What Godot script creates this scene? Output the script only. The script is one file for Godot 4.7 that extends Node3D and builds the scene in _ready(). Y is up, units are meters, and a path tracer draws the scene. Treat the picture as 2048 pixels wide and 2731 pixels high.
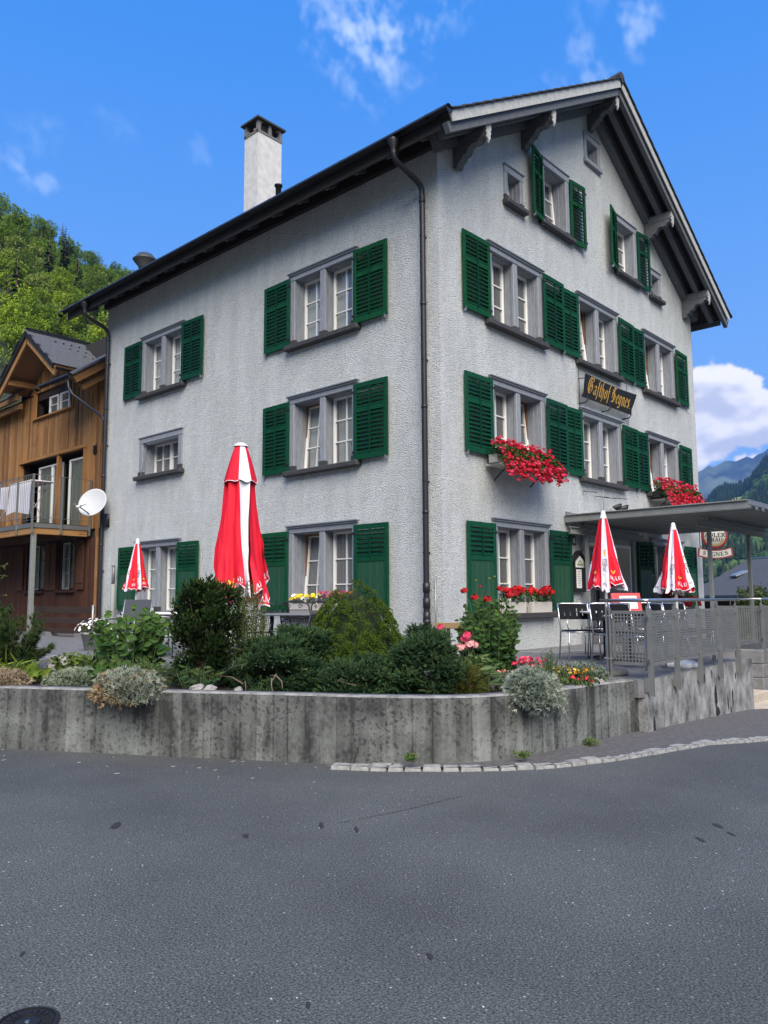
extends Node3D

var rng := RandomNumberGenerator.new()
var M := {}
var taken := {}
var tex_cache := {}
const FL := Transform3D(Basis(Vector3(1, 0, 0), Vector3(0, 1, 0), Vector3(0, 0, 1)), Vector3.ZERO)
const FR := Transform3D(Basis(Vector3(0, 0, -1), Vector3(0, 1, 0), Vector3(1, 0, 0)), Vector3.ZERO)


func _ready() -> void:
	rng.seed = 20240611
	make_camera()
	make_sky()
	make_materials()
	make_ground()
	make_hills()
	make_inn()
	make_chalet()
	make_neighbour()
	make_garden_wall()
	make_terrace()
	make_furniture()
	make_signs()
	make_plants()
	make_road_details()


func make_camera() -> void:
	var cam := Camera3D.new()
	cam.name = "camera"
	cam.fov = 65.998
	cam.near = 0.1
	cam.far = 9000.0
	var pitch := deg_to_rad(6.33593)
	var roll := deg_to_rad(-0.3077)
	var yaw := deg_to_rad(-42.35453)
	var fw := Vector3(sin(yaw) * cos(pitch), sin(pitch), -cos(yaw) * cos(pitch))
	var r := fw.cross(Vector3.UP).normalized()
	var u := r.cross(fw)
	var rr := r * cos(roll) + u * sin(roll)
	var uu := -r * sin(roll) + u * cos(roll)
	cam.transform = Transform3D(Basis(rr, uu, -fw), Vector3(8.0244, 0.93, 10.2278))
	add_child(cam)
	cam.current = true


func make_sky() -> void:
	var we := WorldEnvironment.new()
	we.name = "sky"
	var env := Environment.new()
	env.background_mode = Environment.BG_SKY
	env.tonemap_mode = Environment.TONE_MAPPER_LINEAR
	env.tonemap_exposure = 4.7
	env.background_energy_multiplier = 0.295
	env.sdfgi_enabled = true
	env.ssao_enabled = true
	env.ssil_enabled = true
	env.fog_enabled = true
	env.fog_density = 0.00011
	env.fog_light_color = Color(0.38, 0.62, 1.0)
	var sky := Sky.new()
	var pm := PanoramaSkyMaterial.new()
	pm.panorama = sky_texture()
	sky.sky_material = pm
	env.sky = sky
	we.environment = env
	add_child(we)
	var sun := DirectionalLight3D.new()
	sun.name = "sun"
	sun.light_color = Color(1.0, 0.95, 0.87)
	sun.light_energy = 0.5
	sun.light_angular_distance = 50.0
	sun.shadow_enabled = true
	var to := Vector3(0.68, 0.87, 0.56).normalized()
	sun.transform = Transform3D(Basis.looking_at(-to, Vector3.UP), Vector3(0, 30, 0))
	add_child(sun)


# the evening sky: blue air, a bank of cumulus low all round, thin shreds higher up
func sky_texture() -> Texture2D:
	var w := 3072
	var h := 1536
	var n1 := FastNoiseLite.new()
	n1.seed = 11
	n1.frequency = 0.13
	n1.fractal_octaves = 6
	n1.fractal_gain = 0.52
	var n2 := FastNoiseLite.new()
	n2.seed = 5
	n2.frequency = 0.022
	n2.fractal_octaves = 2
	var wisps := [[-42.0, 39.2, 5.5, 3.2, 0.85], [-45.5, 38.5, 4.0, 2.4, 0.6], [-43.4, 36.2, 3.2, 2.6, 0.75], [-40.6, 35.8, 2.4, 1.2, 0.4], [-67.2, 26.9, 1.6, 0.7, 0.95], [-69.4, 27.7, 1.6, 1.0, 0.7], [-66.8, 29.6, 2.2, 1.2, 0.25], [-56.4, 30.2, 1.6, 1.0, 0.3], [-62.0, 31.0, 2.0, 1.2, 0.22],
		[-23.0, 36.8, 1.5, 2.2, 1.0], [-26.5, 38.2, 1.6, 1.2, 0.3], [-27.2, 35.6, 1.0, 1.2, 0.6], [-26.0, 33.6, 1.8, 1.2, 0.7], [-28.6, 33.9, 1.8, 1.0, 0.5],
		[20.0, 36.0, 8.0, 4.0, 0.6], [65.0, 30.0, 9.0, 5.0, 0.7], [110.0, 42.0, 10.0, 6.0, 0.6], [150.0, 28.0, 9.0, 4.0, 0.7], [-160.0, 38.0, 10.0, 6.0, 0.6], [-115.0, 30.0, 8.0, 4.0, 0.7]]
	var data := PackedByteArray()
	data.resize(w * h * 3)
	for y in h:
		var el := 90.0 - (y + 0.5) / h * 180.0
		var base := Vector3(0.012, 0.190, 0.65)
		if el < 0.0:
			base = Vector3(0.30, 0.36, 0.42)
		else:
			var t := pow(1.0 - minf(el, 75.0) / 90.0, 4.2)
			base = Vector3(0.011, 0.186, 0.65).lerp(Vector3(0.36, 0.62, 0.93), t)
		var busy := el > 0.0 and el < 24.0
		for x in w:
			var az := wrapf((x + 0.5) / w * 360.0, -180.0, 180.0)
			var c := base
			if busy:
				var ca := deg_to_rad(az)
				var px := sin(ca) * 57.3
				var pz := cos(ca) * 57.3
				var dd := n1.get_noise_3d(px, el * 1.7, pz)
				var band := clampf((17.5 - el) / 7.0, -1.2, 1.0)
				var dens := dd * 1.7 + n2.get_noise_3d(px, el * 2.0, pz) * 0.4 + band * 0.5 - 0.08 - maxf(0.0, el - 14.5) * 0.22
				if dens > 0.0:
					var a := smoothstep(0.0, 0.07, dens)
					var up := n1.get_noise_3d(px + 0.3, el * 1.7 + 1.5, pz + 0.3)
					var lit := clampf(0.70 + (dd - up) * 3.2 + (0.25 - dens) * 0.45, 0.0, 1.0)
					var cc := Vector3(0.60, 0.63, 0.70).lerp(Vector3(1.0, 0.975, 0.95), lit)
					if el < 10.0:
						cc = cc.lerp(Vector3(0.92, 0.84, 0.78), (10.0 - el) / 18.0)
					c = c.lerp(cc, a)
			elif el > 18.0 and el < 48.0:
				for q in wisps:
					var ex: float = (az - q[0]) / q[2]
					var ey: float = (el - q[1]) / q[3]
					var r2 := ex * ex + ey * ey
					if r2 < 2.6:
						var nn := n1.get_noise_3d(az * 3.2 + el * 1.2, el * 3.5, 7.0) * 1.1 + 0.4 * n1.get_noise_3d(az * 11.0, el * 10.0, 3.0)
						var a2: float = clampf((nn + 0.44 - r2 * 0.38) * 1.15, 0.0, 1.0) * clampf(1.3 - r2 * 0.62, 0.0, 1.0) * 0.36 * q[4]
						c = c.lerp(Vector3(0.72, 0.84, 0.98), a2)
			var i := (y * w + x) * 3
			var sr := Color(c.x, c.y, c.z).linear_to_srgb()
			data[i] = int(clampf(sr.r, 0, 1) * 255.0)
			data[i + 1] = int(clampf(sr.g, 0, 1) * 255.0)
			data[i + 2] = int(clampf(sr.b, 0, 1) * 255.0)
	return ImageTexture.create_from_image(Image.create_from_data(w, h, false, Image.FORMAT_RGB8, data))


# ---------------------------------------------------------------- helpers
func rnd(a: float, b: float) -> float:
	return rng.randf_range(a, b)


func V(x: float, y: float, z: float) -> Vector3:
	return Vector3(x, y, z)


func numbered(called: String, parent: Node) -> String:
	var key := str(parent.get_instance_id()) + called
	var n: int = taken.get(key, 0)
	taken[key] = n + 1
	return called if n == 0 else "%s_%03d" % [called, n]


func new_st(smooth := false) -> SurfaceTool:
	var st := SurfaceTool.new()
	st.begin(Mesh.PRIMITIVE_TRIANGLES)
	st.set_smooth_group(0 if smooth else -1)
	return st


func mesh_of(st: SurfaceTool) -> ArrayMesh:
	st.generate_normals()
	return st.commit()


func put(called: String, what, m: Material, parent: Node = self, xf := Transform3D()) -> MeshInstance3D:
	var o := MeshInstance3D.new()
	o.name = numbered(called, parent)
	o.mesh = mesh_of(what) if what is SurfaceTool else what
	o.material_override = m
	o.transform = xf
	parent.add_child(o, true)
	return o


func putc(called: String, mm: MultiMesh, m: Material, parent: Node = self, xf := Transform3D()) -> MultiMeshInstance3D:
	var o := MultiMeshInstance3D.new()
	o.name = numbered(called, parent)
	o.multimesh = mm
	o.material_override = m
	o.transform = xf
	parent.add_child(o, true)
	return o


func tag(o: Node, label: String, category: String, group := "") -> Node:
	o.set_meta("label", label)
	o.set_meta("category", category)
	if group != "":
		o.set_meta("group", group)
	return o


func thing(called: String, label: String, category: String, at := Vector3.ZERO, turn := 0.0, group := "") -> Node3D:
	var o := Node3D.new()
	o.name = numbered(called, self)
	add_child(o, true)
	o.transform = Transform3D(Basis(Vector3.UP, turn), at)
	tag(o, label, category, group)
	return o


func dup(src: Node3D, at: Vector3, turn: float, label := "", size := 1.0) -> Node3D:
	var o: Node3D = src.duplicate()
	var stem := String(src.name)
	if src.has_meta("stem"):
		stem = src.get_meta("stem")
	o.name = numbered(stem, self)
	add_child(o, true)
	o.transform = Transform3D(Basis(Vector3.UP, turn).scaled(Vector3.ONE * size), at)
	if label != "":
		o.set_meta("label", label)
	return o


func setting(o: Node) -> Node:
	o.set_meta("kind", "structure")
	return o


func stuff(o: Node) -> Node:
	o.set_meta("kind", "stuff")
	return o


func tri(st: SurfaceTool, a: Vector3, b: Vector3, c: Vector3) -> void:
	st.add_vertex(a)
	st.add_vertex(b)
	st.add_vertex(c)


# corners anticlockwise as seen from the front
func quad(st: SurfaceTool, a: Vector3, b: Vector3, c: Vector3, d: Vector3) -> void:
	tri(st, a, c, b)
	tri(st, a, d, c)


func quv(st: SurfaceTool, p: Array, uv: Array) -> void:
	for k in [0, 2, 1, 0, 3, 2]:
		st.set_uv(uv[k])
		st.add_vertex(p[k])


func bx(st: SurfaceTool, c: Vector3, s: Vector3, b := Basis()) -> void:
	var x := b.x * s.x * 0.5
	var y := b.y * s.y * 0.5
	var z := b.z * s.z * 0.5
	quad(st, c - x - y + z, c + x - y + z, c + x + y + z, c - x + y + z)
	quad(st, c + x - y - z, c - x - y - z, c - x + y - z, c + x + y - z)
	quad(st, c + x - y + z, c + x - y - z, c + x + y - z, c + x + y + z)
	quad(st, c - x - y - z, c - x - y + z, c - x + y + z, c - x + y - z)
	quad(st, c - x + y + z, c + x + y + z, c + x + y - z, c - x + y - z)
	quad(st, c - x - y - z, c + x - y - z, c + x - y + z, c - x - y + z)


# box with chamfered edges
func cbx(st: SurfaceTool, c: Vector3, s: Vector3, ch := 0.006, b := Basis()) -> void:
	var h := s * 0.5
	var k := minf(ch, minf(h.x, minf(h.y, h.z)) * 0.9)
	var ax := [b.x, b.y, b.z]
	var hh := [h.x, h.y, h.z]
	for a in 3:
		var u := (a + 1) % 3
		var v := (a + 2) % 3
		for sg in [-1.0, 1.0]:
			var o: Vector3 = c + ax[a] * hh[a] * sg
			var pu: Vector3 = ax[u] * (hh[u] - k)
			var pv: Vector3 = ax[v] * (hh[v] - k)
			if sg > 0:
				quad(st, o - pu - pv, o + pu - pv, o + pu + pv, o - pu + pv)
			else:
				quad(st, o - pv - pu, o + pv - pu, o + pv + pu, o - pv + pu)
	for a in 3:
		var u := (a + 1) % 3
		var v := (a + 2) % 3
		var la: Vector3 = ax[a] * (hh[a] - k)
		for su in [-1.0, 1.0]:
			for sv in [-1.0, 1.0]:
				var p: Vector3 = c + ax[u] * hh[u] * su + ax[v] * (hh[v] - k) * sv
				var q: Vector3 = c + ax[u] * (hh[u] - k) * su + ax[v] * hh[v] * sv
				if su * sv > 0:
					quad(st, p - la, q - la, q + la, p + la)
				else:
					quad(st, q - la, p - la, p + la, q + la)
	for sx in [-1.0, 1.0]:
		for sy in [-1.0, 1.0]:
			for sz in [-1.0, 1.0]:
				var e: Vector3 = c + b.x * (h.x - k) * sx + b.y * (h.y - k) * sy + b.z * (h.z - k) * sz
				var p0: Vector3 = e + b.x * k * sx
				var p1: Vector3 = e + b.y * k * sy
				var p2: Vector3 = e + b.z * k * sz
				if sx * sy * sz > 0:
					tri(st, p0, p2, p1)
				else:
					tri(st, p0, p1, p2)


# a beam of section w (sideways) x h (up) from a to b
func bar(st: SurfaceTool, a: Vector3, b: Vector3, w: float, h: float, up := Vector3.UP, ch := 0.0) -> void:
	var f := (b - a).normalized()
	var r := f.cross(up).normalized()
	if r.length() < 0.5:
		r = f.cross(Vector3(1, 0, 0.2)).normalized()
	var u := r.cross(f)
	var bb := Basis(r, u, -f)
	if ch > 0.0:
		cbx(st, (a + b) * 0.5, Vector3(w, h, (b - a).length()), ch, bb)
	else:
		bx(st, (a + b) * 0.5, Vector3(w, h, (b - a).length()), bb)


func tube(st: SurfaceTool, pts: Array, rad, n := 8, caps := true, from := 0.0, to := TAU) -> void:
	var rings := []
	var f0: Vector3 = (pts[1] - pts[0]).normalized()
	var nrm := f0.cross(Vector3.UP)
	if nrm.length() < 0.05:
		nrm = f0.cross(Vector3(1, 0, 0))
	nrm = nrm.normalized()
	var whole := absf(to - from - TAU) < 0.001
	for i in pts.size():
		var f: Vector3
		if i == 0:
			f = f0
		elif i == pts.size() - 1:
			f = (pts[i] - pts[i - 1]).normalized()
		else:
			f = ((pts[i + 1] - pts[i]).normalized() + (pts[i] - pts[i - 1]).normalized()).normalized()
		nrm = (nrm - f * nrm.dot(f)).normalized()
		var bi := f.cross(nrm)
		var r: float = rad[i] if rad is Array else rad
		var ring := []
		for k in n + (0 if whole else 1):
			var a := from + (to - from) * k / n
			ring.append(pts[i] + (nrm * cos(a) + bi * sin(a)) * r)
		rings.append(ring)
	for i in pts.size() - 1:
		for k in n:
			var k2: int = (k + 1) % n if whole else k + 1
			quad(st, rings[i][k], rings[i][k2], rings[i + 1][k2], rings[i + 1][k])
	if caps and whole:
		for e in [0, pts.size() - 1]:
			for k in n:
				if e == 0:
					tri(st, pts[e], rings[e][k], rings[e][(k + 1) % n])
				else:
					tri(st, pts[e], rings[e][(k + 1) % n], rings[e][k])


func lathe(st: SurfaceTool, prof: Array, n := 16, xf := Transform3D()) -> void:
	for i in prof.size() - 1:
		var p: Vector2 = prof[i]
		var q: Vector2 = prof[i + 1]
		for k in n:
			var a := TAU * k / n
			var b := TAU * (k + 1) / n
			var p0 := xf * Vector3(cos(a) * p.x, p.y, -sin(a) * p.x)
			var p1 := xf * Vector3(cos(b) * p.x, p.y, -sin(b) * p.x)
			var q0 := xf * Vector3(cos(a) * q.x, q.y, -sin(a) * q.x)
			var q1 := xf * Vector3(cos(b) * q.x, q.y, -sin(b) * q.x)
			if p.x > 0.0001:
				tri(st, p0, q1, p1)
			if q.x > 0.0001:
				tri(st, p0, q0, q1)


# a flat outline in the xy plane of xf, thickened by depth along its z
func prism(st: SurfaceTool, poly: PackedVector2Array, xf: Transform3D, depth: float) -> void:
	var pg := poly.duplicate()
	if Geometry2D.is_polygon_clockwise(pg):
		pg.reverse()
	var ix := Geometry2D.triangulate_polygon(pg)
	for i in range(0, ix.size(), 3):
		var a := pg[ix[i]]
		var b := pg[ix[i + 1]]
		var c := pg[ix[i + 2]]
		if (b - a).cross(c - a) < 0:
			var t := b
			b = c
			c = t
		tri(st, xf * V(a.x, a.y, depth), xf * V(c.x, c.y, depth), xf * V(b.x, b.y, depth))
		tri(st, xf * V(a.x, a.y, 0), xf * V(b.x, b.y, 0), xf * V(c.x, c.y, 0))
	for i in pg.size():
		var a := pg[i]
		var b := pg[(i + 1) % pg.size()]
		quad(st, xf * V(a.x, a.y, 0), xf * V(b.x, b.y, 0), xf * V(b.x, b.y, depth), xf * V(a.x, a.y, depth))


func text_mesh(t: String, size: float, serif := true, bold := true, depth := 0.004) -> TextMesh:
	var f := SystemFont.new()
	f.font_names = PackedStringArray(["Droid Serif" if serif else "Droid Sans"])
	f.font_weight = 700 if bold else 400
	var tm := TextMesh.new()
	tm.text = t
	tm.font = f
	tm.font_size = 64
	tm.pixel_size = size / 64.0
	tm.depth = depth
	tm.curve_step = 2.0
	return tm


# ---------------------------------------------------------------- materials
func mat(called: String, c: Vector3, rough := 0.8, metal := 0.0) -> StandardMaterial3D:
	var m := StandardMaterial3D.new()
	m.resource_name = called
	m.albedo_color = Color(c.x, c.y, c.z).linear_to_srgb()
	m.roughness = rough
	m.metallic = metal
	M[called] = m
	return m


func noise_img(seed_: int, size: int, freq: float, oct := 4, kind := FastNoiseLite.TYPE_SIMPLEX_SMOOTH, ridged := false) -> PackedByteArray:
	var n := FastNoiseLite.new()
	n.seed = seed_
	n.noise_type = kind
	n.frequency = freq
	n.fractal_octaves = oct
	if oct == 1:
		n.fractal_type = FastNoiseLite.FRACTAL_NONE
	elif ridged:
		n.fractal_type = FastNoiseLite.FRACTAL_RIDGED
	# made to tile: the far edge is laid over the near one, its contrast kept
	var sk := size / 8
	var big := size + sk
	var im := n.get_image(big, big)
	im.convert(Image.FORMAT_L8)
	var src := im.get_data()
	for y in big:
		for x in sk:
			var w := smoothstep(0.0, 1.0, x / float(sk))
			var v := (src[y * big + x] - 128.0) * w + (src[y * big + x + size] - 128.0) * (1.0 - w)
			src[y * big + x] = int(clampf(128.0 + v / sqrt(w * w + (1.0 - w) * (1.0 - w)), 0, 255))
	for y in sk:
		var w := smoothstep(0.0, 1.0, y / float(sk))
		var k := 1.0 / sqrt(w * w + (1.0 - w) * (1.0 - w))
		for x in size:
			var v := (src[y * big + x] - 128.0) * w + (src[(y + size) * big + x] - 128.0) * (1.0 - w)
			src[y * big + x] = int(clampf(128.0 + v * k, 0, 255))
	var out := PackedByteArray()
	for y in size:
		out.append_array(src.slice(y * big, y * big + size))
	return out


func tex_l(data: PackedByteArray, size: int) -> ImageTexture:
	return ImageTexture.create_from_image(Image.create_from_data(size, size, false, Image.FORMAT_L8, data))


# a colour texture: base colours lo..hi chosen by a mix of noises (bytes), in linear light
func tex_mix(size: int, lo: Vector3, hi: Vector3, layers: Array, gain := 1.0) -> ImageTexture:
	var lut := PackedByteArray()
	lut.resize(768)
	for i in 256:
		var t := clampf((i / 255.0 - 0.5) * gain + 0.5, 0, 1)
		var c := lo.lerp(hi, t)
		var s := Color(c.x, c.y, c.z).linear_to_srgb()
		lut[i * 3] = int(s.r * 255)
		lut[i * 3 + 1] = int(s.g * 255)
		lut[i * 3 + 2] = int(s.b * 255)
	var out := PackedByteArray()
	out.resize(size * size * 3)
	var a: PackedByteArray = layers[0][0]
	var wa: float = layers[0][1]
	var b: PackedByteArray = layers[1][0] if layers.size() > 1 else a
	var wb: float = layers[1][1] if layers.size() > 1 else 0.0
	for i in size * size:
		var k := int(a[i] * wa + b[i] * wb) * 3
		out[i * 3] = lut[k]
		out[i * 3 + 1] = lut[k + 1]
		out[i * 3 + 2] = lut[k + 2]
	return ImageTexture.create_from_image(Image.create_from_data(size, size, false, Image.FORMAT_RGB8, out))


func tri_map(m: StandardMaterial3D, per_metre: float, world := true, aspect := Vector3.ONE) -> StandardMaterial3D:
	m.uv1_triplanar = true
	m.uv1_world_triplanar = world
	m.uv1_scale = aspect * per_metre
	m.uv1_triplanar_sharpness = 4.0
	return m


func relief(m: StandardMaterial3D, t: Texture2D, cm: float) -> StandardMaterial3D:
	m.heightmap_enabled = true
	m.heightmap_texture = t
	m.heightmap_scale = cm
	return m


func make_materials() -> void:
	var m: StandardMaterial3D
	# roughcast plaster
	var worm := noise_img(3, 1024, 0.034, 3, FastNoiseLite.TYPE_SIMPLEX_SMOOTH, true)
	var grain := noise_img(4, 1024, 0.09, 3)
	var broad := noise_img(5, 1024, 0.006, 3)
	var plaster_h := PackedByteArray()
	plaster_h.resize(1024 * 1024)
	for i in 1024 * 1024:
		plaster_h[i] = int(clampf(worm[i] * 0.72 + grain[i] * 0.28, 0, 255))
	m = mat("plaster", V(1, 1, 1), 0.95)
	m.albedo_texture = tex_mix(1024, V(0.41, 0.445, 0.455), V(0.89, 0.94, 0.945), [[plaster_h, 0.95], [broad, 0.05]], 1.9)
	relief(tri_map(m, 0.66), tex_l(plaster_h, 1024), 4.6)
	# rain streaks and grime, stretched downwards
	m.detail_enabled = true
	m.detail_blend_mode = BaseMaterial3D.BLEND_MODE_MUL
	m.detail_albedo = tex_mix(512, V(0.90, 0.90, 0.895), V(1, 1, 1), [[noise_img(28, 512, 0.012, 5), 1.0]], 2.2)
	m.detail_uv_layer = BaseMaterial3D.DETAIL_UV_2
	m.uv2_triplanar = true
	m.uv2_world_triplanar = true
	m.uv2_scale = V(0.30, 0.06, 0.30)
	var soft := noise_img(8, 512, 0.012, 4)
	var fine := noise_img(9, 512, 0.15, 2)
	m = mat("chimney_render", V(1, 1, 1), 0.9)
	m.albedo_texture = tex_mix(512, V(0.50, 0.51, 0.51), V(0.68, 0.69, 0.685), [[soft, 0.8], [fine, 0.2]], 1.2)
	relief(tri_map(m, 0.7), tex_l(fine, 512), 0.3)
	# painted stone and wood
	var streak := noise_img(12, 512, 0.02, 4)
	m = mat("grey_trim", V(1, 1, 1), 0.62)
	m.albedo_texture = tex_mix(512, V(0.20, 0.22, 0.25), V(0.30, 0.325, 0.365), [[streak, 0.7], [fine, 0.3]], 1.3)
	tri_map(m, 1.0, true, V(1.5, 0.35, 1.5))
	m = mat("sill_stone", V(1, 1, 1), 0.7)
	m.albedo_texture = tex_mix(512, V(0.03, 0.03, 0.032), V(0.066, 0.064, 0.066), [[soft, 0.5], [fine, 0.5]], 1.4)
	tri_map(m, 1.3)
	mat("white_paint", V(0.78, 0.78, 0.76), 0.45)
	m = mat("shutter_green", V(1, 1, 1), 0.6)
	m.metallic_specular = 0.16
	m.albedo_texture = tex_mix(512, V(0.005, 0.050, 0.027), V(0.012, 0.084, 0.046), [[streak, 0.7], [fine, 0.3]], 1.4)
	tri_map(m, 1.0, true, V(2.4, 0.4, 2.4))
	m = mat("slat_green", V(1, 1, 1), 0.6)
	m.metallic_specular = 0.16
	m.albedo_texture = tex_mix(512, V(0.003, 0.032, 0.018), V(0.007, 0.056, 0.032), [[streak, 0.7], [fine, 0.3]], 1.4)
	tri_map(m, 1.0, true, V(0.6, 2.4, 0.6))
	for k in 4:
		for q in ["shutter_green", "slat_green"]:
			var f: StandardMaterial3D = M[q].duplicate()
			f.albedo_color = [Color(1, 1, 1), Color(0.90, 0.95, 0.92), Color(1.0, 1.0, 0.90), Color(0.96, 0.92, 0.98)][k]
			f.uv1_offset = V(k * 0.31, k * 0.17, k * 0.23)
			M["%s_%d" % [q, k]] = f
	m = mat("panel_green", V(1, 1, 1), 0.55)
	m.albedo_texture = tex_mix(512, V(0.006, 0.045, 0.023), V(0.018, 0.086, 0.044), [[noise_img(15, 512, 0.02, 5), 0.75], [fine, 0.25]], 1.7)
	tri_map(m, 1.0, true, V(4.0, 0.35, 4.0))
	mat("dark_metal", V(0.026, 0.026, 0.030), 0.42, 0.3)
	mat("iron_black", V(0.012, 0.012, 0.013), 0.5)
	mat("zinc", V(0.30, 0.32, 0.34), 0.45, 0.7)
	mat("steel", V(0.55, 0.56, 0.57), 0.28, 0.95)
	m = mat("rail_grey", V(1, 1, 1), 0.5, 0.25)
	m.albedo_texture = tex_mix(512, V(0.15, 0.16, 0.16), V(0.21, 0.22, 0.22), [[soft, 0.6], [fine, 0.4]], 1.2)
	tri_map(m, 0.8)
	m = mat("canopy_grey", V(1, 1, 1), 0.5, 0.1)
	m.albedo_texture = tex_mix(512, V(0.19, 0.21, 0.207), V(0.26, 0.28, 0.276), [[soft, 0.6], [fine, 0.4]], 1.2)
	tri_map(m, 0.8)
	m = mat("beam_grey", V(1, 1, 1), 0.75)
	m.albedo_texture = tex_mix(512, V(0.085, 0.095, 0.105), V(0.14, 0.152, 0.165), [[streak, 0.7], [fine, 0.3]], 1.4)
	tri_map(m, 1.0, true, V(1, 1, 1))
	m = mat("barge_pale", V(1, 1, 1), 0.75)
	m.albedo_texture = tex_mix(512, V(0.34, 0.355, 0.345), V(0.52, 0.535, 0.52), [[soft, 0.6], [fine, 0.4]], 1.4)
	tri_map(m, 1.2)
	m = mat("soffit_dark", V(1, 1, 1), 0.85)
	m.albedo_texture = tex_mix(512, V(0.016, 0.014, 0.013), V(0.038, 0.030, 0.028), [[streak, 0.7], [fine, 0.3]], 1.3)
	tri_map(m, 1.0)
	m = mat("roof_tile", V(1, 1, 1), 0.75)
	m.albedo_texture = tex_mix(512, V(0.022, 0.021, 0.021), V(0.06, 0.055, 0.052), [[soft, 0.5], [fine, 0.5]], 1.4)
	tri_map(m, 1.5)
	var gl := mat("glass", V(0.9, 0.95, 0.97), 0.03)
	gl.transparency = BaseMaterial3D.TRANSPARENCY_ALPHA
	gl.albedo_color.a = 0.06
	gl.metallic_specular = 0.5
	mat("curtain", V(0.27, 0.32, 0.32), 0.9).backlight_enabled = true
	M["curtain"].backlight = Color(0.12, 0.14, 0.14)
	mat("curtain_grey", V(0.07, 0.075, 0.085), 0.9)
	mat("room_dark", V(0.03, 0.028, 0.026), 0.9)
	mat("wood_inner", V(0.20, 0.10, 0.045), 0.6)
	# concrete
	m = mat("concrete", V(1, 1, 1), 0.9)
	m.albedo_texture = tex_mix(512, V(0.13, 0.135, 0.14), V(0.25, 0.255, 0.255), [[soft, 0.55], [fine, 0.45]], 1.5)
	relief(tri_map(m, 0.7), tex_l(fine, 512), 0.25)
	m = mat("paving", V(1, 1, 1), 0.85)
	m.albedo_texture = tex_mix(512, V(0.105, 0.108, 0.115), V(0.185, 0.19, 0.2), [[soft, 0.6], [fine, 0.4]], 1.4)
	relief(tri_map(m, 0.6), tex_l(fine, 512), 0.2)
	m = mat("sandstone", V(1, 1, 1), 0.9)
	m.albedo_texture = tex_mix(512, V(0.36, 0.31, 0.245), V(0.55, 0.49, 0.40), [[soft, 0.6], [fine, 0.4]], 1.3)
	relief(tri_map(m, 0.8), tex_l(fine, 512), 0.3)
	m = mat("granite", V(1, 1, 1), 0.85)
	m.albedo_texture = tex_mix(512, V(0.16, 0.165, 0.16), V(0.50, 0.50, 0.48), [[soft, 0.45], [fine, 0.55]], 1.7)
	relief(tri_map(m, 2.2), tex_l(fine, 512), 0.5)
	m = mat("rock", V(1, 1, 1), 0.9)
	m.albedo_texture = tex_mix(512, V(0.16, 0.155, 0.15), V(0.42, 0.40, 0.37), [[soft, 0.6], [fine, 0.4]], 1.6)
	relief(tri_map(m, 1.6), tex_l(soft, 512), 1.5)
	m = mat("soil", V(1, 1, 1), 1.0)
	m.albedo_texture = tex_mix(512, V(0.02, 0.016, 0.012), V(0.07, 0.056, 0.042), [[fine, 0.6], [soft, 0.4]], 1.7)
	relief(tri_map(m, 1.5), tex_l(fine, 512), 2.0)
	# asphalt
	var as1 := noise_img(21, 1024, 0.16, 2)
	var as2 := noise_img(22, 1024, 0.23, 1)
	var as_h := PackedByteArray()
	as_h.resize(1024 * 1024)
	for i in 1024 * 1024:
		as_h[i] = (as1[i] + as2[i]) / 2
	m = mat("asphalt", V(1, 1, 1), 0.78)
	m.albedo_texture = asphalt_texture(as1)
	m.metallic_specular = 0.5
	relief(tri_map(m, 0.40), tex_l(as_h, 1024), 0.4)
	m.detail_enabled = true
	m.detail_blend_mode = BaseMaterial3D.BLEND_MODE_MUL
	m.detail_albedo = tex_mix(512, V(0.70, 0.70, 0.71), V(1, 1, 1), [[noise_img(24, 512, 0.009, 5), 0.8], [noise_img(25, 512, 0.05, 3), 0.2]], 2.0)
	m.detail_uv_layer = BaseMaterial3D.DETAIL_UV_2
	m.uv2_triplanar = true
	m.uv2_world_triplanar = true
	m.uv2_scale = Vector3.ONE * 0.07
	m = mat("asphalt_old", V(1, 1, 1), 0.9)
	m.albedo_texture = tex_mix(1024, V(0.045, 0.044, 0.046), V(0.155, 0.152, 0.155), [[as1, 0.65], [noise_img(26, 1024, 0.02, 4), 0.35]], 1.6)
	relief(tri_map(m, 0.5), tex_l(as_h, 1024), 1.0)
	mat("tar", V(0.026, 0.026, 0.028), 0.7)
	# wood of the chalet
	var wood := wood_texture(31, V(0.215, 0.105, 0.034), V(0.50, 0.295, 0.112))
	for k in 6:
		m = mat("larch_%d" % k, [V(0.95, 0.92, 0.9), V(0.76, 0.72, 0.68), V(0.92, 0.80, 0.68), V(0.62, 0.57, 0.54), V(0.70, 0.57, 0.46), V(0.48, 0.41, 0.37)][k], 0.75)
		m.albedo_texture = wood
		m.uv1_offset = V(k * 0.27, k * 0.31, 0)
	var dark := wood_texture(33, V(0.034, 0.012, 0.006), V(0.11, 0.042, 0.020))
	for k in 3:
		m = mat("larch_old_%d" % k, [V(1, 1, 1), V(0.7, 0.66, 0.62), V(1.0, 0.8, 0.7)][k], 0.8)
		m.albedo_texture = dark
	m = mat("beam_wood", V(1, 1, 1), 0.75)
	m.albedo_texture = wood_texture(35, V(0.20, 0.10, 0.045), V(0.36, 0.20, 0.10))
	mat("brown_paint", V(0.035, 0.020, 0.014), 0.7)
	m = mat("slate", V(1, 1, 1), 0.8)
	m.albedo_texture = tex_mix(512, V(0.05, 0.054, 0.06), V(0.11, 0.115, 0.125), [[soft, 0.5], [fine, 0.5]], 1.4)
	tri_map(m, 1.2)
	# cloth, plastic
	mat("cloth_white", V(0.74, 0.74, 0.80), 0.85)
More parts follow.
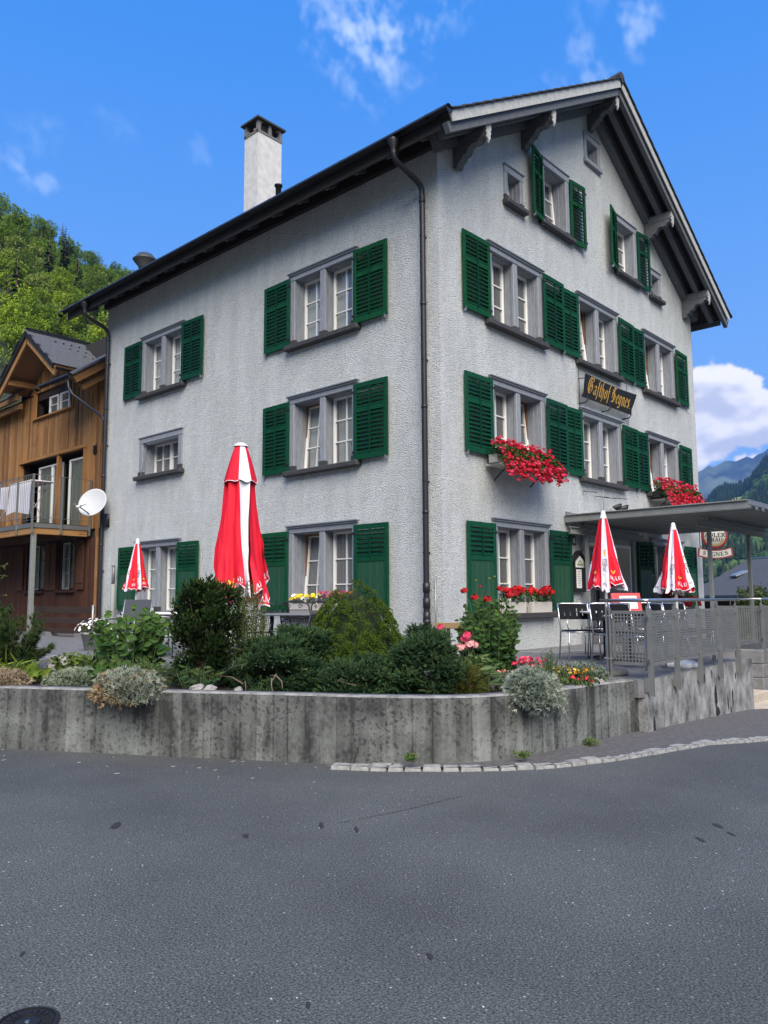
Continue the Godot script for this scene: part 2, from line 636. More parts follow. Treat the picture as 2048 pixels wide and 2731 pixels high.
	mat("plastic_white", V(0.75, 0.76, 0.76), 0.35)
	mat("dish_grey", V(0.50, 0.53, 0.55), 0.5)
	mat("textile_grey", V(0.055, 0.062, 0.078), 0.8)
	mat("plastic_black", V(0.012, 0.013, 0.016), 0.75).metallic_specular = 0.2
	mat("umbrella_red", V(0.72, 0.008, 0.03), 0.8)
	mat("umbrella_white", V(0.74, 0.74, 0.78), 0.8)
	mat("terracotta_white", V(0.52, 0.50, 0.46), 0.85)
	mat("pot_grey", V(0.28, 0.29, 0.28), 0.8)
	mat("gold", V(0.56, 0.33, 0.07), 0.45)
	mat("yellow_ink", V(0.85, 0.55, 0.06), 0.8)
	mat("black_ink", V(0.012, 0.012, 0.013), 0.8)
	mat("red_board", V(0.55, 0.02, 0.025), 0.5)
	mat("paper", V(0.78, 0.78, 0.78), 0.8)
	mat("concrete_stone", V(0.17, 0.17, 0.165), 0.95)
	leaf_materials()


func leaf_materials() -> void:
	for q in [["leaf", 0.65], ["needle", 0.75], ["petal", 0.7]]:
		var m := mat(q[0], V(1, 1, 1), q[1])
		m.vertex_color_use_as_albedo = true
		m.metallic_specular = 0.28
		m.backlight_enabled = true
		m.backlight = Color(0.22, 0.30, 0.10) if q[0] != "petal" else Color(0.3, 0.12, 0.12)
	M["tree_leaf"] = M["leaf"].duplicate()
	M["tree_leaf"].resource_name = "tree_leaf"
	M["tree_leaf"].backlight = Color(0.30, 0.42, 0.10)
	mat("bark", V(0.10, 0.075, 0.055), 0.95)
	mat("stem_green", V(0.07, 0.11, 0.04), 0.8)


func asphalt_texture(fine: PackedByteArray) -> ImageTexture:
	var s := 1024
	var out := PackedByteArray()
	out.resize(s * s * 3)
	var g := RandomNumberGenerator.new()
	g.seed = 5
	for i in s * s:
		var v := 80.0 + (fine[i] - 128.0) * 0.34 + g.randf_range(-7, 7)
		out[i * 3] = int(v)
		out[i * 3 + 1] = int(v * 1.035)
		out[i * 3 + 2] = int(v * 1.02)
	for k in 14000:   # bright and dark stones of the aggregate
		var cx := g.randi_range(3, s - 4)
		var cy := g.randi_range(3, s - 4)
		var b := g.randf()
		var val := 34.0
		if b > 0.2:
			val = 84.0 + 40.0 * g.randf()
		if b > 0.945:
			val = 150.0 + 90.0 * g.randf()
		var rx := g.randi_range(0, 2)
		var ry := g.randi_range(0, 1)
		if b > 0.97:
			rx = mini(rx, 1)
		for dy in range(-ry, ry + 1):
			for dx in range(-rx, rx + 1):
				if absf(dx) + absf(dy) > rx + ry * 0.5 + 0.3:
					continue
				var j := ((cy + dy) * s + cx + dx) * 3
				out[j] = int(val)
				out[j + 1] = int(val * 1.01)
				out[j + 2] = int(minf(val * 1.01, 255))
	return ImageTexture.create_from_image(Image.create_from_data(s, s, false, Image.FORMAT_RGB8, out))


# boards: grain along v, knots here and there
func wood_texture(seed_: int, lo: Vector3, hi: Vector3) -> ImageTexture:
	var s := 512
	var n := FastNoiseLite.new()
	n.seed = seed_
	n.frequency = 0.012
	n.fractal_octaves = 4
	var g := RandomNumberGenerator.new()
	g.seed = seed_
	var knots := []
	for k in 14:
		knots.append(Vector3(g.randf() * s, g.randf() * s, g.randf_range(3, 6)))
	var out := PackedByteArray()
	out.resize(s * s * 3)
	for y in s:
		for x in s:
			var bend := n.get_noise_2d(x * 0.7, y * 0.25) * 14.0
			var t := 0.5 + 0.5 * n.get_noise_2d((x + bend) * 7.0, y * 0.22) + 0.25 * n.get_noise_2d(x * 0.5, y * 0.6 + 900.0)
			var c := lo.lerp(hi, clampf(t, 0, 1))
			for kn in knots:
				var dx: float = x - kn.x
				if absf(dx) < 12.0:
					var dy: float = (y - kn.y) * 0.6
					var d: float = sqrt(dx * dx + dy * dy) / kn.z
					if d < 1.6:
						c = c.lerp(lo * 0.35, clampf(1.6 - d, 0, 1))
			var sr := Color(c.x, c.y, c.z).linear_to_srgb()
			var i := (y * s + x) * 3
			out[i] = int(sr.r * 255)
			out[i + 1] = int(sr.g * 255)
			out[i + 2] = int(sr.b * 255)
	return ImageTexture.create_from_image(Image.create_from_data(s, s, false, Image.FORMAT_RGB8, out))


# ---------------------------------------------------------------- ground
func ground_y(_x: float, z: float) -> float:
	if z > 1.4:
		return -0.655
	return -0.655 - 0.07 * (1.4 - maxf(z, -42.0))


func sheet(st: SurfaceTool, xs: Array, zs: Array, f: Callable) -> void:
	for i in xs.size() - 1:
		for j in zs.size() - 1:
			var a: float = xs[i]
			var b: float = xs[i + 1]
			var c: float = zs[j]
			var d: float = zs[j + 1]
			quad(st, V(a, f.call(a, d), d), V(b, f.call(b, d), d), V(b, f.call(b, c), c), V(a, f.call(a, c), c))


func make_ground() -> void:
	var st := new_st(true)
	var xs := []
	var zs := []
	for k in 17:
		xs.append(-64.0 + k * 8.0)
	for k in 25:
		zs.append(-42.0 + k * 4.34)
	zs.append(120.0)
	sheet(st, xs, zs, ground_y)
	setting(put("road", st, M.asphalt, self))
	st = new_st()
	var g := func(_x, _z): return -4.2
	sheet(st, [-3000.0, -300.0, -64.0, 64.0, 300.0, 3000.0], [-3000.0, -300.0, -42.0, 120.0, 3000.0], g)
	var mg := mat("meadow", V(0.07, 0.12, 0.03), 1.0)
	setting(put("meadow", st, mg, self))


# ---------------------------------------------------------------- hills and trees
var hill_n := FastNoiseLite.new()


# the wooded slope behind the chalet: rises away from the houses, lower towards the north-east
func slope_y(x: float, z: float) -> float:
	var r := sqrt(x * x + z * z)
	var az := rad_to_deg(atan2(x, -z))
	var crest := clampf(103.0 - maxf(az + 70.5, -6.0) * 1.75 - maxf(az + 55.0, 0.0) * 3.4, 2.0, 116.0)
	var t := clampf((r - 45.0) / 175.0, 0.0, 1.4)
	return -4.5 + crest * pow(t, 0.85) + hill_n.get_noise_2d(x * 3.0, z * 3.0) * 4.0 * clampf(t * 3.0, 0, 1)


func leaf_clump(n: int, size: float, spread: float) -> ArrayMesh:
	var st := new_st()
	for k in n:
		var d := V(rnd(-1, 1), rnd(-0.7, 1), rnd(-1, 1)).normalized()
		var c := d * spread * rnd(0.2, 1.0)
		var nn := (d + V(rnd(-0.6, 0.6), rnd(-0.2, 0.9), rnd(-0.6, 0.6))).normalized()
		var u := nn.cross(V(rnd(-1, 1), rnd(-1, 1), rnd(-1, 1))).normalized() * size * rnd(0.6, 1.1)
		var v := nn.cross(u).normalized() * size * rnd(0.45, 0.8)
		tri(st, c - u, c + v * 0.5 + nn * size * 0.15, c - v * 0.5)
		tri(st, c + u, c - v * 0.5, c + v * 0.5 + nn * size * 0.15)
	return mesh_of(st)


func multi(mesh: Mesh, xfs: Array, cols: Array) -> MultiMesh:
	var mm := MultiMesh.new()
	mm.transform_format = MultiMesh.TRANSFORM_3D
	mm.use_colors = cols.size() > 0
	mm.mesh = mesh
	mm.instance_count = xfs.size()
	for i in xfs.size():
		mm.set_instance_transform(i, xfs[i])
		if cols.size():
			mm.set_instance_color(i, cols[i])
	return mm


func any_turn() -> Basis:
	return Basis(V(rnd(-1, 1), rnd(-1, 1), rnd(-1, 1)).normalized(), rnd(0, TAU))


func col(a: Vector3, b: Vector3, t: float, j := 0.12) -> Color:
	var c := a.lerp(b, clampf(t, 0, 1)) * (1.0 + rnd(-j, j))
	return Color(c.x, c.y, c.z)


# crown of lumpy clumps on a trunk with limbs
func broad_tree(called: String, label: String, h: float, w: float, lo: Vector3, hi: Vector3, n_clump: int, leaf: ArrayMesh, group: String) -> Node3D:
	var t := thing(called, label, "tree", Vector3.ZERO, 0.0, group)
	t.set_meta("stem", called)
	var st := new_st(true)
	tube(st, [V(0, -1.5, 0), V(0.1, h * 0.3, 0), V(-0.1, h * 0.55, 0.1), V(0, h * 0.85, 0)], [w * 0.045, w * 0.035, w * 0.022, 0.03], 7)
	for k in 5:
		var a := rnd(0, TAU)
		var y0 := h * rnd(0.3, 0.5)
		tube(st, [V(0, y0, 0), V(cos(a) * w * 0.2, y0 + h * 0.12, sin(a) * w * 0.2), V(cos(a) * w * 0.38, y0 + h * 0.25, sin(a) * w * 0.38)], [w * 0.02, w * 0.014, 0.02], 5)
	put("trunk", st, M.bark, t)
	var lobes := []
	for k in 15:
		var a := rnd(0, TAU)
		var yy := rnd(0.26, 0.9)
		var rr := w * 0.5 * sqrt(maxf(0.08, 1.0 - pow((yy - 0.5) / 0.52, 2.0))) * rnd(0.35, 0.72)
		lobes.append([V(cos(a) * rr, h * yy, sin(a) * rr), w * rnd(0.15, 0.24)])
	lobes.append([V(0, h * 0.88, 0), w * 0.2])
	var xfs := []
	var cols := []
	for k in n_clump:
		var lb: Array = lobes[rng.randi() % lobes.size()]
		var d := V(rnd(-1, 1), rnd(-0.75, 1), rnd(-1, 1)).normalized()
		var p: Vector3 = lb[0] + d * lb[1] * rnd(0.65, 1.08) * V(1, 0.8, 1)
		xfs.append(Transform3D(any_turn().scaled(Vector3.ONE * rnd(0.7, 1.3)), p))
		cols.append(col(lo, hi, rnd(0, 0.7) + (lb[1] / w - 0.15) * 3.0))
	stuff(putc("crown", multi(leaf, xfs, cols), M.tree_leaf, t))
	return t


func conifer(called: String, label: String, h: float, w: float, lo: Vector3, hi: Vector3, group: String, thin := 1.0) -> Node3D:
	var t := thing(called, label, "tree", Vector3.ZERO, 0.0, group)
	t.set_meta("stem", called)
	var st := new_st(true)
	tube(st, [V(0, -1.5, 0), V(0, h * 0.5, 0), V(0, h, 0)], [w * 0.05, w * 0.03, 0.02], 6)
	put("trunk", st, M.bark, t)
	st = new_st()
	for k in 7:
		var s := rnd(-0.5, 0.5)
		tri(st, V(0, 0, 0), V(0.55, rnd(-0.25, -0.05), s + 0.10), V(0.55, rnd(-0.25, -0.05), s - 0.12))
		tri(st, V(0.15, 0.02, s * 0.4), V(0.8, rnd(-0.35, -0.15), s * 0.9 + 0.05), V(0.72, rnd(-0.45, -0.2), s * 0.9 - 0.05))
	var frond := mesh_of(st)
	var xfs := []
	var cols := []
	var tiers := int(h / 0.55 * thin)
	for k in tiers:
		var f := (k + 0.5) / tiers
		var r := w * 0.5 * pow(1.0 - f, 0.8) * rnd(0.75, 1.1) + 0.12
		var m := int(4 + 9 * (1.0 - f) * thin)
		for i in m:
			var a := rnd(0, TAU)
			var sc := r * rnd(0.7, 1.1)
			xfs.append(Transform3D(Basis(Vector3.UP, a) * Basis(Vector3.BACK, rnd(-0.25, 0.1)) * Basis().scaled(V(sc, maxf(sc, 0.8) * 0.9, sc * 0.8)), V(0, h * (0.10 + 0.89 * f), 0)))
			cols.append(col(lo, hi, rnd(0, 1)))
	stuff(putc("crown", multi(frond, xfs, cols), M.needle, t))
	return t


func make_hills() -> void:
	hill_n.seed = 77
	hill_n.frequency = 0.02
	var st := new_st(true)
	var n := 26
	var g := []
	for i in n + 1:
		var row := []
		for j in n + 1:
			var az := deg_to_rad(lerpf(-118.0, -26.0, i / float(n)))
			var r := lerpf(42.0, 330.0, j / float(n))
			var x := sin(az) * r
			var z := -cos(az) * r
			row.append(V(x, slope_y(x, z), z))
		g.append(row)
	for i in n:
		for j in n:
			quad(st, g[i][j], g[i + 1][j], g[i + 1][j + 1], g[i][j + 1])
	setting(put("hillside", st, mat("forest_floor", V(0.02, 0.032, 0.010), 1.0), self))
	# tree kinds, then copies all over the slope
	var leaf := leaf_clump(9, 0.25, 0.42)
	var protos := [
		broad_tree("maple_tree", "", 12.0, 8.5, V(0.085, 0.15, 0.012), V(0.30, 0.40, 0.04), 900, leaf, "broadleaf trees on the wooded slope"),
		broad_tree("beech_tree", "", 14.0, 9.0, V(0.05, 0.105, 0.010), V(0.19, 0.29, 0.03), 950, leaf, "broadleaf trees on the wooded slope"),
		broad_tree("ash_tree", "", 11.0, 7.0, V(0.11, 0.16, 0.03), V(0.31, 0.38, 0.085), 750, leaf, "broadleaf trees on the wooded slope"),
		broad_tree("lime_tree", "", 10.0, 8.0, V(0.12, 0.20, 0.012), V(0.38, 0.48, 0.04), 800, leaf, "broadleaf trees on the wooded slope"),
		broad_tree("elm_tree", "", 13.0, 8.0, V(0.04, 0.085, 0.014), V(0.14, 0.22, 0.035), 850, leaf, "broadleaf trees on the wooded slope"),
		conifer("spruce_tree", "", 19.0, 6.5, V(0.02, 0.045, 0.018), V(0.07, 0.115, 0.04), "spruces on the wooded slope", 0.75),
		conifer("young_spruce", "", 13.0, 4.6, V(0.025, 0.055, 0.018), V(0.09, 0.135, 0.045), "spruces on the wooded slope", 0.75)]
	var kinds := ["bright green rounded maple", "deep green domed beech", "pale feathery ash", "yellow green broad lime", "dark uneven elm", "tall dark spruce", "slim young spruce"]
	var first := []
	for p in protos:
		first.append(true)
	# each: azimuth, distance, kind (-1: any), size
	var spots := [[-67.0, 214.0, 5, 0.85], [-66.5, 218.0, 5, 0.8], [-66.0, 216.0, 6, 0.9], [-64.2, 212.0, 6, 0.8], [-64.6, 176.0, 6, 0.9], [-67.3, 160.0, 5, 0.8], [-68.6, 146.0, 6, 1.0], [-66.6, 140.0, 5, 0.7]]
	var tries := 0
	var placed := []
	for q in spots:
		placed.append(V(sin(deg_to_rad(q[0])) * q[1], 0, -cos(deg_to_rad(q[0])) * q[1]))
	while tries < 9000 and spots.size() < 296:
		tries += 1
		var r := 50.0 + 175.0 * sqrt(rng.randf())
		var az := rnd(-72.0, -48.0)
		var p := V(sin(deg_to_rad(az)) * r, 0, -cos(deg_to_rad(az)) * r)
		var ok := true
		for q in placed:
			if p.distance_squared_to(q) < 16.5:
				ok = false
				break
		if ok:
			placed.append(p)
			spots.append([az, r, -1, rnd(0.55, 0.90)])
	for i in spots.size():
		var q: Array = spots[i]
		var k: int = q[2]
		if k < 0:
			var pick := rng.randf()
			k = 0 if pick < 0.20 else 1 if pick < 0.45 else 2 if pick < 0.58 else 3 if pick < 0.72 else 4 if pick < 0.90 else 6
			if q[1] > 165.0 and (k == 3 or k == 0) and rng.randf() < 0.55:
				k = 4 if rng.randf() < 0.6 else 1
		var p: Vector3 = placed[i]
		p.y = slope_y(p.x, p.z) - 0.5
		var height: String = "high on the ridge" if q[1] > 195.0 else "on the upper slope" if q[1] > 160.0 else "halfway up the slope" if q[1] > 120.0 else "at the foot of the slope"
		var where: String = "above the chalet" if q[0] > -64.5 and q[0] < -59.5 else "left of the chalet ridge" if q[0] <= -64.5 else "beyond the inn"
		var label: String = "%s %s %s" % [kinds[k], height, where]

		if first[k]:
			first[k] = false
			var o: Node3D = protos[k]
			o.transform = Transform3D(Basis(Vector3.UP, rnd(0, TAU)).scaled(Vector3.ONE * q[3]), p)
			o.set_meta("label", label)
		else:
			dup(protos[k], p, rnd(0, TAU), label, q[3])
	# the opposite side of the valley, behind the one who looks
	st = new_st(true)
	var h := []
	for i in 25:
		var row := []
		for j in 9:
			var az := deg_to_rad(lerpf(36.0, 268.0, i / 24.0))
			var r := lerpf(90.0, 420.0, j / 8.0)
			row.append(V(sin(az) * r, -4.6 + 125.0 * pow(j / 8.0, 1.1) * smoothstep(-0.12, 0.2, 0.5 - absf(i / 24.0 - 0.5)) + hill_n.get_noise_2d(sin(az) * r, cos(az) * r) * 24.0 * j / 8.0, -cos(az) * r))
		h.append(row)
	for i in 24:
		for j in 8:
			quad(st, h[i][j], h[i + 1][j], h[i + 1][j + 1], h[i][j + 1])
	setting(put("opposite_slope", st, mat("far_wood", V(0.035, 0.055, 0.022), 1.0), self))
	make_far_hills()


func make_far_hills() -> void:
	var nn := FastNoiseLite.new()
	nn.seed = 9
	nn.frequency = 0.006
	nn.fractal_octaves = 5
	# the wooded flank across the valley: rises to the right
	var crest := func(az: float) -> float: return 1500.0 * tan(deg_to_rad(6.15 + (az + 20.0) * 0.62 + 0.35 * sin(az * 1.9)))
	var hy := func(az: float, r: float) -> float:
		var t := clampf((r - 420.0) / 1080.0, 0.0, 1.0)
		var c: float = crest.call(clampf(az, -27.0, -6.0))
		return -5.0 + c * pow(t, 1.15) + nn.get_noise_2d(az * 60.0, r) * 26.0 * t * (1.0 - t) * 2.0
	var g := []
	var ni := 40
	var nj := 30
	for i in ni + 1:
		var row := []
		for j in nj + 1:
			var az := lerpf(-32.0, 20.0, i / float(ni))
			var r := lerpf(420.0, 1560.0, j / float(nj))
			var a := deg_to_rad(az)
			row.append(V(sin(a) * r, hy.call(az, r), -cos(a) * r))
		g.append(row)
	var st := new_st(true)
	for i in ni:
		for j in nj:
			quad(st, g[i][j], g[i + 1][j], g[i + 1][j + 1], g[i][j + 1])
	setting(put("valley_flank", st, mat("forest_ground", V(0.018, 0.034, 0.014), 1.0), self))
	st = new_st()
	for k in 5:
		var y := k * 0.19
		var r := 0.26 * (1.0 - k * 0.19)
		for i in 6:
			var a := TAU * i / 6.0 + k
			var b := TAU * (i + 1) / 6.0 + k
			tri(st, V(cos(b) * r, y + 0.03 * (i % 2), sin(b) * r), V(cos(a) * r, y, sin(a) * r), V(0, y + 0.32, 0))
	var cone := mesh_of(st)
	st = new_st(true)
	lathe(st, [Vector2(0.05, 0), Vector2(0.36, 0.3), Vector2(0.42, 0.55), Vector2(0.3, 0.82), Vector2(0, 1.0)], 6)
	var ball := mesh_of(st)
	var xfs := []
	var cols := []
	var xb := []
	var cb := []
	for k in 9000:
		var az := rnd(-22.5, -11.0)
		var r := 480.0 + 1020.0 * pow(rng.randf(), 0.6)
		var patch := pow((az + 17.55) / 0.75, 2.0) + pow((r - 1290.0) / 95.0, 2.0)
		if patch < 1.0:
			continue
		var a := deg_to_rad(az)
		var p := V(sin(a) * r, hy.call(az, r) - 0.5, -cos(a) * r)
		var mix := nn.get_noise_2d(p.x * 1.6, p.z * 1.6)
		if mix > 0.02 and r < 1330.0:
			var s := rnd(9.0, 15.0)
			xb.append(Transform3D(Basis(Vector3.UP, rnd(0, TAU)).scaled(V(s, s, s)), p))
			cb.append(col(V(0.025, 0.055, 0.014), V(0.075, 0.125, 0.03), rng.randf()))
		else:
			var s := rnd(12.0, 21.0)
			xfs.append(Transform3D(Basis(Vector3.UP, rnd(0, TAU)).scaled(V(s, s, s)), p))
			cols.append(col(V(0.010, 0.026, 0.014), V(0.028, 0.052, 0.022), rng.randf()))
	var f1 := stuff(putc("conifer_forest", multi(cone, xfs, cols), M.needle, self))
	tag(f1, "dark conifer forest on the flank across the valley", "forest")
	var f2 := stuff(putc("broadleaf_wood", multi(ball, xb, cb), M.leaf, self))
	tag(f2, "lighter broadleaf wood mixed into the flank across the valley", "forest")
	# a mown meadow and a bare cliff on it
	st = new_st(true)
	for i in 14:
		var a0 := TAU * i / 14.0
		var a1 := TAU * (i + 1) / 14.0
		var pt := func(a: float, s: float) -> Vector3:
			var az := -17.55 + cos(a) * 0.74 * s
			var r := 1290.0 + sin(a) * 90.0 * s
			return V(sin(deg_to_rad(az)) * r, hy.call(az, r) + 1.5, -cos(deg_to_rad(az)) * r)
		for s in [[0.0, 0.5], [0.5, 1.0]]:
			quad(st, pt.call(a0, s[0]), pt.call(a0, s[1]), pt.call(a1, s[1]), pt.call(a1, s[0]))
	setting(put("hill_meadow", st, mat("bright_meadow", V(0.24, 0.27, 0.05), 1.0), self))
	# the far ridge
	st = new_st(true)
	g = []
	ni = 170
	nj = 36
	var rg := FastNoiseLite.new()
	rg.seed = 31
	rg.frequency = 0.0016
	rg.fractal_type = FastNoiseLite.FRACTAL_RIDGED
	rg.fractal_octaves = 5
	for i in ni + 1:
		var row := []
		for j in nj + 1:
			var az := lerpf(-34.0, 24.0, i / float(ni))
			var a := deg_to_rad(az)
			var r := lerpf(3000.0, 5000.0, j / float(nj))
			var t := j / float(nj)
			var el := 7.2 + (az + 24.0) * 0.36 + 0.2 * sin(az * 1.3 + 1.0) + nn.get_noise_1d(az * 60.0) * 0.5 + nn.get_noise_1d(az * 260.0) * 0.35 + nn.get_noise_1d(az * 900.0) * 0.12
			el = clampf(el, 4.0, 13.0)
			var y := 4900.0 * tan(deg_to_rad(el)) * (pow(t, 1.2) * 0.86 + 0.14 * smoothstep(0.0, 0.25, t)) + rg.get_noise_2d(sin(a) * r, cos(a) * r) * 150.0 * minf(t * 1.6, 1.0) * (1.15 - t)
			row.append(V(sin(a) * r, y - 5.0, -cos(a) * r))
		g.append(row)
	for i in ni:
		for j in nj:
			quad(st, g[i][j], g[i + 1][j], g[i + 1][j + 1], g[i][j + 1])
	var mm := mat("mountain", V(1, 1, 1), 1.0)
	mm.albedo_texture = tex_mix(512, V(0.025, 0.042, 0.024), V(0.11, 0.145, 0.075), [[noise_img(61, 512, 0.008, 5), 1.0]], 2.2)
	tri_map(mm, 0.0007)
	setting(put("far_mountain", st, mm, self))


# ---------------------------------------------------------------- the inn
const HX := -11.36
const HZ := -11.35
const RIDGE_Z := -5.675
const RIDGE_Y := 12.60
const SLOPE := 0.60


func roof_y(z: float) -> float:
	return RIDGE_Y - SLOPE * absf(z - RIDGE_Z)


# a facade between two edge functions, cut round the holes (u0, v0, u1, v1), th thick
func facade(st: SurfaceTool, f: Transform3D, rows: Array, left: Callable, right: Callable, holes: Array, th: float) -> void:
	var ys := rows.duplicate()
	for h in holes:
		ys.append(h[1])
		ys.append(h[3])
	ys.sort()
	for i in ys.size() - 1:
		var a: float = ys[i]
		var b: float = ys[i + 1]
		if b - a < 0.0005:
			continue
		var cuts := []
		for h in holes:
			if h[1] < b - 0.0005 and h[3] > a + 0.0005:
				cuts.append([h[0], h[2]])
		cuts.sort_custom(func(p, q): return p[0] < q[0])
		var la: float = left.call(a)
		var lb: float = left.call(b)
		for k in cuts.size() + 1:
			var ra: float = right.call(a)
			var rb: float = right.call(b)
			if k < cuts.size():
				ra = cuts[k][0]
				rb = ra
			quad(st, f * V(la, a, 0), f * V(ra, a, 0), f * V(rb, b, 0), f * V(lb, b, 0))
			quad(st, f * V(ra, a, -th), f * V(la, a, -th), f * V(lb, b, -th), f * V(rb, b, -th))
			if k < cuts.size():
				la = cuts[k][1]
				lb = la
	for h in holes:
		quad(st, f * V(h[0], h[1], 0), f * V(h[2], h[1], 0), f * V(h[2], h[1], -th), f * V(h[0], h[1], -th))
		quad(st, f * V(h[0], h[3], -th), f * V(h[2], h[3], -th), f * V(h[2], h[3], 0), f * V(h[0], h[3], 0))
		quad(st, f * V(h[0], h[1], -th), f * V(h[0], h[3], -th), f * V(h[0], h[3], 0), f * V(h[0], h[1], 0))
		quad(st, f * V(h[2], h[1], 0), f * V(h[2], h[3], 0), f * V(h[2], h[3], -th), f * V(h[2], h[1], -th))


func wavy_sheet(st: SurfaceTool, x0: float, x1: float, y0: float, y1: float, z: float, amp: float, folds: float, tie := 0.0, ph := 0.0) -> void:
	var n := int(folds * 6)
	var m := 6 if tie > 0 else 1
	var g := []
	for j in m + 1:
		var row := []
		var t := float(j) / m
		var pinch := 1.0
		if tie != 0.0:
			pinch = 1.0 - 0.55 * exp(-pow((t - 0.3) / 0.16, 2.0)) * absf(tie)
		for i in n + 1:
			var s := float(i) / n
			row.append(V(lerpf(x0, x1, s * pinch), lerpf(y0, y1, t), z + amp * sin(s * folds * TAU + ph) * (0.6 + 0.4 * pinch) + amp * 0.4 * sin(s * folds * 2.7 * TAU + ph * 2)))
		g.append(row)
	for j in m:
		for i in n:
			quad(st, g[j][i], g[j][i + 1], g[j + 1][i + 1], g[j + 1][i])


var pane_meshes := {}
func pane_mesh(w: float, h: float) -> ArrayMesh:
	var k := "%.3f %.3f" % [w, h]
	if not pane_meshes.has(k):
		var st := new_st()
		bx(st, V(0, 0, 0), V(w, h, 0.006))
		pane_meshes[k] = mesh_of(st)
	return pane_meshes[k]


# one casement: white frame, glazing bars and its panes. lean tips it inwards at the top
func casement(win: Node3D, x: float, y: float, w: float, h: float, z: float, nx: int, ny: int, lean := 0.0, swing := 0.0, paint := "white_paint") -> void:
	var xf := Transform3D(Basis(Vector3.RIGHT, -lean), V(x, y, z))
	if swing != 0.0:
		xf = Transform3D(Basis(Vector3.UP, swing), V(x - w * 0.5, y, z)) * Transform3D(Basis(), V(w * 0.5, 0, 0))
	var st := new_st()
	var fr := 0.055
	cbx(st, V(-w / 2 + fr / 2, h / 2, 0), V(fr, h, 0.06), 0.008)
	cbx(st, V(w / 2 - fr / 2, h / 2, 0), V(fr, h, 0.06), 0.008)
	cbx(st, V(0, fr / 2, 0), V(w - 2 * fr, fr, 0.06), 0.008)
	cbx(st, V(0, h - fr / 2, 0), V(w - 2 * fr, fr, 0.06), 0.008)
	var iw := w - 2 * fr
	var ih := h - 2 * fr
	for i in range(1, nx):
		bx(st, V(-iw / 2 + iw * i / nx, h / 2, 0.004), V(0.022, ih, 0.03))
	for j in range(1, ny):
		bx(st, V(0, fr + ih * j / ny, 0.006), V(iw, 0.022, 0.03))
	put("casement", st, M[paint], win, xf)
	var pm := pane_mesh(iw / nx, ih / ny)
	for i in nx:
		for j in ny:
			var p := xf * Transform3D(Basis(Vector3.UP, rnd(-0.012, 0.012)) * Basis(Vector3.RIGHT, rnd(-0.010, 0.010)), V(-iw / 2 + iw * (i + 0.5) / nx, fr + ih * (j + 0.5) / ny, -0.006))
			put("pane", pm, M.glass, win, p)


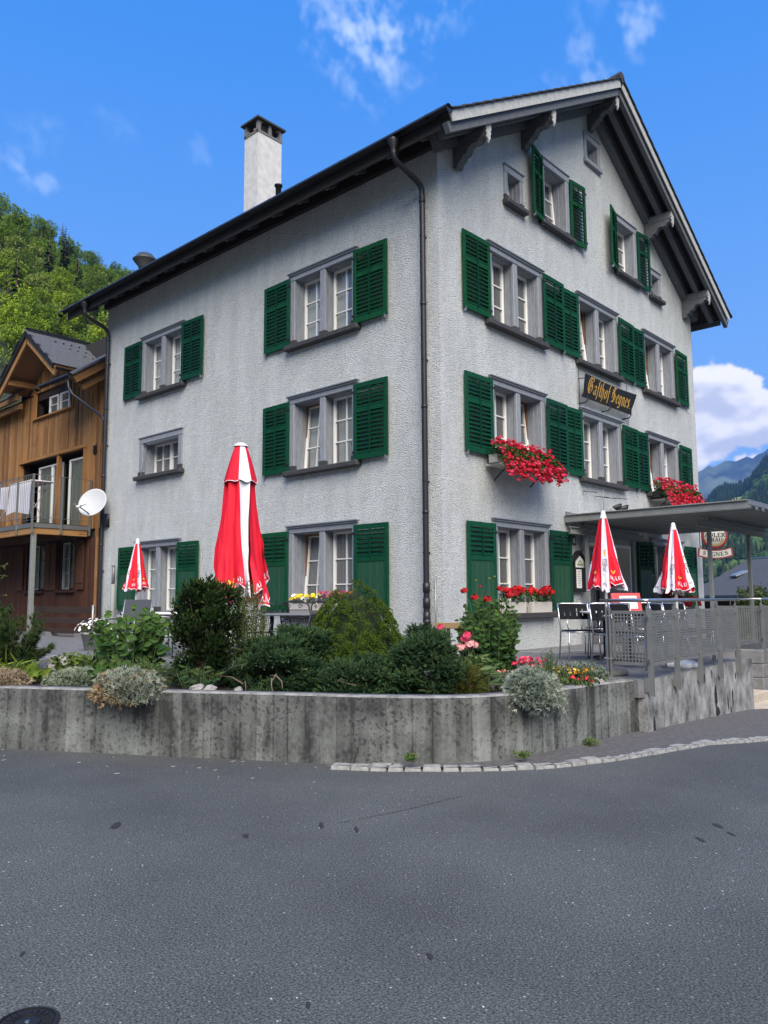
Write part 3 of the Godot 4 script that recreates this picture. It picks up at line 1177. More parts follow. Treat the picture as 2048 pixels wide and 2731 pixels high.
# a window in its grey surround; (u, v) is the middle of its foot on the facade
func window(house: Node3D, f: Transform3D, u: float, v: float, w: float, h: float, o := {}) -> MeshInstance3D:
	var xf := f * Transform3D(Basis(), V(u, v, 0))
	var st := new_st()
	var jw: float = o.get("jamb", 0.14)
	var lint := 0.16
	var sill := 0.10
	var deep: float = o.get("deep", 0.26)
	var light := o.get("lights", 2) as int
	for s in [-1.0, 1.0]:
		cbx(st, V(s * (w / 2 - jw / 2), (h - lint + sill) / 2, -0.005), V(jw, h - lint - sill, 0.075), 0.01)
		bx(st, V(s * (w / 2 - jw + 0.02 - 0.001), (h - lint + sill) / 2, -0.085), V(0.075, h - lint - sill, 0.085))
		bx(st, V(s * (w / 2 - jw + 0.005), (h - lint + sill) / 2, -0.128 - (deep - 0.128) / 2), V(0.10, h - lint - sill, deep - 0.128))
	cbx(st, V(0, h - lint / 2 - 0.002, -0.003), V(w + 0.004, lint, 0.079), 0.01)
	bx(st, V(0, h - lint - 0.004 + 0.02, -0.16), V(w - jw * 2 + 0.08, 0.06, 0.24))
	if not o.has("plain"):
		cbx(st, V(0, h - 0.045, 0.045), V(w + 0.05, 0.032, 0.05), 0.008)
		cbx(st, V(0, h - 0.012, 0.058), V(w + 0.09, 0.034, 0.08), 0.008)
	else:
		cbx(st, V(0, h - 0.012, 0.04), V(w + 0.05, 0.03, 0.05), 0.006)
	var mull := 0.15
	if light == 2 and not o.has("no_mullion"):
		cbx(st, V(0, (h - lint + sill) / 2, -0.012), V(mull, h - lint - sill, 0.07), 0.01)
		bx(st, V(0, (h - lint + sill) / 2, -0.147), V(mull - 0.04, h - lint - sill, 0.2))
	var win := put("window", st, M.grey_trim, house, xf)
	# sill with the dark feet of the jambs
	st = new_st()
	var over: float = o.get("sill_over", 0.09)
	if o.get("pale_sill", false):
		cbx(st, V(0, sill / 2, -0.02), V(w + 0.06, sill, 0.2), 0.01)
		put("sill", st, M.grey_trim, win)
	else:
		cbx(st, V(0, sill / 2, -0.03), V(w + over * 2, sill, 0.34), 0.015)
		for s in [-1.0, 1.0]:
			bx(st, V(s * (w / 2 - jw / 2), sill + 0.055, -0.003), V(jw + 0.02, 0.115, 0.1))
		if light == 2 and not o.has("no_mullion"):
			bx(st, V(0, sill + 0.055, -0.008), V(mull + 0.02, 0.115, 0.09))
		put("sill", st, M.sill_stone, win)
	var y0 := sill + 0.01
	var ch := h - lint - y0
	var zz := -deep + 0.03
	var iw := w - 2 * jw - 0.06
	var tilts: Array = o.get("tilt", [0.0, 0.0])
	var nx: int = o.get("nx", 2)
	var ny: int = o.get("ny", 3)
	if light == 2:
		var cw := (iw - (mull if not o.has("no_mullion") else 0.0)) / 2
		for k in 2:
			var cx := (-1 if k == 0 else 1) * ((mull / 2 if not o.has("no_mullion") else 0.0) + cw / 2)
			if tilts[k] != 0.0:
				st = new_st()
				for s in [-1.0, 1.0]:
					bx(st, V(cx + s * (cw / 2 - 0.02), y0 + ch / 2, zz - 0.05), V(0.05, ch, 0.04))
				bx(st, V(cx, y0 + ch - 0.02, zz - 0.05), V(cw - 0.1, 0.05, 0.04))
				put("inner_frame", st, M.wood_inner, win)
			casement(win, cx, y0, cw, ch, zz, nx, ny, tilts[k])
	else:
		casement(win, 0, y0, iw, ch, zz, nx, ny, tilts[0])
	# curtains
	var cur: String = o.get("curtain", "tied")
	if cur != "none":
		st = new_st(true)
		var zc := zz - (0.16 if tilts[0] + tilts[1] > 0 else 0.08)
		if cur == "tied":
			for k in light:
				var a := -iw / 2 + (iw / 2 + 0.06) * k
				var wd := (iw / 2 - 0.06) if light == 2 else iw
				wavy_sheet(st, a, a + wd * rnd(0.45, 0.72), y0, y0 + ch, zc, 0.016, 7, rnd(0.3, 1.0), k * 2.0)
			put("curtain", st, M.curtain, win)
		elif cur == "sheer":
			wavy_sheet(st, -iw / 2, iw / 2, y0, y0 + ch, zc, 0.012, 16)
			put("curtain", st, M.curtain, win)
		else:
			wavy_sheet(st, -iw / 2, iw / 2, y0, y0 + ch, zc, 0.014, 12)
			put("curtain", st, M.curtain_grey, win)
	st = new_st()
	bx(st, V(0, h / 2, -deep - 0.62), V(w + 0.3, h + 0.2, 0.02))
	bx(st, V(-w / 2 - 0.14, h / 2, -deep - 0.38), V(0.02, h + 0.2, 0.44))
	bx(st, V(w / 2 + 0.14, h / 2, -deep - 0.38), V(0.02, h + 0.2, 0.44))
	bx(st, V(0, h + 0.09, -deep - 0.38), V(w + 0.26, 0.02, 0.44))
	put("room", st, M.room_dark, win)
	return win


var slat_count := 0
var slat_mesh := {}
# a louvred shutter; xf puts the middle of its lower edge, its back on the wall
func shutter(house: Node3D, xf: Transform3D, w: float, h: float, solid := false, open_slats := 0.0, hinge := 1.0) -> void:
	var st := new_st()
	var stile := 0.085
	var th := 0.036
	var mid := h * (0.60 if solid else 0.645)
	for s in [-1.0, 1.0]:
		cbx(st, V(s * (w / 2 - stile / 2), h / 2, th / 2), V(stile, h, th), 0.005)
	var iw := w - stile * 2
	for q in [[0.055, 0.11], [mid, 0.085], [h - 0.045, 0.09]]:
		bx(st, V(0, q[0], th / 2), V(iw, q[1], th - 0.003))
	# hinges and catch
	var shade := rng.randi() % 4
	var sh := put("shutter", st, M["shutter_green_%d" % shade], house, xf)
	st = new_st()
	var lo := mid + 0.0425
	if not solid:
		lo = 0.11
	bx(st, V(0, (lo + h - 0.09) / 2, th + 0.009), V(0.028, h - 0.09 - lo, 0.018))
	put("middle_bar", st, M.slat_green, sh)
	st = new_st()
	for s in [-1.0, 1.0]:
		bx(st, V(s * (w / 2 - 0.05), 0.022 - 0.04, th * 0.5), V(0.022, 0.07, 0.05))
	put("catch", st, M.zinc, sh)
	var hg := pane_mesh(0.09, 0.05)
	for y in [0.14, h - 0.16]:
		put("hinge", hg, M.iron_black, sh, Transform3D(Basis(), V(hinge * (w / 2 - 0.02), h * 0.0 + y, th + 0.003)))
	if solid:
		var pw := iw / 4.0
		for k in 4:
			st = new_st()
			cbx(st, V(-iw / 2 + pw * (k + 0.5), (0.11 + mid - 0.0425) / 2, th / 2 - 0.004), V(pw - 0.003, mid - 0.0425 - 0.11, th - 0.016), 0.005)
			put("board", st, M.panel_green, sh)
	var spans := [[mid + 0.0425, h - 0.09]]
	if not solid:
		spans.append([0.11, mid - 0.0425])
	var key := "%.3f %.2f" % [iw, open_slats]
	if not slat_mesh.has(key):
		st = new_st()
		var tiltb := Basis(Vector3.RIGHT, -0.50 - open_slats)
		cbx(st, Vector3.ZERO, V(iw - 0.002, 0.078, 0.011), 0.003, tiltb)
		slat_mesh[key] = mesh_of(st)
	var rest := new_st()
	var n_rest := 0
	for sp in spans:
		var n := int(round((sp[1] - sp[0]) / 0.076))
		for k in n:
			var y: float = sp[0] + (sp[1] - sp[0]) * (k + 0.5) / n
			if slat_count < 296:
				put("slat", slat_mesh[key], M["slat_green_%d" % shade], sh, Transform3D(Basis(Vector3.RIGHT, rnd(-0.05, 0.05)), V(0, y, th / 2 - 0.002)))
				slat_count += 1
			else:
				rest.append_from(slat_mesh[key], 0, Transform3D(Basis(), V(0, y, th / 2)))
				n_rest += 1
	if n_rest:
		stuff(put("slats", rest, M["slat_green_%d" % shade], sh))


func shutter_pair(house: Node3D, f: Transform3D, u: float, v: float, w: float, half: float, h: float, solid := false, which := 3, wl := -1.0, proud_l := 0.04, proud_r := 0.065) -> void:
	if which & 1:
		var a := wl if wl > 0 else w
		shutter(house, f * Transform3D(Basis(Vector3.UP, rnd(-0.03, -0.01)), V(u - half - a / 2 + 0.03, v, proud_l)), a, h, solid)
	if which & 2:
		shutter(house, f * Transform3D(Basis(Vector3.UP, rnd(0.005, 0.04)), V(u + half + w / 2 - 0.03, v, proud_r)), w, h, solid, 0.0, -1.0)


func make_inn() -> void:
	var inn := thing("inn", "four-storey pale roughcast inn with green shutters and dark gabled roof", "house")
	var hl := []
	var hr := []
	var up := func(c, v0, w, h, arr): arr.append([c - w / 2 + 0.002, v0 + 0.02, c + w / 2 - 0.002, v0 + h - 0.01])
	# window places: u, v, width, height
	var wl := [[-2.88, 5.93, 1.90, 1.625], [-2.88, 3.36, 1.90, 1.63], [-2.88, 0.58, 1.90, 1.805], [-8.57, 5.93, 1.88, 1.61], [-8.575, 3.88, 1.88, 1.08], [-8.57, 0.58, 1.88, 1.79]]
	var wr := []
	for c in [2.37, 5.71, 9.0]:
		wr.append([c, 5.92, 1.90, 1.635])
		wr.append([c, 3.37, 1.90, 1.62])
	wr.append([2.385, 0.57, 1.90, 1.81])
	wr.append([9.0, 0.57, 1.90, 1.80])
	var at := [[2.39, 8.50, 0.66, 0.85], [4.0, 8.56, 1.16, 1.545], [5.755, 10.79, 0.74, 0.76], [7.35, 8.56, 1.16, 1.54], [8.98, 8.50, 0.66, 0.84]]
	for q in wl:
		up.call(q[0], q[1], q[2], q[3], hl)
	for q in wr + at:
		up.call(q[0], q[1], q[2], q[3], hr)
	hr.append([4.90, -0.2, 6.98, 2.12])   # the doorway
	var st := new_st()
	facade(st, FL, [-0.6, 8.9], func(_y): return HX, func(_y): return 0.0, hl, 0.4)
	var lf := func(y): return maxf(0.0, (y - 8.94) / SLOPE)
	var rf := func(y): return -HZ - maxf(0.0, (y - 8.94) / SLOPE)
	facade(st, FR, [-0.6, 8.94, 12.3], lf, rf, hr, 0.4)
	# the two walls one does not see, and the attic floor
	bx(st, V(HX + 0.2, 4.2, HZ / 2), V(0.4, 9.6, -HZ - 0.8))
	bx(st, V(HX / 2 - 0.2, 4.2, HZ + 0.2), V(-HX - 0.4, 9.6, 0.4))
	bx(st, V(HX / 2, 8.86, HZ / 2), V(-HX - 0.82, 0.1, -HZ - 0.82))
	bx(st, V(HX / 2, 5.75, HZ / 2), V(-HX - 0.82, 0.1, -HZ - 0.82))
	bx(st, V(HX / 2, 3.2, HZ / 2), V(-HX - 0.82, 0.1, -HZ - 0.82))
	var gp := PackedVector2Array([Vector2(0, 8.94), Vector2(-HZ, 8.94), Vector2(-HZ / 2, 12.3)])
	prism(st, gp, Transform3D(FR.basis, V(HX, 0, 0)), 0.3)
	put("wall", st, M.plaster, inn)
	# ---- windows
	for k in wl.size():
		var q: Array = wl[k]
		var o := {}
		if k == 1:
			o = {"tilt": [0.085, 0.0]}
		elif k == 2:
			o = {"tilt": [0.085, 0.0], "curtain": "grey"}
		elif k == 4:
			o = {"curtain": "grey", "jamb": 0.16, "nx": 2, "ny": 2, "no_mullion": true, "plain": true, "deep": 0.34}
		elif k == 5:
			o = {"curtain": "sheer", "nx": 1}
		var win := window(inn, FL, q[0], q[1], q[2], q[3], o)
		if k == 4:
			st = new_st()
			cbx(st, V(0.1, 0.90, -0.02), V(1.5, 0.07, 0.08), 0.02)
			for s in [-0.72, 0.72]:
				bx(st, V(s, 0.89, -0.06), V(0.03, 0.05, 0.14))
			put("blind_box", st, M.zinc, win)
			st = new_st()
			tube(st, [V(-0.70, 0.86, -0.03), V(-0.72, 0.5, 0.02), V(-0.78, 0.12, 0.06), V(-0.86, 0.06, 0.13)], 0.008, 5)
			put("crank", st, M.zinc, win)
	for k in wr.size():
		var q: Array = wr[k]
		var o := {}
		if k == 1:
			o = {"tilt": [0.0, 0.10]}
		elif k in [2, 4, 5]:
			o = {"tilt": [0.10, 0.0]}
		window(inn, FR, q[0], q[1], q[2], q[3], o)
	for k in at.size():
		var q: Array = at[k]
		var o := {"lights": 1, "plain": true}
		if k in [0, 4]:
			o.merge({"nx": 1, "ny": 1, "jamb": 0.11, "sill_over": 0.05})
		elif k == 2:
			o.merge({"nx": 1, "ny": 1, "jamb": 0.11, "pale_sill": true, "curtain": "none"})
		else:
			o.merge({"tilt": [0.07 if k == 1 else 0.0, 0.0]})
		window(inn, FR, q[0], q[1], q[2], q[3], o)
	# ---- shutters, the nearest first
	for q in [wl[0], wl[1], wl[2]]:
		shutter_pair(inn, FL, q[0], q[1] + (0.10 if q[1] > 1 else 0.13), 0.83, 0.95, 1.42 if q[1] > 1 else 1.565, q[1] < 1)
	shutter_pair(inn, FR, 2.37, 0.70, 0.83, 0.95, 1.565, true)
	shutter_pair(inn, FR, 2.37, 3.48, 0.83, 0.95, 1.42)
	shutter_pair(inn, FR, 2.37, 6.04, 0.83, 0.95, 1.45)
	shutter_pair(inn, FL, -8.57, 6.05, 0.83, 0.95, 1.41)
	shutter_pair(inn, FL, -8.57, 0.71, 0.83, 0.95, 1.55, true)
	for v in [3.48, 6.04]:
		shutter_pair(inn, FR, 5.71, v, 0.83, 0.95, 1.42, false, 3, 0.72, 0.025)
		shutter_pair(inn, FR, 9.0, v, 0.83, 0.95, 1.42, false, 3, 0.72, 0.025)
	shutter_pair(inn, FR, 9.0, 0.70, 0.83, 0.95, 1.55, true)
	for q in [at[1], at[3]]:
		var c: float = q[0]
		shutter(inn, FR * Transform3D(Basis(Vector3.UP, 0.19 if q == at[1] else 0.23), V(c - 0.57, 8.60, 0.05)) * Transform3D(Basis(), V(-0.29, 0, 0)), 0.58, 1.44, false, 0.3)
		shutter(inn, FR * Transform3D(Basis(Vector3.UP, -0.1), V(c + 0.60 + 0.28, 8.60, 0.06)), 0.58, 1.44, false, 0.5)
	make_inn_door(inn)
	make_inn_roof(inn)
	make_inn_pipes(inn)


func make_inn_door(inn: Node3D) -> void:
	var st := new_st()
	# recessed entrance: pale side walls and head, dark inner frame
	bx(st, V(-0.55, 1.0, -4.93), V(1.1, 2.4, 0.06))
	bx(st, V(-0.55, 1.0, -6.95), V(1.1, 2.4, 0.06))
	bx(st, V(-0.55, 2.085, -5.94), V(1.1, 0.06, 1.96))
	put("entrance_lining", st, M.white_paint, inn)
	st = new_st()
	for z in [-4.99, -5.62, -6.30]:
		bx(st, V(-0.5, 1.02, z), V(0.07, 2.04, 0.07))
	bx(st, V(-0.5, 2.02, -5.62), V(0.068, 0.08, 1.3))
	put("door_frame", st, M.iron_black, inn)
	st = new_st()
	cbx(st, V(-0.16, 1.0, -5.26), V(0.05, 1.98, 0.52), 0.006, Basis(Vector3.UP, 0.25))
	var d := put("door", st, M.rail_grey, inn)
	st = new_st()
	tube(st, [V(-0.06, 0.75, -5.05), V(-0.06, 1.75, -5.05)], 0.02, 8)
	put("handle", st, M.iron_black, d)
	st = new_st()
	bx(st, V(-0.5, 1.0, -5.96), V(0.01, 1.94, 0.60))
	put("door_pane", st, M.glass, inn)
	st = new_st(true)
	var cs := new_st(true)
	for k in 30:
		var z0 := -5.66 - 0.6 * k / 30.0
		var z1 := -5.66 - 0.6 * (k + 1) / 30.0
		quad(cs, V(-0.55 + 0.02 * sin(k * 1.4), 0.1, z0), V(-0.55 + 0.02 * sin(k * 1.4 + 1.4), 0.1, z1), V(-0.55 + 0.02 * sin(k * 1.4 + 1.4), 1.95, z1), V(-0.55 + 0.02 * sin(k * 1.4), 1.95, z0))
	put("door_curtain", cs, M.curtain_grey, inn)
	st = new_st()
	bx(st, V(-1.2, 1.0, -5.94), V(0.03, 2.4, 2.2))
	put("hall", st, M.room_dark, inn)
	st = new_st()
	cbx(st, V(0.12, 0.075, -5.94), V(0.5, 0.15, 2.0), 0.015)
	put("doorstep", st, M.paving, inn)


func make_inn_roof(inn: Node3D) -> void:
	var x0 := -12.35
	var x1 := 0.80
	var ze := 0.66
	var st := new_st()
	for s in [1.0, -1.0]:
		var e: float = RIDGE_Z + s * (ze - RIDGE_Z)
		var up := V(0, 1, s * SLOPE).normalized()
		var a := V(x0, RIDGE_Y - 0.05, RIDGE_Z)
		var b := V(x0, roof_y(e) - 0.05, e)
		var along := V(x1 - x0, 0, 0)
		var dn := -up * 0.075
		quad(st, b, b + along, a + along, a)
		quad(st, a + dn, a + dn + along, b + dn + along, b + dn)
		quad(st, b, b + dn, b + dn + along, b + along)
		quad(st, a, a + dn, b + dn, b)
		quad(st, b + along, b + dn + along, a + dn + along, a + along)
	var roof := put("roof", st, M.soffit_dark, inn)
	# the tiles whose edges show: eaves, verge and ridge
	st = new_st()
	cbx(st, V(0, 0, 0.12), V(0.298, 0.022, 0.36), 0.006)
	var tile_e := mesh_of(st)
	var n := int((x1 - x0) / 0.30)
	for k in n:
		var t := Transform3D(Basis(Vector3.RIGHT, atan(SLOPE) + 0.03), V(x0 + (k + 0.5) * 0.30, roof_y(0.45) - 0.012 + rnd(-0.004, 0.004), 0.45))
		put("tile", tile_e, M.roof_tile, roof, t)
	st = new_st()
	cbx(st, V(-0.11, 0, 0), V(0.30, 0.024, 0.40), 0.006)
	var tile_v := mesh_of(st)
	for s in [1.0, -1.0]:
		for k in 21:
			var z: float = RIDGE_Z + s * (0.2 + k * 0.30)
			put("tile", tile_v, M.roof_tile, roof, Transform3D(Basis(Vector3.RIGHT, s * (atan(SLOPE) - 0.05)) * Basis(Vector3.UP, rnd(-0.012, 0.012)), V(x1 + 0.035, roof_y(z) + 0.0, z)))
	# the upper face beyond the edge tiles, in courses
	st = new_st()
	for s in [1.0, -1.0]:
		for k in 20:
			var z: float = RIDGE_Z + s * (0.1 + k * 0.30)
			var z2: float = z + s * 0.31
			var up := V(0, 0.03, 0)
			quad(st, V(x0, roof_y(z2) + 0.022, z2), V(x1 - 0.23, roof_y(z2) + 0.022, z2), V(x1 - 0.23, roof_y(z) - 0.006, z), V(x0, roof_y(z) - 0.006, z))
			quad(st, V(x0, roof_y(z2) - 0.006, z2), V(x1 - 0.23, roof_y(z2) - 0.006, z2), V(x1 - 0.23, roof_y(z2) + 0.022, z2), V(x0, roof_y(z2) + 0.022, z2))
	put("tile_courses", st, M.roof_tile, roof)
	st = new_st()
	for k in 33:
		var t := 0.0
		tube(st, [V(x1 + 0.06 - k * 0.4, RIDGE_Y + 0.0, RIDGE_Z), V(x1 - 0.37 - k * 0.4, RIDGE_Y - 0.015, RIDGE_Z)], [0.13, 0.11], 10)
	put("ridge_cap", st, M.roof_tile, roof)
	# barge boards: a pale one on top, a grey beam below and behind it
	for s in [1.0, -1.0]:
		var e: float = RIDGE_Z + s * (ze + 0.02 - RIDGE_Z)
		st = new_st()
		bar(st, V(x1 + 0.015, RIDGE_Y - 0.125, RIDGE_Z), V(x1 + 0.015, roof_y(e) - 0.125, e), 0.03, 0.17)
		put("barge_board", st, M.barge_pale, inn)
		st = new_st()
		bar(st, V(x1 - 0.075, RIDGE_Y - 0.29, RIDGE_Z), V(x1 - 0.075, roof_y(e) - 0.29, e), 0.10, 0.17)
		put("verge_rafter", st, M.beam_grey, inn)
		st = new_st()
		bar(st, V(0.42, RIDGE_Y - 0.25, RIDGE_Z), V(0.42, roof_y(e - s * 0.22) - 0.25, e - s * 0.22), 0.13, 0.24)
		put("verge_rafter", st, M.beam_grey, inn)
		st = new_st()
		bar(st, V(0.075, RIDGE_Y - 0.33, RIDGE_Z), V(0.075, roof_y(e - s * 0.5) - 0.33, e - s * 0.5), 0.15, 0.34)
		put("verge_rafter", st, M.beam_grey, inn)
		st = new_st()
		bx(st, V((x0 + x1) / 2 - 0.1, roof_y(e) - 0.165, e - s * 0.03), V(x1 - x0 - 0.22, 0.17, 0.03))
		put("eaves_board", st, M.soffit_dark if s > 0 else M.beam_grey, inn)
	st = new_st(true)
	tube(st, [V(-1.5, 8.735, HZ - 0.765), V(0.86, 8.735, HZ - 0.765)], 0.08, 10, false, PI, TAU)
	put("gutter", st, M.dark_metal, inn)
	# purlins on carved brackets, a pale pendant at the end of each
	var zs := [-0.52, -2.80, RIDGE_Z, -8.55, -10.83]
	for z in zs:
		st = new_st()
		var y := roof_y(z) - 0.42
		cbx(st, V(0.30, y, z), V(0.80, 0.20, 0.18), 0.012)
		put("purlin", st, M.beam_grey, inn)
		st = new_st()
		var pr := PackedVector2Array([Vector2(0, -0.10), Vector2(0.66, -0.10), Vector2(0.66, -0.17), Vector2(0.60, -0.185), Vector2(0.55, -0.25), Vector2(0.47, -0.245), Vector2(0.42, -0.23), Vector2(0.35, -0.26), Vector2(0.29, -0.36), Vector2(0.22, -0.37), Vector2(0.19, -0.43), Vector2(0.12, -0.46), Vector2(0.10, -0.53), Vector2(0.04, -0.55), Vector2(0, -0.52)])
		prism(st, pr, Transform3D(Basis(), V(0.01, y, z - 0.08)), 0.16)
		put("bracket", st, M.beam_grey, inn)
		st = new_st()
		var pp := PackedVector2Array([Vector2(-0.075, 0.12), Vector2(0.075, 0.12), Vector2(0.075, -0.05), Vector2(0.055, -0.08), Vector2(0.07, -0.12), Vector2(0.045, -0.17), Vector2(0.055, -0.21), Vector2(0.02, -0.25), Vector2(0, -0.31), Vector2(-0.02, -0.25), Vector2(-0.055, -0.21), Vector2(-0.045, -0.17), Vector2(-0.07, -0.12), Vector2(-0.055, -0.08), Vector2(-0.075, -0.05)])
		prism(st, pp, Transform3D(FR.basis, V(0.705, y + 0.0, z)), 0.028)
		put("pendant", st, M.barge_pale, inn)
	# rafters under the eaves with curved tails
	var tail := PackedVector2Array([Vector2(-0.05, 0.20), Vector2(0.60, -0.16), Vector2(0.60, -0.235), Vector2(0.53, -0.25), Vector2(0.49, -0.21), Vector2(0.43, -0.215), Vector2(0.38, -0.165), Vector2(0.28, -0.175), Vector2(0.18, -0.10), Vector2(-0.05, 0.0)])
	for k in 16:
		st = new_st()
		prism(st, tail, Transform3D(Basis(V(0, 0, 1), V(0, 1, 0), V(-1, 0, 0)), V(-12.0 + k * 0.80, 8.95, 0.0)), 0.11)
		put("rafter", st, M.beam_grey, inn)
	st = new_st()
	bx(st, V(HX / 2, 8.86, 0.05), V(-HX + 0.1, 0.20, 0.095))
	put("wall_plate", st, M.soffit_dark, inn)
	# chimney
	st = new_st()
	var cc := V(-7.815, 11.9, -2.4)
	bx(st, cc, V(0.57, 2.6, 0.80))
	var ch := put("chimney", st, M.chimney_render, roof)
	st = new_st()
	var t0 := 13.2
	bx(st, V(cc.x, t0 + 0.03, cc.z), V(0.60, 0.06, 0.83))
	for sx in [-1.0, 1.0]:
		for sz in [-1.0, 0.0, 1.0]:
			if sz == 0.0:
				bx(st, V(cc.x + sx * 0.265, t0 + 0.20, cc.z), V(0.05, 0.29, 0.09))
			else:
				bx(st, V(cc.x + sx * 0.25, t0 + 0.20, cc.z + sz * 0.365), V(0.09, 0.29, 0.09))
				bx(st, V(cc.x + sx * 0.25, t0 + 0.31, cc.z + sz * 0.29), V(0.08, 0.07, 0.08), Basis(Vector3.RIGHT, 0.7))
	for sx in [-1.0, 1.0]:
		bx(st, V(cc.x + sx * 0.2, t0 + 0.075, cc.z), V(0.2, 0.06, 0.83), Basis(Vector3.BACK, -sx * 0.5))
	bx(st, V(cc.x, t0 + 0.2, cc.z), V(0.3, 0.28, 0.4))
	put("chimney_head", st, M.concrete_stone, ch)
	st = new_st()
	var top := V(cc.x, t0 + 0.345, cc.z)
	var hx := 0.37
	var hz := 0.48
	var pk := 0.16
	bx(st, top + V(0, 0.02, 0), V(hx * 2, 0.05, hz * 2))
	var c4 := [top + V(-hx, 0.046, hz), top + V(hx, 0.046, hz), top + V(hx, 0.046, -hz), top + V(-hx, 0.046, -hz)]
	var r0 := top + V(0, 0.046 + pk, 0.12)
	var r1 := top + V(0, 0.046 + pk, -0.12)
	tri(st, c4[0], r0, c4[1])
	quad(st, c4[1], c4[2], r1, r0)
	tri(st, c4[2], r1, c4[3])
	quad(st, c4[3], c4[0], r0, r1)
	put("chimney_cap", st, M.roof_tile, ch)
	# vent cowl at the far end of the roof
	st = new_st(true)
	lathe(st, [Vector2(0.15, -0.4), Vector2(0.15, 0.20), Vector2(0.17, 0.21), Vector2(0.17, 0.25), Vector2(0.31, 0.42), Vector2(0.33, 0.45), Vector2(0.31, 0.46), Vector2(0.20, 0.60), Vector2(0.08, 0.64), Vector2(0.0, 0.65)], 20, Transform3D(Basis(), V(-10.62, 9.70, -0.62)))
	put("vent_cowl", st, mat("cowl_grey", V(0.075, 0.08, 0.085), 0.5, 0.3), roof)
	st = new_st(true)
	lathe(st, [Vector2(0.07, -0.3), Vector2(0.07, 0.25), Vector2(0.10, 0.25), Vector2(0.10, 0.29), Vector2(0, 0.30)], 12, Transform3D(Basis(), V(-6.2, 10.75, -1.6)))
	put("vent_pipe", st, M.dark_metal, roof)


func make_inn_pipes(inn: Node3D) -> void:
	var st := new_st(true)
	tube(st, [V(-12.55, 8.735, 0.765), V(0.86, 8.735, 0.765)], 0.082, 12, false, PI, TAU)
	tube(st, [V(-12.55, 8.735, 0.765), V(0.86, 8.735, 0.765)], 0.076, 12, false, PI, TAU)
	var gut := put("gutter", st, M.dark_metal, inn)
	st = new_st()
	for x in [-12.55, 0.86]:
		var half := PackedVector2Array()
		for k in 11:
			half.append(Vector2(cos(PI + PI * k / 10.0), sin(PI + PI * k / 10.0)) * 0.082)
		prism(st, half, Transform3D(FR.basis, V(x - 0.004, 8.735, 0.765)), 0.008)
	for k in 14:
		bar(st, V(-12.1 + k * 0.96, 8.738, 0.845), V(-12.1 + k * 0.96, 8.83, 0.58), 0.025, 0.008)
	for k in 7:
		tube(st, [V(-11.6 + k * 2.0, 8.735, 0.765), V(-11.57 + k * 2.0, 8.735, 0.765)], 0.086, 12, false, PI, TAU)
	put("gutter_hook", st, M.dark_metal, gut)
	for q in [[-0.34, -0.27, 0.98], [-11.15, -11.13, 3.2]]:
		st = new_st(true)
		var gx: float = q[0]
		var px: float = q[1]
		lathe(st, [Vector2(0.10, 8.70), Vector2(0.10, 8.64), Vector2(0.055, 8.55), Vector2(0.052, 8.45)], 14, Transform3D(Basis(), V(gx, 0, 0.765)))
		tube(st, [V(gx, 8.46, 0.765), V(gx, 8.40, 0.755), V(gx, 8.35, 0.71), V(gx + (px - gx) * 0.8, 8.16, 0.22), V(px, 8.10, 0.14), V(px, 8.03, 0.105), V(px, 7.90, 0.10)], 0.05, 12, false)
		tube(st, [V(px, 7.92, 0.10), V(px, -0.3, 0.10)], 0.05, 12, false)
		for y in [7.85, 6.0, 4.2, 2.4]:
			tube(st, [V(px, y, 0.10), V(px, y - 0.05, 0.10)], 0.057, 12)
		put("downpipe", st, M.dark_metal, inn)
		st = new_st()
		for y in [7.2, 5.0, 2.9, 1.7]:
			bx(st, V(px, y, 0.03), V(0.03, 0.03, 0.10))
			tube(st, [V(px, y + 0.012, 0.10), V(px, y - 0.012, 0.10)], 0.056, 10)
		put("pipe_clip", st, M.dark_metal, inn)
	st = new_st(true)
	for y in [1.20, 0.95, 0.72]:
		tube(st, [V(-0.27, y, 0.10), V(-0.27, y - 0.16, 0.10)], 0.062, 12)
	tube(st, [V(-0.27, 0.6, 0.10), V(-0.27, 0.52, 0.10)], 0.066, 12)
	put("pipe_sleeve", st, M.dark_metal, inn)
	st = new_st(true)
	tube(st, [V(-0.12, 1.3, 0.05), V(-0.12, -0.1, 0.05)], 0.012, 6)
	put("lightning_rod", st, M.zinc, inn)


# ---------------------------------------------------------------- garden wall, terrace, railing, canopy
const WALL := [Vector2(-11.0, 12.05), Vector2(-8.0, 10.35), Vector2(-5.0, 8.7), Vector2(-1.94, 7.02), Vector2(-0.99, 6.55), Vector2(0.0, 6.02), Vector2(0.97, 5.5), Vector2(1.87, 4.99), Vector2(2.45, 4.70), Vector2(2.75, 4.52), Vector2(3.02, 4.34), Vector2(3.25, 4.15), Vector2(3.43, 3.95), Vector2(3.56, 3.70), Vector2(3.66, 3.40), Vector2(3.78, 2.86), Vector2(3.85, 2.12), Vector2(3.93, 1.52), Vector2(3.95, 1.36)]


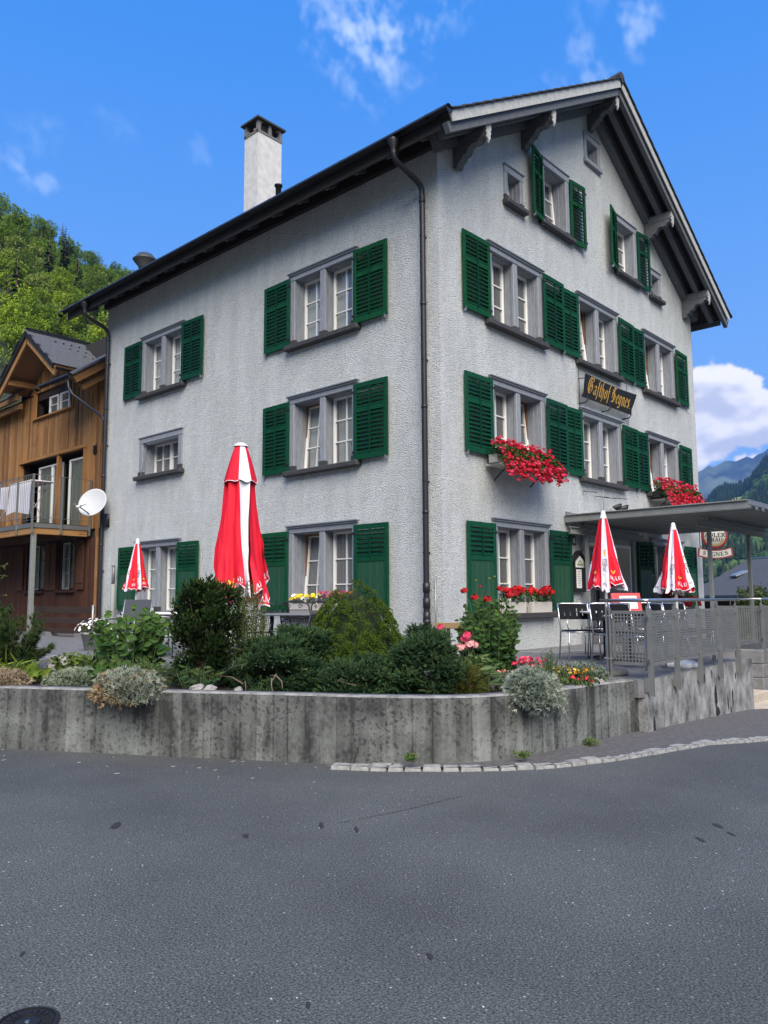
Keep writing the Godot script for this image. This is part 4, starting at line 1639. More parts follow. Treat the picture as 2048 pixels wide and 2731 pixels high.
# board-marked concrete: u runs along the wall, v downwards
func board_concrete(seed_: int, w: int, h: int, board_px: float, pale: bool) -> Array:
	var n := FastNoiseLite.new()
	n.seed = seed_
	n.frequency = 0.01
	n.fractal_octaves = 5
	var g := RandomNumberGenerator.new()
	g.seed = seed_
	var edges := [0.0]
	while edges[-1] < w:
		edges.append(edges[-1] + board_px * g.randf_range(0.55, 1.8))
	var tones := []
	var steps := []
	for e in edges:
		tones.append(g.randf_range(-0.10, 0.12))
		steps.append(g.randf_range(0.25, 0.75))
	var drips := []
	for k in (46 if pale else 90):
		drips.append([g.randf() * w, g.randf_range(0.0, 0.25) if not pale else g.randf_range(0.0, 0.6), g.randf_range(0.2, 0.9), g.randf_range(2, 9), g.randf_range(-0.3, 0.14) if not pale else g.randf_range(-0.22, 0.28)])
	var col := PackedFloat32Array()
	var out := PackedByteArray()
	out.resize(w * h * 3)
	var hei := PackedByteArray()
	hei.resize(w * h)
	var dr := PackedFloat32Array()
	dr.resize(w * h)
	for d in drips:
		var cx := int(d[0])
		var wd := int(d[3]) + 1
		for y in range(int(d[1] * h), mini(h, int((d[1] + d[2]) * h))):
			var f: float = sin(PI * clampf((y / float(h) - d[1]) / d[2], 0, 1))
			for x in range(cx - wd, cx + wd + 1):
				var sx := posmod(x + int(n.get_noise_2d(cx * 3.0, y * 1.5) * 9.0), w)
				dr[y * w + sx] += d[4] * f * (1.0 - absf(x - cx) / float(wd + 1))
	for y in h:
		var v := y / float(h)
		var b := 0
		for x in w:
			while b < edges.size() - 1 and edges[b + 1] <= x:
				b += 1
			var near: float = minf(x - edges[b], edges[b + 1] - x)
			var big := n.get_noise_2d(x * 1.1, y * 0.9)
			var str_ := n.get_noise_2d(x * 5.5 + 400.0, y * 0.35)
			var spot := n.get_noise_2d(x * 15.0, y * 9.0 + 700.0)
			var pits := n.get_noise_2d(x * 17.0, y * 17.0 + 300.0)
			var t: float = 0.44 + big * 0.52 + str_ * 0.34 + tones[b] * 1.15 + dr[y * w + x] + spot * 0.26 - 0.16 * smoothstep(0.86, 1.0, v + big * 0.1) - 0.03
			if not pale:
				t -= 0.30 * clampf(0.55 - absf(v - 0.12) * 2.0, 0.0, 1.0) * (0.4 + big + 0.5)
				t -= clampf((spot - 0.10) * 1.7, 0.0, 0.45) * clampf(0.7 + big * 2.6, 0.0, 1.0)
				if fmod(x * 0.55 + y * 1.0 + 40.0 * n.get_noise_2d(floor(x / 90.0) * 50.0, 9.0), 97.0) < 1.1 and n.get_noise_2d(x * 1.6, y * 2.5 + 99.0) > 0.22:
					t += 0.22
			else:
				t = 0.58 + big * 0.62 + str_ * 0.12 + tones[b] * 0.5 + dr[y * w + x] * 0.7 + spot * 0.22 + n.get_noise_2d(x * 2.2 + 50.0, y * 1.1) * 0.35
			if pits > 0.52:
				t -= 0.3
			if near < 0.9:
				t -= 0.34 * steps[b] - 0.02
			t = clampf(t, 0.0, 1.0)
			var c := Vector3(0.030, 0.032, 0.032).lerp(Vector3(0.255, 0.274, 0.258) if not pale else Vector3(0.36, 0.365, 0.36), t)
			var s := Color(c.x, c.y, c.z).linear_to_srgb()
			var i := y * w + x
			out[i * 3] = int(s.r * 255)
			out[i * 3 + 1] = int(s.g * 255)
			out[i * 3 + 2] = int(s.b * 255)
			hei[i] = int(clampf(steps[b] * 130.0 + 60.0 + spot * 40.0 - (40.0 if pits > 0.5 else 0.0), 0, 255))
	return [ImageTexture.create_from_image(Image.create_from_data(w, h, false, Image.FORMAT_RGB8, out)), ImageTexture.create_from_image(Image.create_from_data(w, h, false, Image.FORMAT_L8, hei))]


func smooth_line(pts: Array, per: int) -> Array:
	var out := []
	for i in pts.size() - 1:
		var p0: Vector2 = pts[maxi(i - 1, 0)]
		var p3: Vector2 = pts[mini(i + 2, pts.size() - 1)]
		for k in per:
			out.append((pts[i] as Vector2).cubic_interpolate(pts[i + 1], p0, p3, k / float(per)))
	out.append(pts[-1])
	return out


func make_garden_wall() -> void:
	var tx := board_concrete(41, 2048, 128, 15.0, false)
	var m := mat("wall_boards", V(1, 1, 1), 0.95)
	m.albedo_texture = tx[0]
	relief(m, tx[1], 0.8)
	var line := smooth_line(WALL, 5)
	var st := new_st(true)
	var s := 0.0
	var th := 0.2
	var top := new_st(true)
	var inn_line := []
	for i in line.size():
		var a: Vector2 = line[maxi(i - 1, 0)]
		var b: Vector2 = line[mini(i + 1, line.size() - 1)]
		var d := (b - a).normalized()
		inn_line.append(line[i] + Vector2(d.y, -d.x) * th)
	for i in line.size() - 1:
		var a: Vector2 = line[i]
		var b: Vector2 = line[i + 1]
		var l := a.distance_to(b)
		var u0 := s / 19.0
		var u1 := (s + l) / 19.0
		s += l
		var bot := -1.05
		quv(st, [V(a.x, bot, a.y), V(b.x, bot, b.y), V(b.x, -0.012, b.y), V(a.x, -0.012, a.y)], [Vector2(u0, 1.25), Vector2(u1, 1.25), Vector2(u1, 0.01), Vector2(u0, 0.01)])
		var c: Vector2 = inn_line[i]
		var e: Vector2 = inn_line[i + 1]
		var k := 0.06
		var ax := a.lerp(c, k)
		var bx_ := b.lerp(e, k)
		quad(top, V(a.x, -0.012, a.y), V(b.x, -0.012, b.y), V(bx_.x, 0, bx_.y), V(ax.x, 0, ax.y))
		quad(top, V(ax.x, 0, ax.y), V(bx_.x, 0, bx_.y), V(e.x, 0, e.y), V(c.x, 0, c.y))
		quad(top, V(e.x, -0.4, e.y), V(c.x, -0.4, c.y), V(c.x, 0, c.y), V(e.x, 0, e.y))
	var gw := thing("garden_wall", "low weathered board-marked concrete wall curving along the road below the flower bed", "wall")
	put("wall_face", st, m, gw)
	var mt := mat("wall_top", V(1, 1, 1), 0.95)
	mt.albedo_texture = tex_mix(512, V(0.09, 0.09, 0.085), V(0.36, 0.355, 0.335), [[noise_img(43, 512, 0.012, 5), 0.6], [noise_img(44, 512, 0.12, 2), 0.4]], 1.5)
	tri_map(mt, 0.8)
	put("wall_coping", top, mt, gw)
	# the terrace wall beyond, smoother and paler
	tx = board_concrete(47, 1024, 256, 60.0, true)
	m = mat("terrace_wall", V(1, 1, 1), 0.92)
	m.albedo_texture = tx[0]
	relief(m, tx[1], 0.5)
	var tw := thing("terrace_wall", "pale stained concrete retaining wall under the railing of the terrace", "wall")
	st = new_st()
	var p0 := V(4.05, 0, 1.42)
	var p1 := V(3.87, 0, -2.78)
	var dn := V(0, -1.3, 0)
	var lip := V(0, -0.002, 0)
	quv(st, [p0 + dn, p1 + dn, p1 + lip, p0 + lip], [Vector2(0, 1.2), Vector2(0.9, 1.2), Vector2(0.9, 0.0), Vector2(0, 0.0)])
	var p2 := V(2.6, 0, -2.82)
	quv(st, [p1 + dn, p2 + dn, p2 + lip, p1 + lip], [Vector2(0, 1.2), Vector2(0.3, 1.2), Vector2(0.3, 0.0), Vector2(0, 0.0)])
	var p3 := V(3.6, 0, 1.44)
	quv(st, [p3 + dn, p0 + dn, p0 + lip, p3 + lip], [Vector2(0, 1.2), Vector2(0.1, 1.2), Vector2(0.1, 0.0), Vector2(0, 0.0)])
	put("wall_face", st, m, tw)
	st = new_st()
	# black moss drips
	for q in [[-0.98, -0.42, 0.12, 0.30], [-1.02, -0.62, 0.2, 0.12], [-1.5, -0.55, 0.05, 0.22], [-1.72, -0.50, 0.06, 0.26], [-1.62, -0.66, 0.05, 0.1], [-0.55, -0.13, 0.04, 0.12], [-0.85, -0.10, 0.04, 0.14], [-1.9, -0.2, 0.04, 0.1], [1.25, -0.55, 0.08, 0.26]]:
		var pts := PackedVector2Array()
		for k in 11:
			pts.append(Vector2(cos(TAU * k / 11.0) * q[2] * rnd(0.3, 0.62), sin(TAU * k / 11.0) * q[3] * rnd(0.35, 0.6)))
		var xx: float = 4.05 - 0.18 * (1.42 - q[0]) / 4.2
		prism(st, pts, Transform3D(FR.basis, V(xx - 0.002, q[1], q[0])), 0.005)
	put("moss_streak", st, mat("moss_black", V(0.012, 0.013, 0.012), 1.0), tw)
	# wall and steps past the end of the terrace
	var sw := thing("stair_wall", "low grey block wall beside the sandstone steps at the end of the terrace", "wall")
	for j in 5:
		for i in 4:
			st = new_st()
			cbx(st, V(1.9 + i * 0.46 + (0.2 if j % 2 else 0.0) * 0.0, -0.10 - j * 0.24, -4.62 + rnd(-0.006, 0.006)), V(0.455, 0.235, 0.3), 0.012)
			put("block", st, M.concrete, sw)
	for j in 5:
		for i in 7:
			st = new_st()
			cbx(st, V(3.44 + rnd(-0.006, 0.006), -0.10 - j * 0.24, -4.72 - (i + 0.5) * 0.5), V(0.3, 0.235, 0.495), 0.012)
			put("block", st, M.concrete, sw)
	var steps := thing("stone_steps", "pale sandstone steps climbing to the terrace at the right edge", "steps")
	for k in 6:
		st = new_st()
		cbx(st, V(3.75 - k * 0.31 - 0.5, -0.885 + k * 0.155 - 0.2, -3.63), V(1.3, 0.55, 1.62), 0.012)
		put("step", st, M.sandstone, steps)
	st = new_st()
	bx(st, V(4.05, -0.955, -3.6), V(0.62, 0.04, 1.3))
	put("foot_grate", st, M.dark_metal, steps)


func make_terrace() -> void:
	# paved terrace round the house, and the soil of the bed
	var st := new_st()
	var up := Transform3D(Basis(V(1, 0, 0), V(0, 0, 1), V(0, -1, 0)), V(0, -0.2, 0))
	var flip := func(a: Array):
		var p := PackedVector2Array()
		for q in a:
			p.append(q)
		return p
	var t1: PackedVector2Array = flip.call([Vector2(-10.2, 0.0), Vector2(0.0, 0.0), Vector2(0, -8.5), Vector2(2.6, -8.5), Vector2(2.6, -2.81), Vector2(3.86, -2.77), Vector2(4.04, 1.40), Vector2(3.98, 1.50), Vector2(3.75, 1.50), Vector2(3.45, 1.22), Vector2(3.12, 0.92), Vector2(2.7, 0.80), Vector2(2.1, 0.95), Vector2(1.5, 1.5), Vector2(0.6, 2.3), Vector2(-1.2, 3.3), Vector2(-3.2, 4.2), Vector2(-5.0, 5.0), Vector2(-10.2, 5.2)])
	prism(st, t1, Transform3D(up.basis, V(0, 0, 0)), 0.2)
	setting(put("terrace_pavement", st, M.paving, self))
	st = new_st()
	var bed := PackedVector2Array()
	for q in smooth_line(WALL, 2):
		bed.append(q + Vector2(-0.05, -0.08))
	bed.append(Vector2(1.5, 0.4))
	bed.append(Vector2(-1.2, 2.6))
	bed.append(Vector2(-5.0, 4.2))
	bed.append(Vector2(-12.0, 4.4))
	prism(st, bed, Transform3D(up.basis, V(0, -0.055, 0)), 0.3)
	setting(put("flower_bed_soil", st, M.soil, self))
	st = new_st()
	bx(st, V(-15.5, -0.16, 1.0), V(11.0, 0.3, 9.4))
	setting(put("yard", st, M.paving, self))
	st = new_st()
	var cover := new_st()
	cbx(cover, V(0.75, 0.006, -2.2), V(0.7, 0.012, 1.2), 0.004)
	tag(put("floor_hatch", cover, M.concrete, self), "flat concrete hatch cover let into the terrace beside the inn wall", "hatch")
	make_railing()
	make_canopy()


func perforated(w: float, h: float, nx: int, ny: int, hw: float, hh: float) -> ArrayMesh:
	var st := new_st()
	var mx := 0.03
	var my := 0.03
	var px := (w - mx * 2) / nx
	var py := (h - my * 2) / ny
	for z in [0.0015, -0.0015]:
		var strips := []
		for j in ny + 1:
			var y0: float = -h / 2 if j == 0 else -h / 2 + my + py * (j - 0.5) + hh / 2
			var y1: float = h / 2 if j == ny else -h / 2 + my + py * (j + 0.5) - hh / 2
			quad(st, V(-w / 2, y0, z), V(w / 2, y0, z), V(w / 2, y1, z), V(-w / 2, y1, z))
		for j in ny:
			var y0 := -h / 2 + my + py * (j + 0.5) - hh / 2
			for i in nx + 1:
				var x0: float = -w / 2 if i == 0 else -w / 2 + mx + px * (i - 0.5) + hw / 2
				var x1: float = w / 2 if i == nx else -w / 2 + mx + px * (i + 0.5) - hw / 2
				quad(st, V(x0, y0, z), V(x1, y0, z), V(x1, y0 + hh, z), V(x0, y0 + hh, z))
	return mesh_of(st)


func rail_post(parent: Node3D, at: Vector3, turn: float, foot: float) -> void:
	var st := new_st()
	var xf := Transform3D(Basis(Vector3.UP, turn), at)
	# two flat bars with slanted ends
	for s in [-1.0, 1.0]:
		var side := PackedVector2Array([Vector2(-0.028, foot), Vector2(0.028, foot - 0.03), Vector2(0.028, 0.80), Vector2(-0.028, 0.84)])
		prism(st, side, xf * Transform3D(Basis(), V(0, 0, s * 0.018 - 0.005)), 0.010)
	var p := put("post", st, M.rail_grey, parent)
	st = new_st()
	tube(st, [xf * V(-0.01, 0.78, 0), xf * V(-0.01, 0.90, 0)], 0.009, 6)
	for y in [0.22, 0.72]:
		tube(st, [xf * V(0.0, y, -0.06), xf * V(0.0, y, 0.06)], 0.008, 6)
		for s in [-1.0, 1.0]:
			bx(st, xf * V(0.0, y, s * 0.065), V(0.03, 0.03, 0.03))
	put("clamp", st, M.steel, p)
	if foot < -0.05:
		st = new_st()
		bx(st, xf * V(-0.05, foot + 0.10, 0), V(0.05, 0.16, 0.06), Basis(Vector3.UP, turn))
		put("bracket", st, M.rail_grey, p)


func make_railing() -> void:
	var r := thing("terrace_railing", "grey steel railing with perforated panels and round handrail along the terrace edge", "railing")
	var a := V(4.10, 0, 1.40)
	var b := V(3.94, 0, -1.98)
	var turn := atan2(a.x - b.x, a.z - b.z)
	var pm := perforated(0.735, 0.63, 17, 19, 0.019, 0.016)
	for k in 5:
		var p := a.lerp(b, k / 4.0)
		rail_post(r, p, turn, -0.16)
		if k < 4:
			var q := a.lerp(b, (k + 0.5) / 4.0)
			put("perforated_panel", pm, M.rail_grey, r, Transform3D(Basis(Vector3.UP, turn + PI / 2), V(q.x - 0.0, 0.47, q.z)))
	rail_post(r, V(3.60, 0, 1.405), PI / 2, -0.04)
	put("perforated_panel", perforated(0.43, 0.63, 9, 14, 0.026, 0.026), M.rail_grey, r, Transform3D(Basis(Vector3.UP, 0.0), V(3.86, 0.47, 1.405)))
	var st := new_st(true)
	tube(st, [V(3.50, 0.905, 1.405), V(4.04, 0.905, 1.405), V(4.085, 0.905, 1.385), V(4.09, 0.905, 1.34), b + V(0, 0.905, -0.12), V(3.93, 0.905, -2.14)], 0.022, 10)
	put("handrail", st, M.steel, r)
	var r2 := thing("stair_railing", "short grey railing with perforated panel beyond the steps at the right edge", "railing")
	for k in 4:
		rail_post(r2, V(3.50, 0, -4.62 - k * 0.9), 0.0, -0.14)
		if k < 3:
			put("perforated_panel", pm, M.rail_grey, r2, Transform3D(Basis(Vector3.UP, PI / 2), V(3.50, 0.47, -5.07 - k * 0.9)))
	rail_post(r2, V(2.7, 0, -4.62), PI / 2, -0.14)
	put("perforated_panel", pm, M.rail_grey, r2, Transform3D(Basis(), V(3.1, 0.47, -4.62)))
	st = new_st(true)
	tube(st, [V(2.6, 0.905, -4.62), V(3.46, 0.905, -4.62), V(3.5, 0.905, -4.66), V(3.50, 0.905, -7.5)], 0.022, 10)
	put("handrail", st, M.steel, r2)


func make_canopy() -> void:
	var c := thing("entrance_canopy", "grey steel canopy with ribbed sheet roof on posts over the inn entrance", "canopy")
	var z0 := -4.02
	var z1 := -8.7
	var x1 := 3.54
	var st := new_st()
	# ribbed sheet: ribs run outwards from the wall
	var n := 13
	var w := (z0 - z1) / n
	for k in n:
		var za := z0 - k * w
		var pts := [[za, 2.56], [za - w * 0.12, 2.56], [za - w * 0.28, 2.47], [za - w * 0.72, 2.47], [za - w * 0.88, 2.56], [za - w, 2.56]]
		for i in 5:
			var p: Array = pts[i]
			var q: Array = pts[i + 1]
			quad(st, V(0.04, q[1], q[0]), V(0.04, p[1], p[0]), V(x1, p[1], p[0]), V(x1, q[1], q[0]))
			quad(st, V(0.04, p[1] + 0.004, p[0]), V(0.04, q[1] + 0.004, q[0]), V(x1, q[1] + 0.004, q[0]), V(x1, p[1] + 0.004, p[0]))
	put("ribbed_sheet", st, M.canopy_grey, c)
	st = new_st()
	cbx(st, V((x1 + 0.04) / 2, 2.54, z0 + 0.012), V(x1 - 0.0, 0.13, 0.02), 0.004)
	cbx(st, V((x1 + 0.04) / 2, 2.608, z0 + 0.03), V(x1 - 0.0, 0.02, 0.06), 0.004)
	cbx(st, V((x1 + 0.04) / 2, 2.466, z0 + 0.0), V(x1 - 0.0, 0.012, 0.05), 0.004)
	put("fascia", st, M.canopy_grey, c)
	st = new_st()
	cbx(st, V(x1 + 0.03, 2.57, (z0 + z1) / 2), V(0.03, 0.09, z0 - z1 + 0.05), 0.004)
	put("eaves_edge", st, M.zinc, c)
	st = new_st()
	prism(st, PackedVector2Array([Vector2(4.04, 2.47), Vector2(8.7, 2.47), Vector2(8.7, 2.62), Vector2(5.7, 2.64), Vector2(4.04, 2.69)]), Transform3D(FR.basis, V(0.004, 0, 0)), 0.03)
	put("wall_flashing", st, M.zinc, c)
	for q in [[0.22, -3.85, -7.15, 2.285], [2.47, -4.60, -8.62, 2.33]]:
		st = new_st()
		var x: float = q[0]
		cbx(st, V(x, q[3] + 0.062, (q[1] + q[2]) / 2), V(0.10, 0.016, q[1] - q[2]), 0.003)
		cbx(st, V(x, q[3] - 0.062, (q[1] + q[2]) / 2), V(0.10, 0.016, q[1] - q[2]), 0.003)
		bx(st, V(x, q[3], (q[1] + q[2]) / 2), V(0.014, 0.11, q[1] - q[2] - 0.01))
		bx(st, V(x, q[3] + 0.10, (q[1] + q[2]) / 2 - 0.2), V(0.04, 0.06, q[1] - q[2] - 0.8))
		put("beam", st, M.canopy_grey, c)
	for q in [[0.22, -4.50, 2.215], [0.22, -6.63, 2.215], [2.47, -5.11, 2.26], [2.47, -7.37, 2.26]]:
		st = new_st()
		cbx(st, V(q[0], q[2] / 2 - 0.05, q[1]), V(0.07, q[2] + 0.09, 0.07), 0.006)
		prism(st, PackedVector2Array([Vector2(0, 0), Vector2(0.14, 0), Vector2(0, -0.14)]), Transform3D(FR.basis, V(q[0] - 0.005, q[2], q[1] - 0.04)), 0.01)
		put("post", st, M.canopy_grey, c)
	st = new_st(true)
	tube(st, [V(0.06, 2.3, -4.60), V(0.06, 1.9, -4.60)], 0.03, 10)
	put("drain_pipe", st, M.zinc, c)


func make_road_details() -> void:
	# raised strip of old asphalt between the wall and the kerb
	var kerb := [Vector2(2.05, 5.16), Vector2(2.48, 4.87), Vector2(2.82, 4.67), Vector2(3.13, 4.43), Vector2(3.50, 4.10), Vector2(3.83, 3.73), Vector2(4.07, 3.35), Vector2(4.31, 2.70), Vector2(4.53, 1.87), Vector2(4.76, 0.92), Vector2(4.93, 0.02), Vector2(5.12, -1.2), Vector2(5.35, -3.0), Vector2(5.7, -6.0)]
	var line := smooth_line(kerb, 8)
	var st := new_st(true)
	for i in range(7, line.size() - 1):
		var t0 := float(i - 7) / (line.size() - 8)
		var rise := func(p: Vector2, k: float): return ground_y(p.x, p.y) + 0.004 + 0.10 * k * smoothstep(0.0, 0.2, t0)
		var a: Vector2 = line[i]
		var b: Vector2 = line[i + 1]
		var ia := a + Vector2(-1.3, -0.8)
		var ib := b + Vector2(-1.3, -0.8)
		quad(st, V(ib.x, rise.call(b, 1.15), ib.y), V(ia.x, rise.call(a, 1.15), ia.y), V(a.x, rise.call(a, 0.25), a.y), V(b.x, rise.call(b, 0.25), b.y))
	setting(put("pavement", st, M.asphalt_old, self))
	var k0 := Node3D.new()
	k0.name = "kerb"
	add_child(k0)
	setting(k0)
	var total := 0.0
	for i in line.size() - 1:
		total += line[i].distance_to(line[i + 1])
	var s := 0.0
	var variants := []
	for k in 5:
		st = new_st()
		var pts := PackedVector2Array()
		for q in [Vector2(-0.5, -0.5), Vector2(0.5, -0.5), Vector2(0.5, 0.5), Vector2(-0.5, 0.5)]:
			pts.append(q * Vector2(1.0, 1.0) + Vector2(rnd(-0.05, 0.05), rnd(-0.06, 0.06)))
		var lo := pts.duplicate()
		var hi := PackedVector2Array()
		for p in pts:
			hi.append(p * 0.90)
		var yt := rnd(0.9, 1.0)
		for e in 4:
			var f := (e + 1) % 4
			quad(st, V(lo[f].x, 0, lo[f].y), V(lo[e].x, 0, lo[e].y), V(lo[e].x, 0.75, lo[e].y), V(lo[f].x, 0.75, lo[f].y))
			quad(st, V(lo[f].x, 0.75, lo[f].y), V(lo[e].x, 0.75, lo[e].y), V(hi[e].x, yt, hi[e].y), V(hi[f].x, yt, hi[f].y))
		quad(st, V(hi[3].x, yt, hi[3].y), V(hi[2].x, yt + rnd(-0.05, 0.05), hi[2].y), V(hi[1].x, yt, hi[1].y), V(hi[0].x, yt, hi[0].y))
		variants.append(mesh_of(st))
	var at := 0.50
	var seg := 0
	var acc := 0.0
	while at < total - 0.2:
		var len := rnd(0.15, 0.21)
		var mid := at + len / 2
		while seg < line.size() - 2 and acc + line[seg].distance_to(line[seg + 1]) < mid:
			acc += line[seg].distance_to(line[seg + 1])
			seg += 1
		var f: float = (mid - acc) / line[seg].distance_to(line[seg + 1])
		var p: Vector2 = line[seg].lerp(line[seg + 1], f)
		var d: Vector2 = (line[seg + 1] - line[seg]).normalized()
		var y := ground_y(p.x, p.y)
		var bas := Basis(V(d.x, 0, d.y) * (len - 0.012), V(0, 0.16, 0), V(-d.y, 0, d.x) * 0.135)
		put("kerb_stone", variants[rng.randi() % 5], M.granite, k0, Transform3D(bas, V(p.x, y - 0.125 + rnd(0.0, 0.012), p.y)))
		at += len
	# the pointed end: a wedge of longer stones behind the first setts
	for q in [[2.62, 4.66, 0.20, 0.06], [2.79, 4.54, 0.20, 0.08], [2.95, 4.42, 0.18, 0.08]]:
		var bas := Basis(V(0.8, 0, -0.6) * q[2], V(0, 0.16, 0), V(0.6, 0, 0.8) * q[3])
		put("kerb_stone", variants[rng.randi() % 5], M.granite, k0, Transform3D(bas, V(q[0], -0.655 - 0.128, q[1])))
	# manhole cover
	var mh := thing("manhole_cover", "round dark iron manhole cover in the asphalt at the near left corner", "manhole cover", V(4.885, -0.651, 8.80))
	st = new_st()
	lathe(st, [Vector2(0.0, 0.004), Vector2(0.20, 0.004), Vector2(0.20, 0.0), Vector2(0.215, 0.0), Vector2(0.215, 0.006), Vector2(0.235, 0.006), Vector2(0.25, 0.0)], 40)
	put("lid", st, M.iron_black, mh)
	st = new_st()
	for k in 20:
		var a := TAU * k / 20.0
		bx(st, V(cos(a) * 0.155, 0.006, sin(a) * 0.155), V(0.055, 0.006, 0.014), Basis(Vector3.UP, -a))
	lathe(st, [Vector2(0.105, 0.004), Vector2(0.105, 0.009), Vector2(0.112, 0.009), Vector2(0.112, 0.004)], 32)
	put("cast_rib", st, M.iron_black, mh)
	st = new_st()
	lathe(st, [Vector2(0.0, 0.007), Vector2(0.018, 0.007), Vector2(0.02, 0.004)], 12)
	put("key_hole", st, M.steel, mh)
	mh.scale = V(0.47, 1, 0.47)
	# tar spots and a dropped scrap or two
	# x, z, half length, half width
	var spots := [[2.706, 7.231, 0.10, 0.035], [3.592, 6.772, 0.05, 0.025], [3.795, 6.263, 0.09, 0.02], [4.051, 6.172, 0.08, 0.016], [5.663, 7.35, 0.035, 0.017], [5.577, 8.001, 0.035, 0.009], [5.888, 4.438, 0.07, 0.025], [5.917, 4.839, 0.06, 0.018], [6.024, 4.577, 0.05, 0.015], [4.274, 8.556, 0.03, 0.01]]
	for q in spots:
		st = new_st()
		var pts := PackedVector2Array()
		for k in 13:
			var a := TAU * k / 13.0
			pts.append(Vector2(cos(a) * q[2] * rnd(0.7, 1.05), sin(a) * q[3] * rnd(0.7, 1.05)))
		prism(st, pts, Transform3D(Basis(Vector3.UP, -0.7) * Basis(Vector3.RIGHT, -PI / 2), V(q[0], -0.655, q[1])), 0.004)
		setting(put("tar_spot", st, M.tar, self))
	# the seam between two lays of asphalt
	var seam := new_st()
	var sl := smooth_line([Vector2(3.84, 6.15), Vector2(3.96, 5.62), Vector2(4.0, 5.25), Vector2(4.04, 4.95)], 8)
	for k in sl.size() - 1:
		var a: Vector2 = sl[k]
		var b: Vector2 = sl[k + 1]
		var w2 := rnd(0.002, 0.008)
		quad(seam, V(a.x - w2, -0.651, a.y), V(b.x - w2, -0.651, b.y), V(b.x + w2, -0.651, b.y), V(a.x + w2, -0.651, a.y))
	setting(put("asphalt_seam", seam, mat("seam", V(0.07, 0.07, 0.072), 0.9), self))
	# straw and grit blown against the foot of the wall
	var lit := new_st()
	for k in 26:
		var f := rng.randf()
		var p := (WALL[3] as Vector2).lerp(WALL[8], f) + Vector2(0.45, 0.8) * pow(rng.randf(), 2.0) * 0.9 + Vector2(0.05, 0.09)
		bx(lit, V(p.x, -0.649, p.y), V(rnd(0.02, 0.06), 0.005, rnd(0.004, 0.008)), Basis(Vector3.UP, rnd(0, PI)))
	stuff(tag(put("straw_litter", lit, mat("straw", V(0.36, 0.33, 0.27), 0.9), self), "scraps of pale straw on the asphalt along the wall", "litter"))


# ---------------------------------------------------------------- the timber chalet on the left
func board_box(st: SurfaceTool, c: Vector3, s: Vector3) -> void:
	# face and edges of an upright board, u across, v along the grain
	var h := s * 0.5
	var k := 0.006
	var u0 := rnd(0, 1)
	var v0 := rnd(0, 1)
	var u1 := u0 + s.x / 0.9
	var v1 := v0 + s.y / 3.0
	var f := [c + V(-h.x + k, -h.y, h.z), c + V(h.x - k, -h.y, h.z), c + V(h.x - k, h.y, h.z), c + V(-h.x + k, h.y, h.z)]
	quv(st, f, [Vector2(u0, v0), Vector2(u1, v0), Vector2(u1, v1), Vector2(u0, v1)])
	for s2 in [-1.0, 1.0]:
		var a := c + V(s2 * h.x, -h.y, -h.z)
		var b := c + V(s2 * h.x, -h.y, h.z - k)
		var d := c + V(s2 * (h.x - k), -h.y, h.z)
		var up := V(0, s.y, 0)
		var ps := [a, b, b + up, a + up] if s2 < 0 else [b, a, a + up, b + up]
		quv(st, ps, [Vector2(u0, v0), Vector2(u0 + 0.03, v0), Vector2(u0 + 0.03, v1), Vector2(u0, v1)])
		ps = [b, d, d + up, b + up] if s2 < 0 else [d, b, b + up, d + up]
		quv(st, ps, [Vector2(u0, v0), Vector2(u0 + 0.01, v0), Vector2(u0 + 0.01, v1), Vector2(u0, v1)])
	for y in [-h.y, h.y]:
		quv(st, [c + V(-h.x, y, h.z), c + V(h.x, y, h.z), c + V(h.x, y, -h.z), c + V(-h.x, y, -h.z)], [Vector2(u0, 0), Vector2(u1, 0), Vector2(u1, 0.02), Vector2(u0, 0.02)])


func beam_box(st: SurfaceTool, a: Vector3, b: Vector3, w: float, h: float) -> void:
	var f := (b - a).normalized()
	var r := f.cross(Vector3.UP).normalized()
	var u := r.cross(f)
	var l := a.distance_to(b)
	var v0 := rnd(0, 1)
	var c := [a - r * w / 2 - u * h / 2, a + r * w / 2 - u * h / 2, a + r * w / 2 + u * h / 2, a - r * w / 2 + u * h / 2]
	for k in 4:
		var p: Vector3 = c[k]
		var q: Vector3 = c[(k + 1) % 4]
		quv(st, [p, q, q + f * l, p + f * l], [Vector2(k * 0.25, v0), Vector2(k * 0.25 + 0.22, v0), Vector2(k * 0.25 + 0.22, v0 + l / 3.0), Vector2(k * 0.25, v0 + l / 3.0)])
	quv(st, [c[3], c[2], c[1], c[0]], [Vector2(0, 0), Vector2(0.2, 0), Vector2(0.2, 0.1), Vector2(0, 0.1)])
	quv(st, [c[0] + f * l, c[1] + f * l, c[2] + f * l, c[3] + f * l], [Vector2(0, 0), Vector2(0.2, 0), Vector2(0.2, 0.1), Vector2(0, 0.1)])


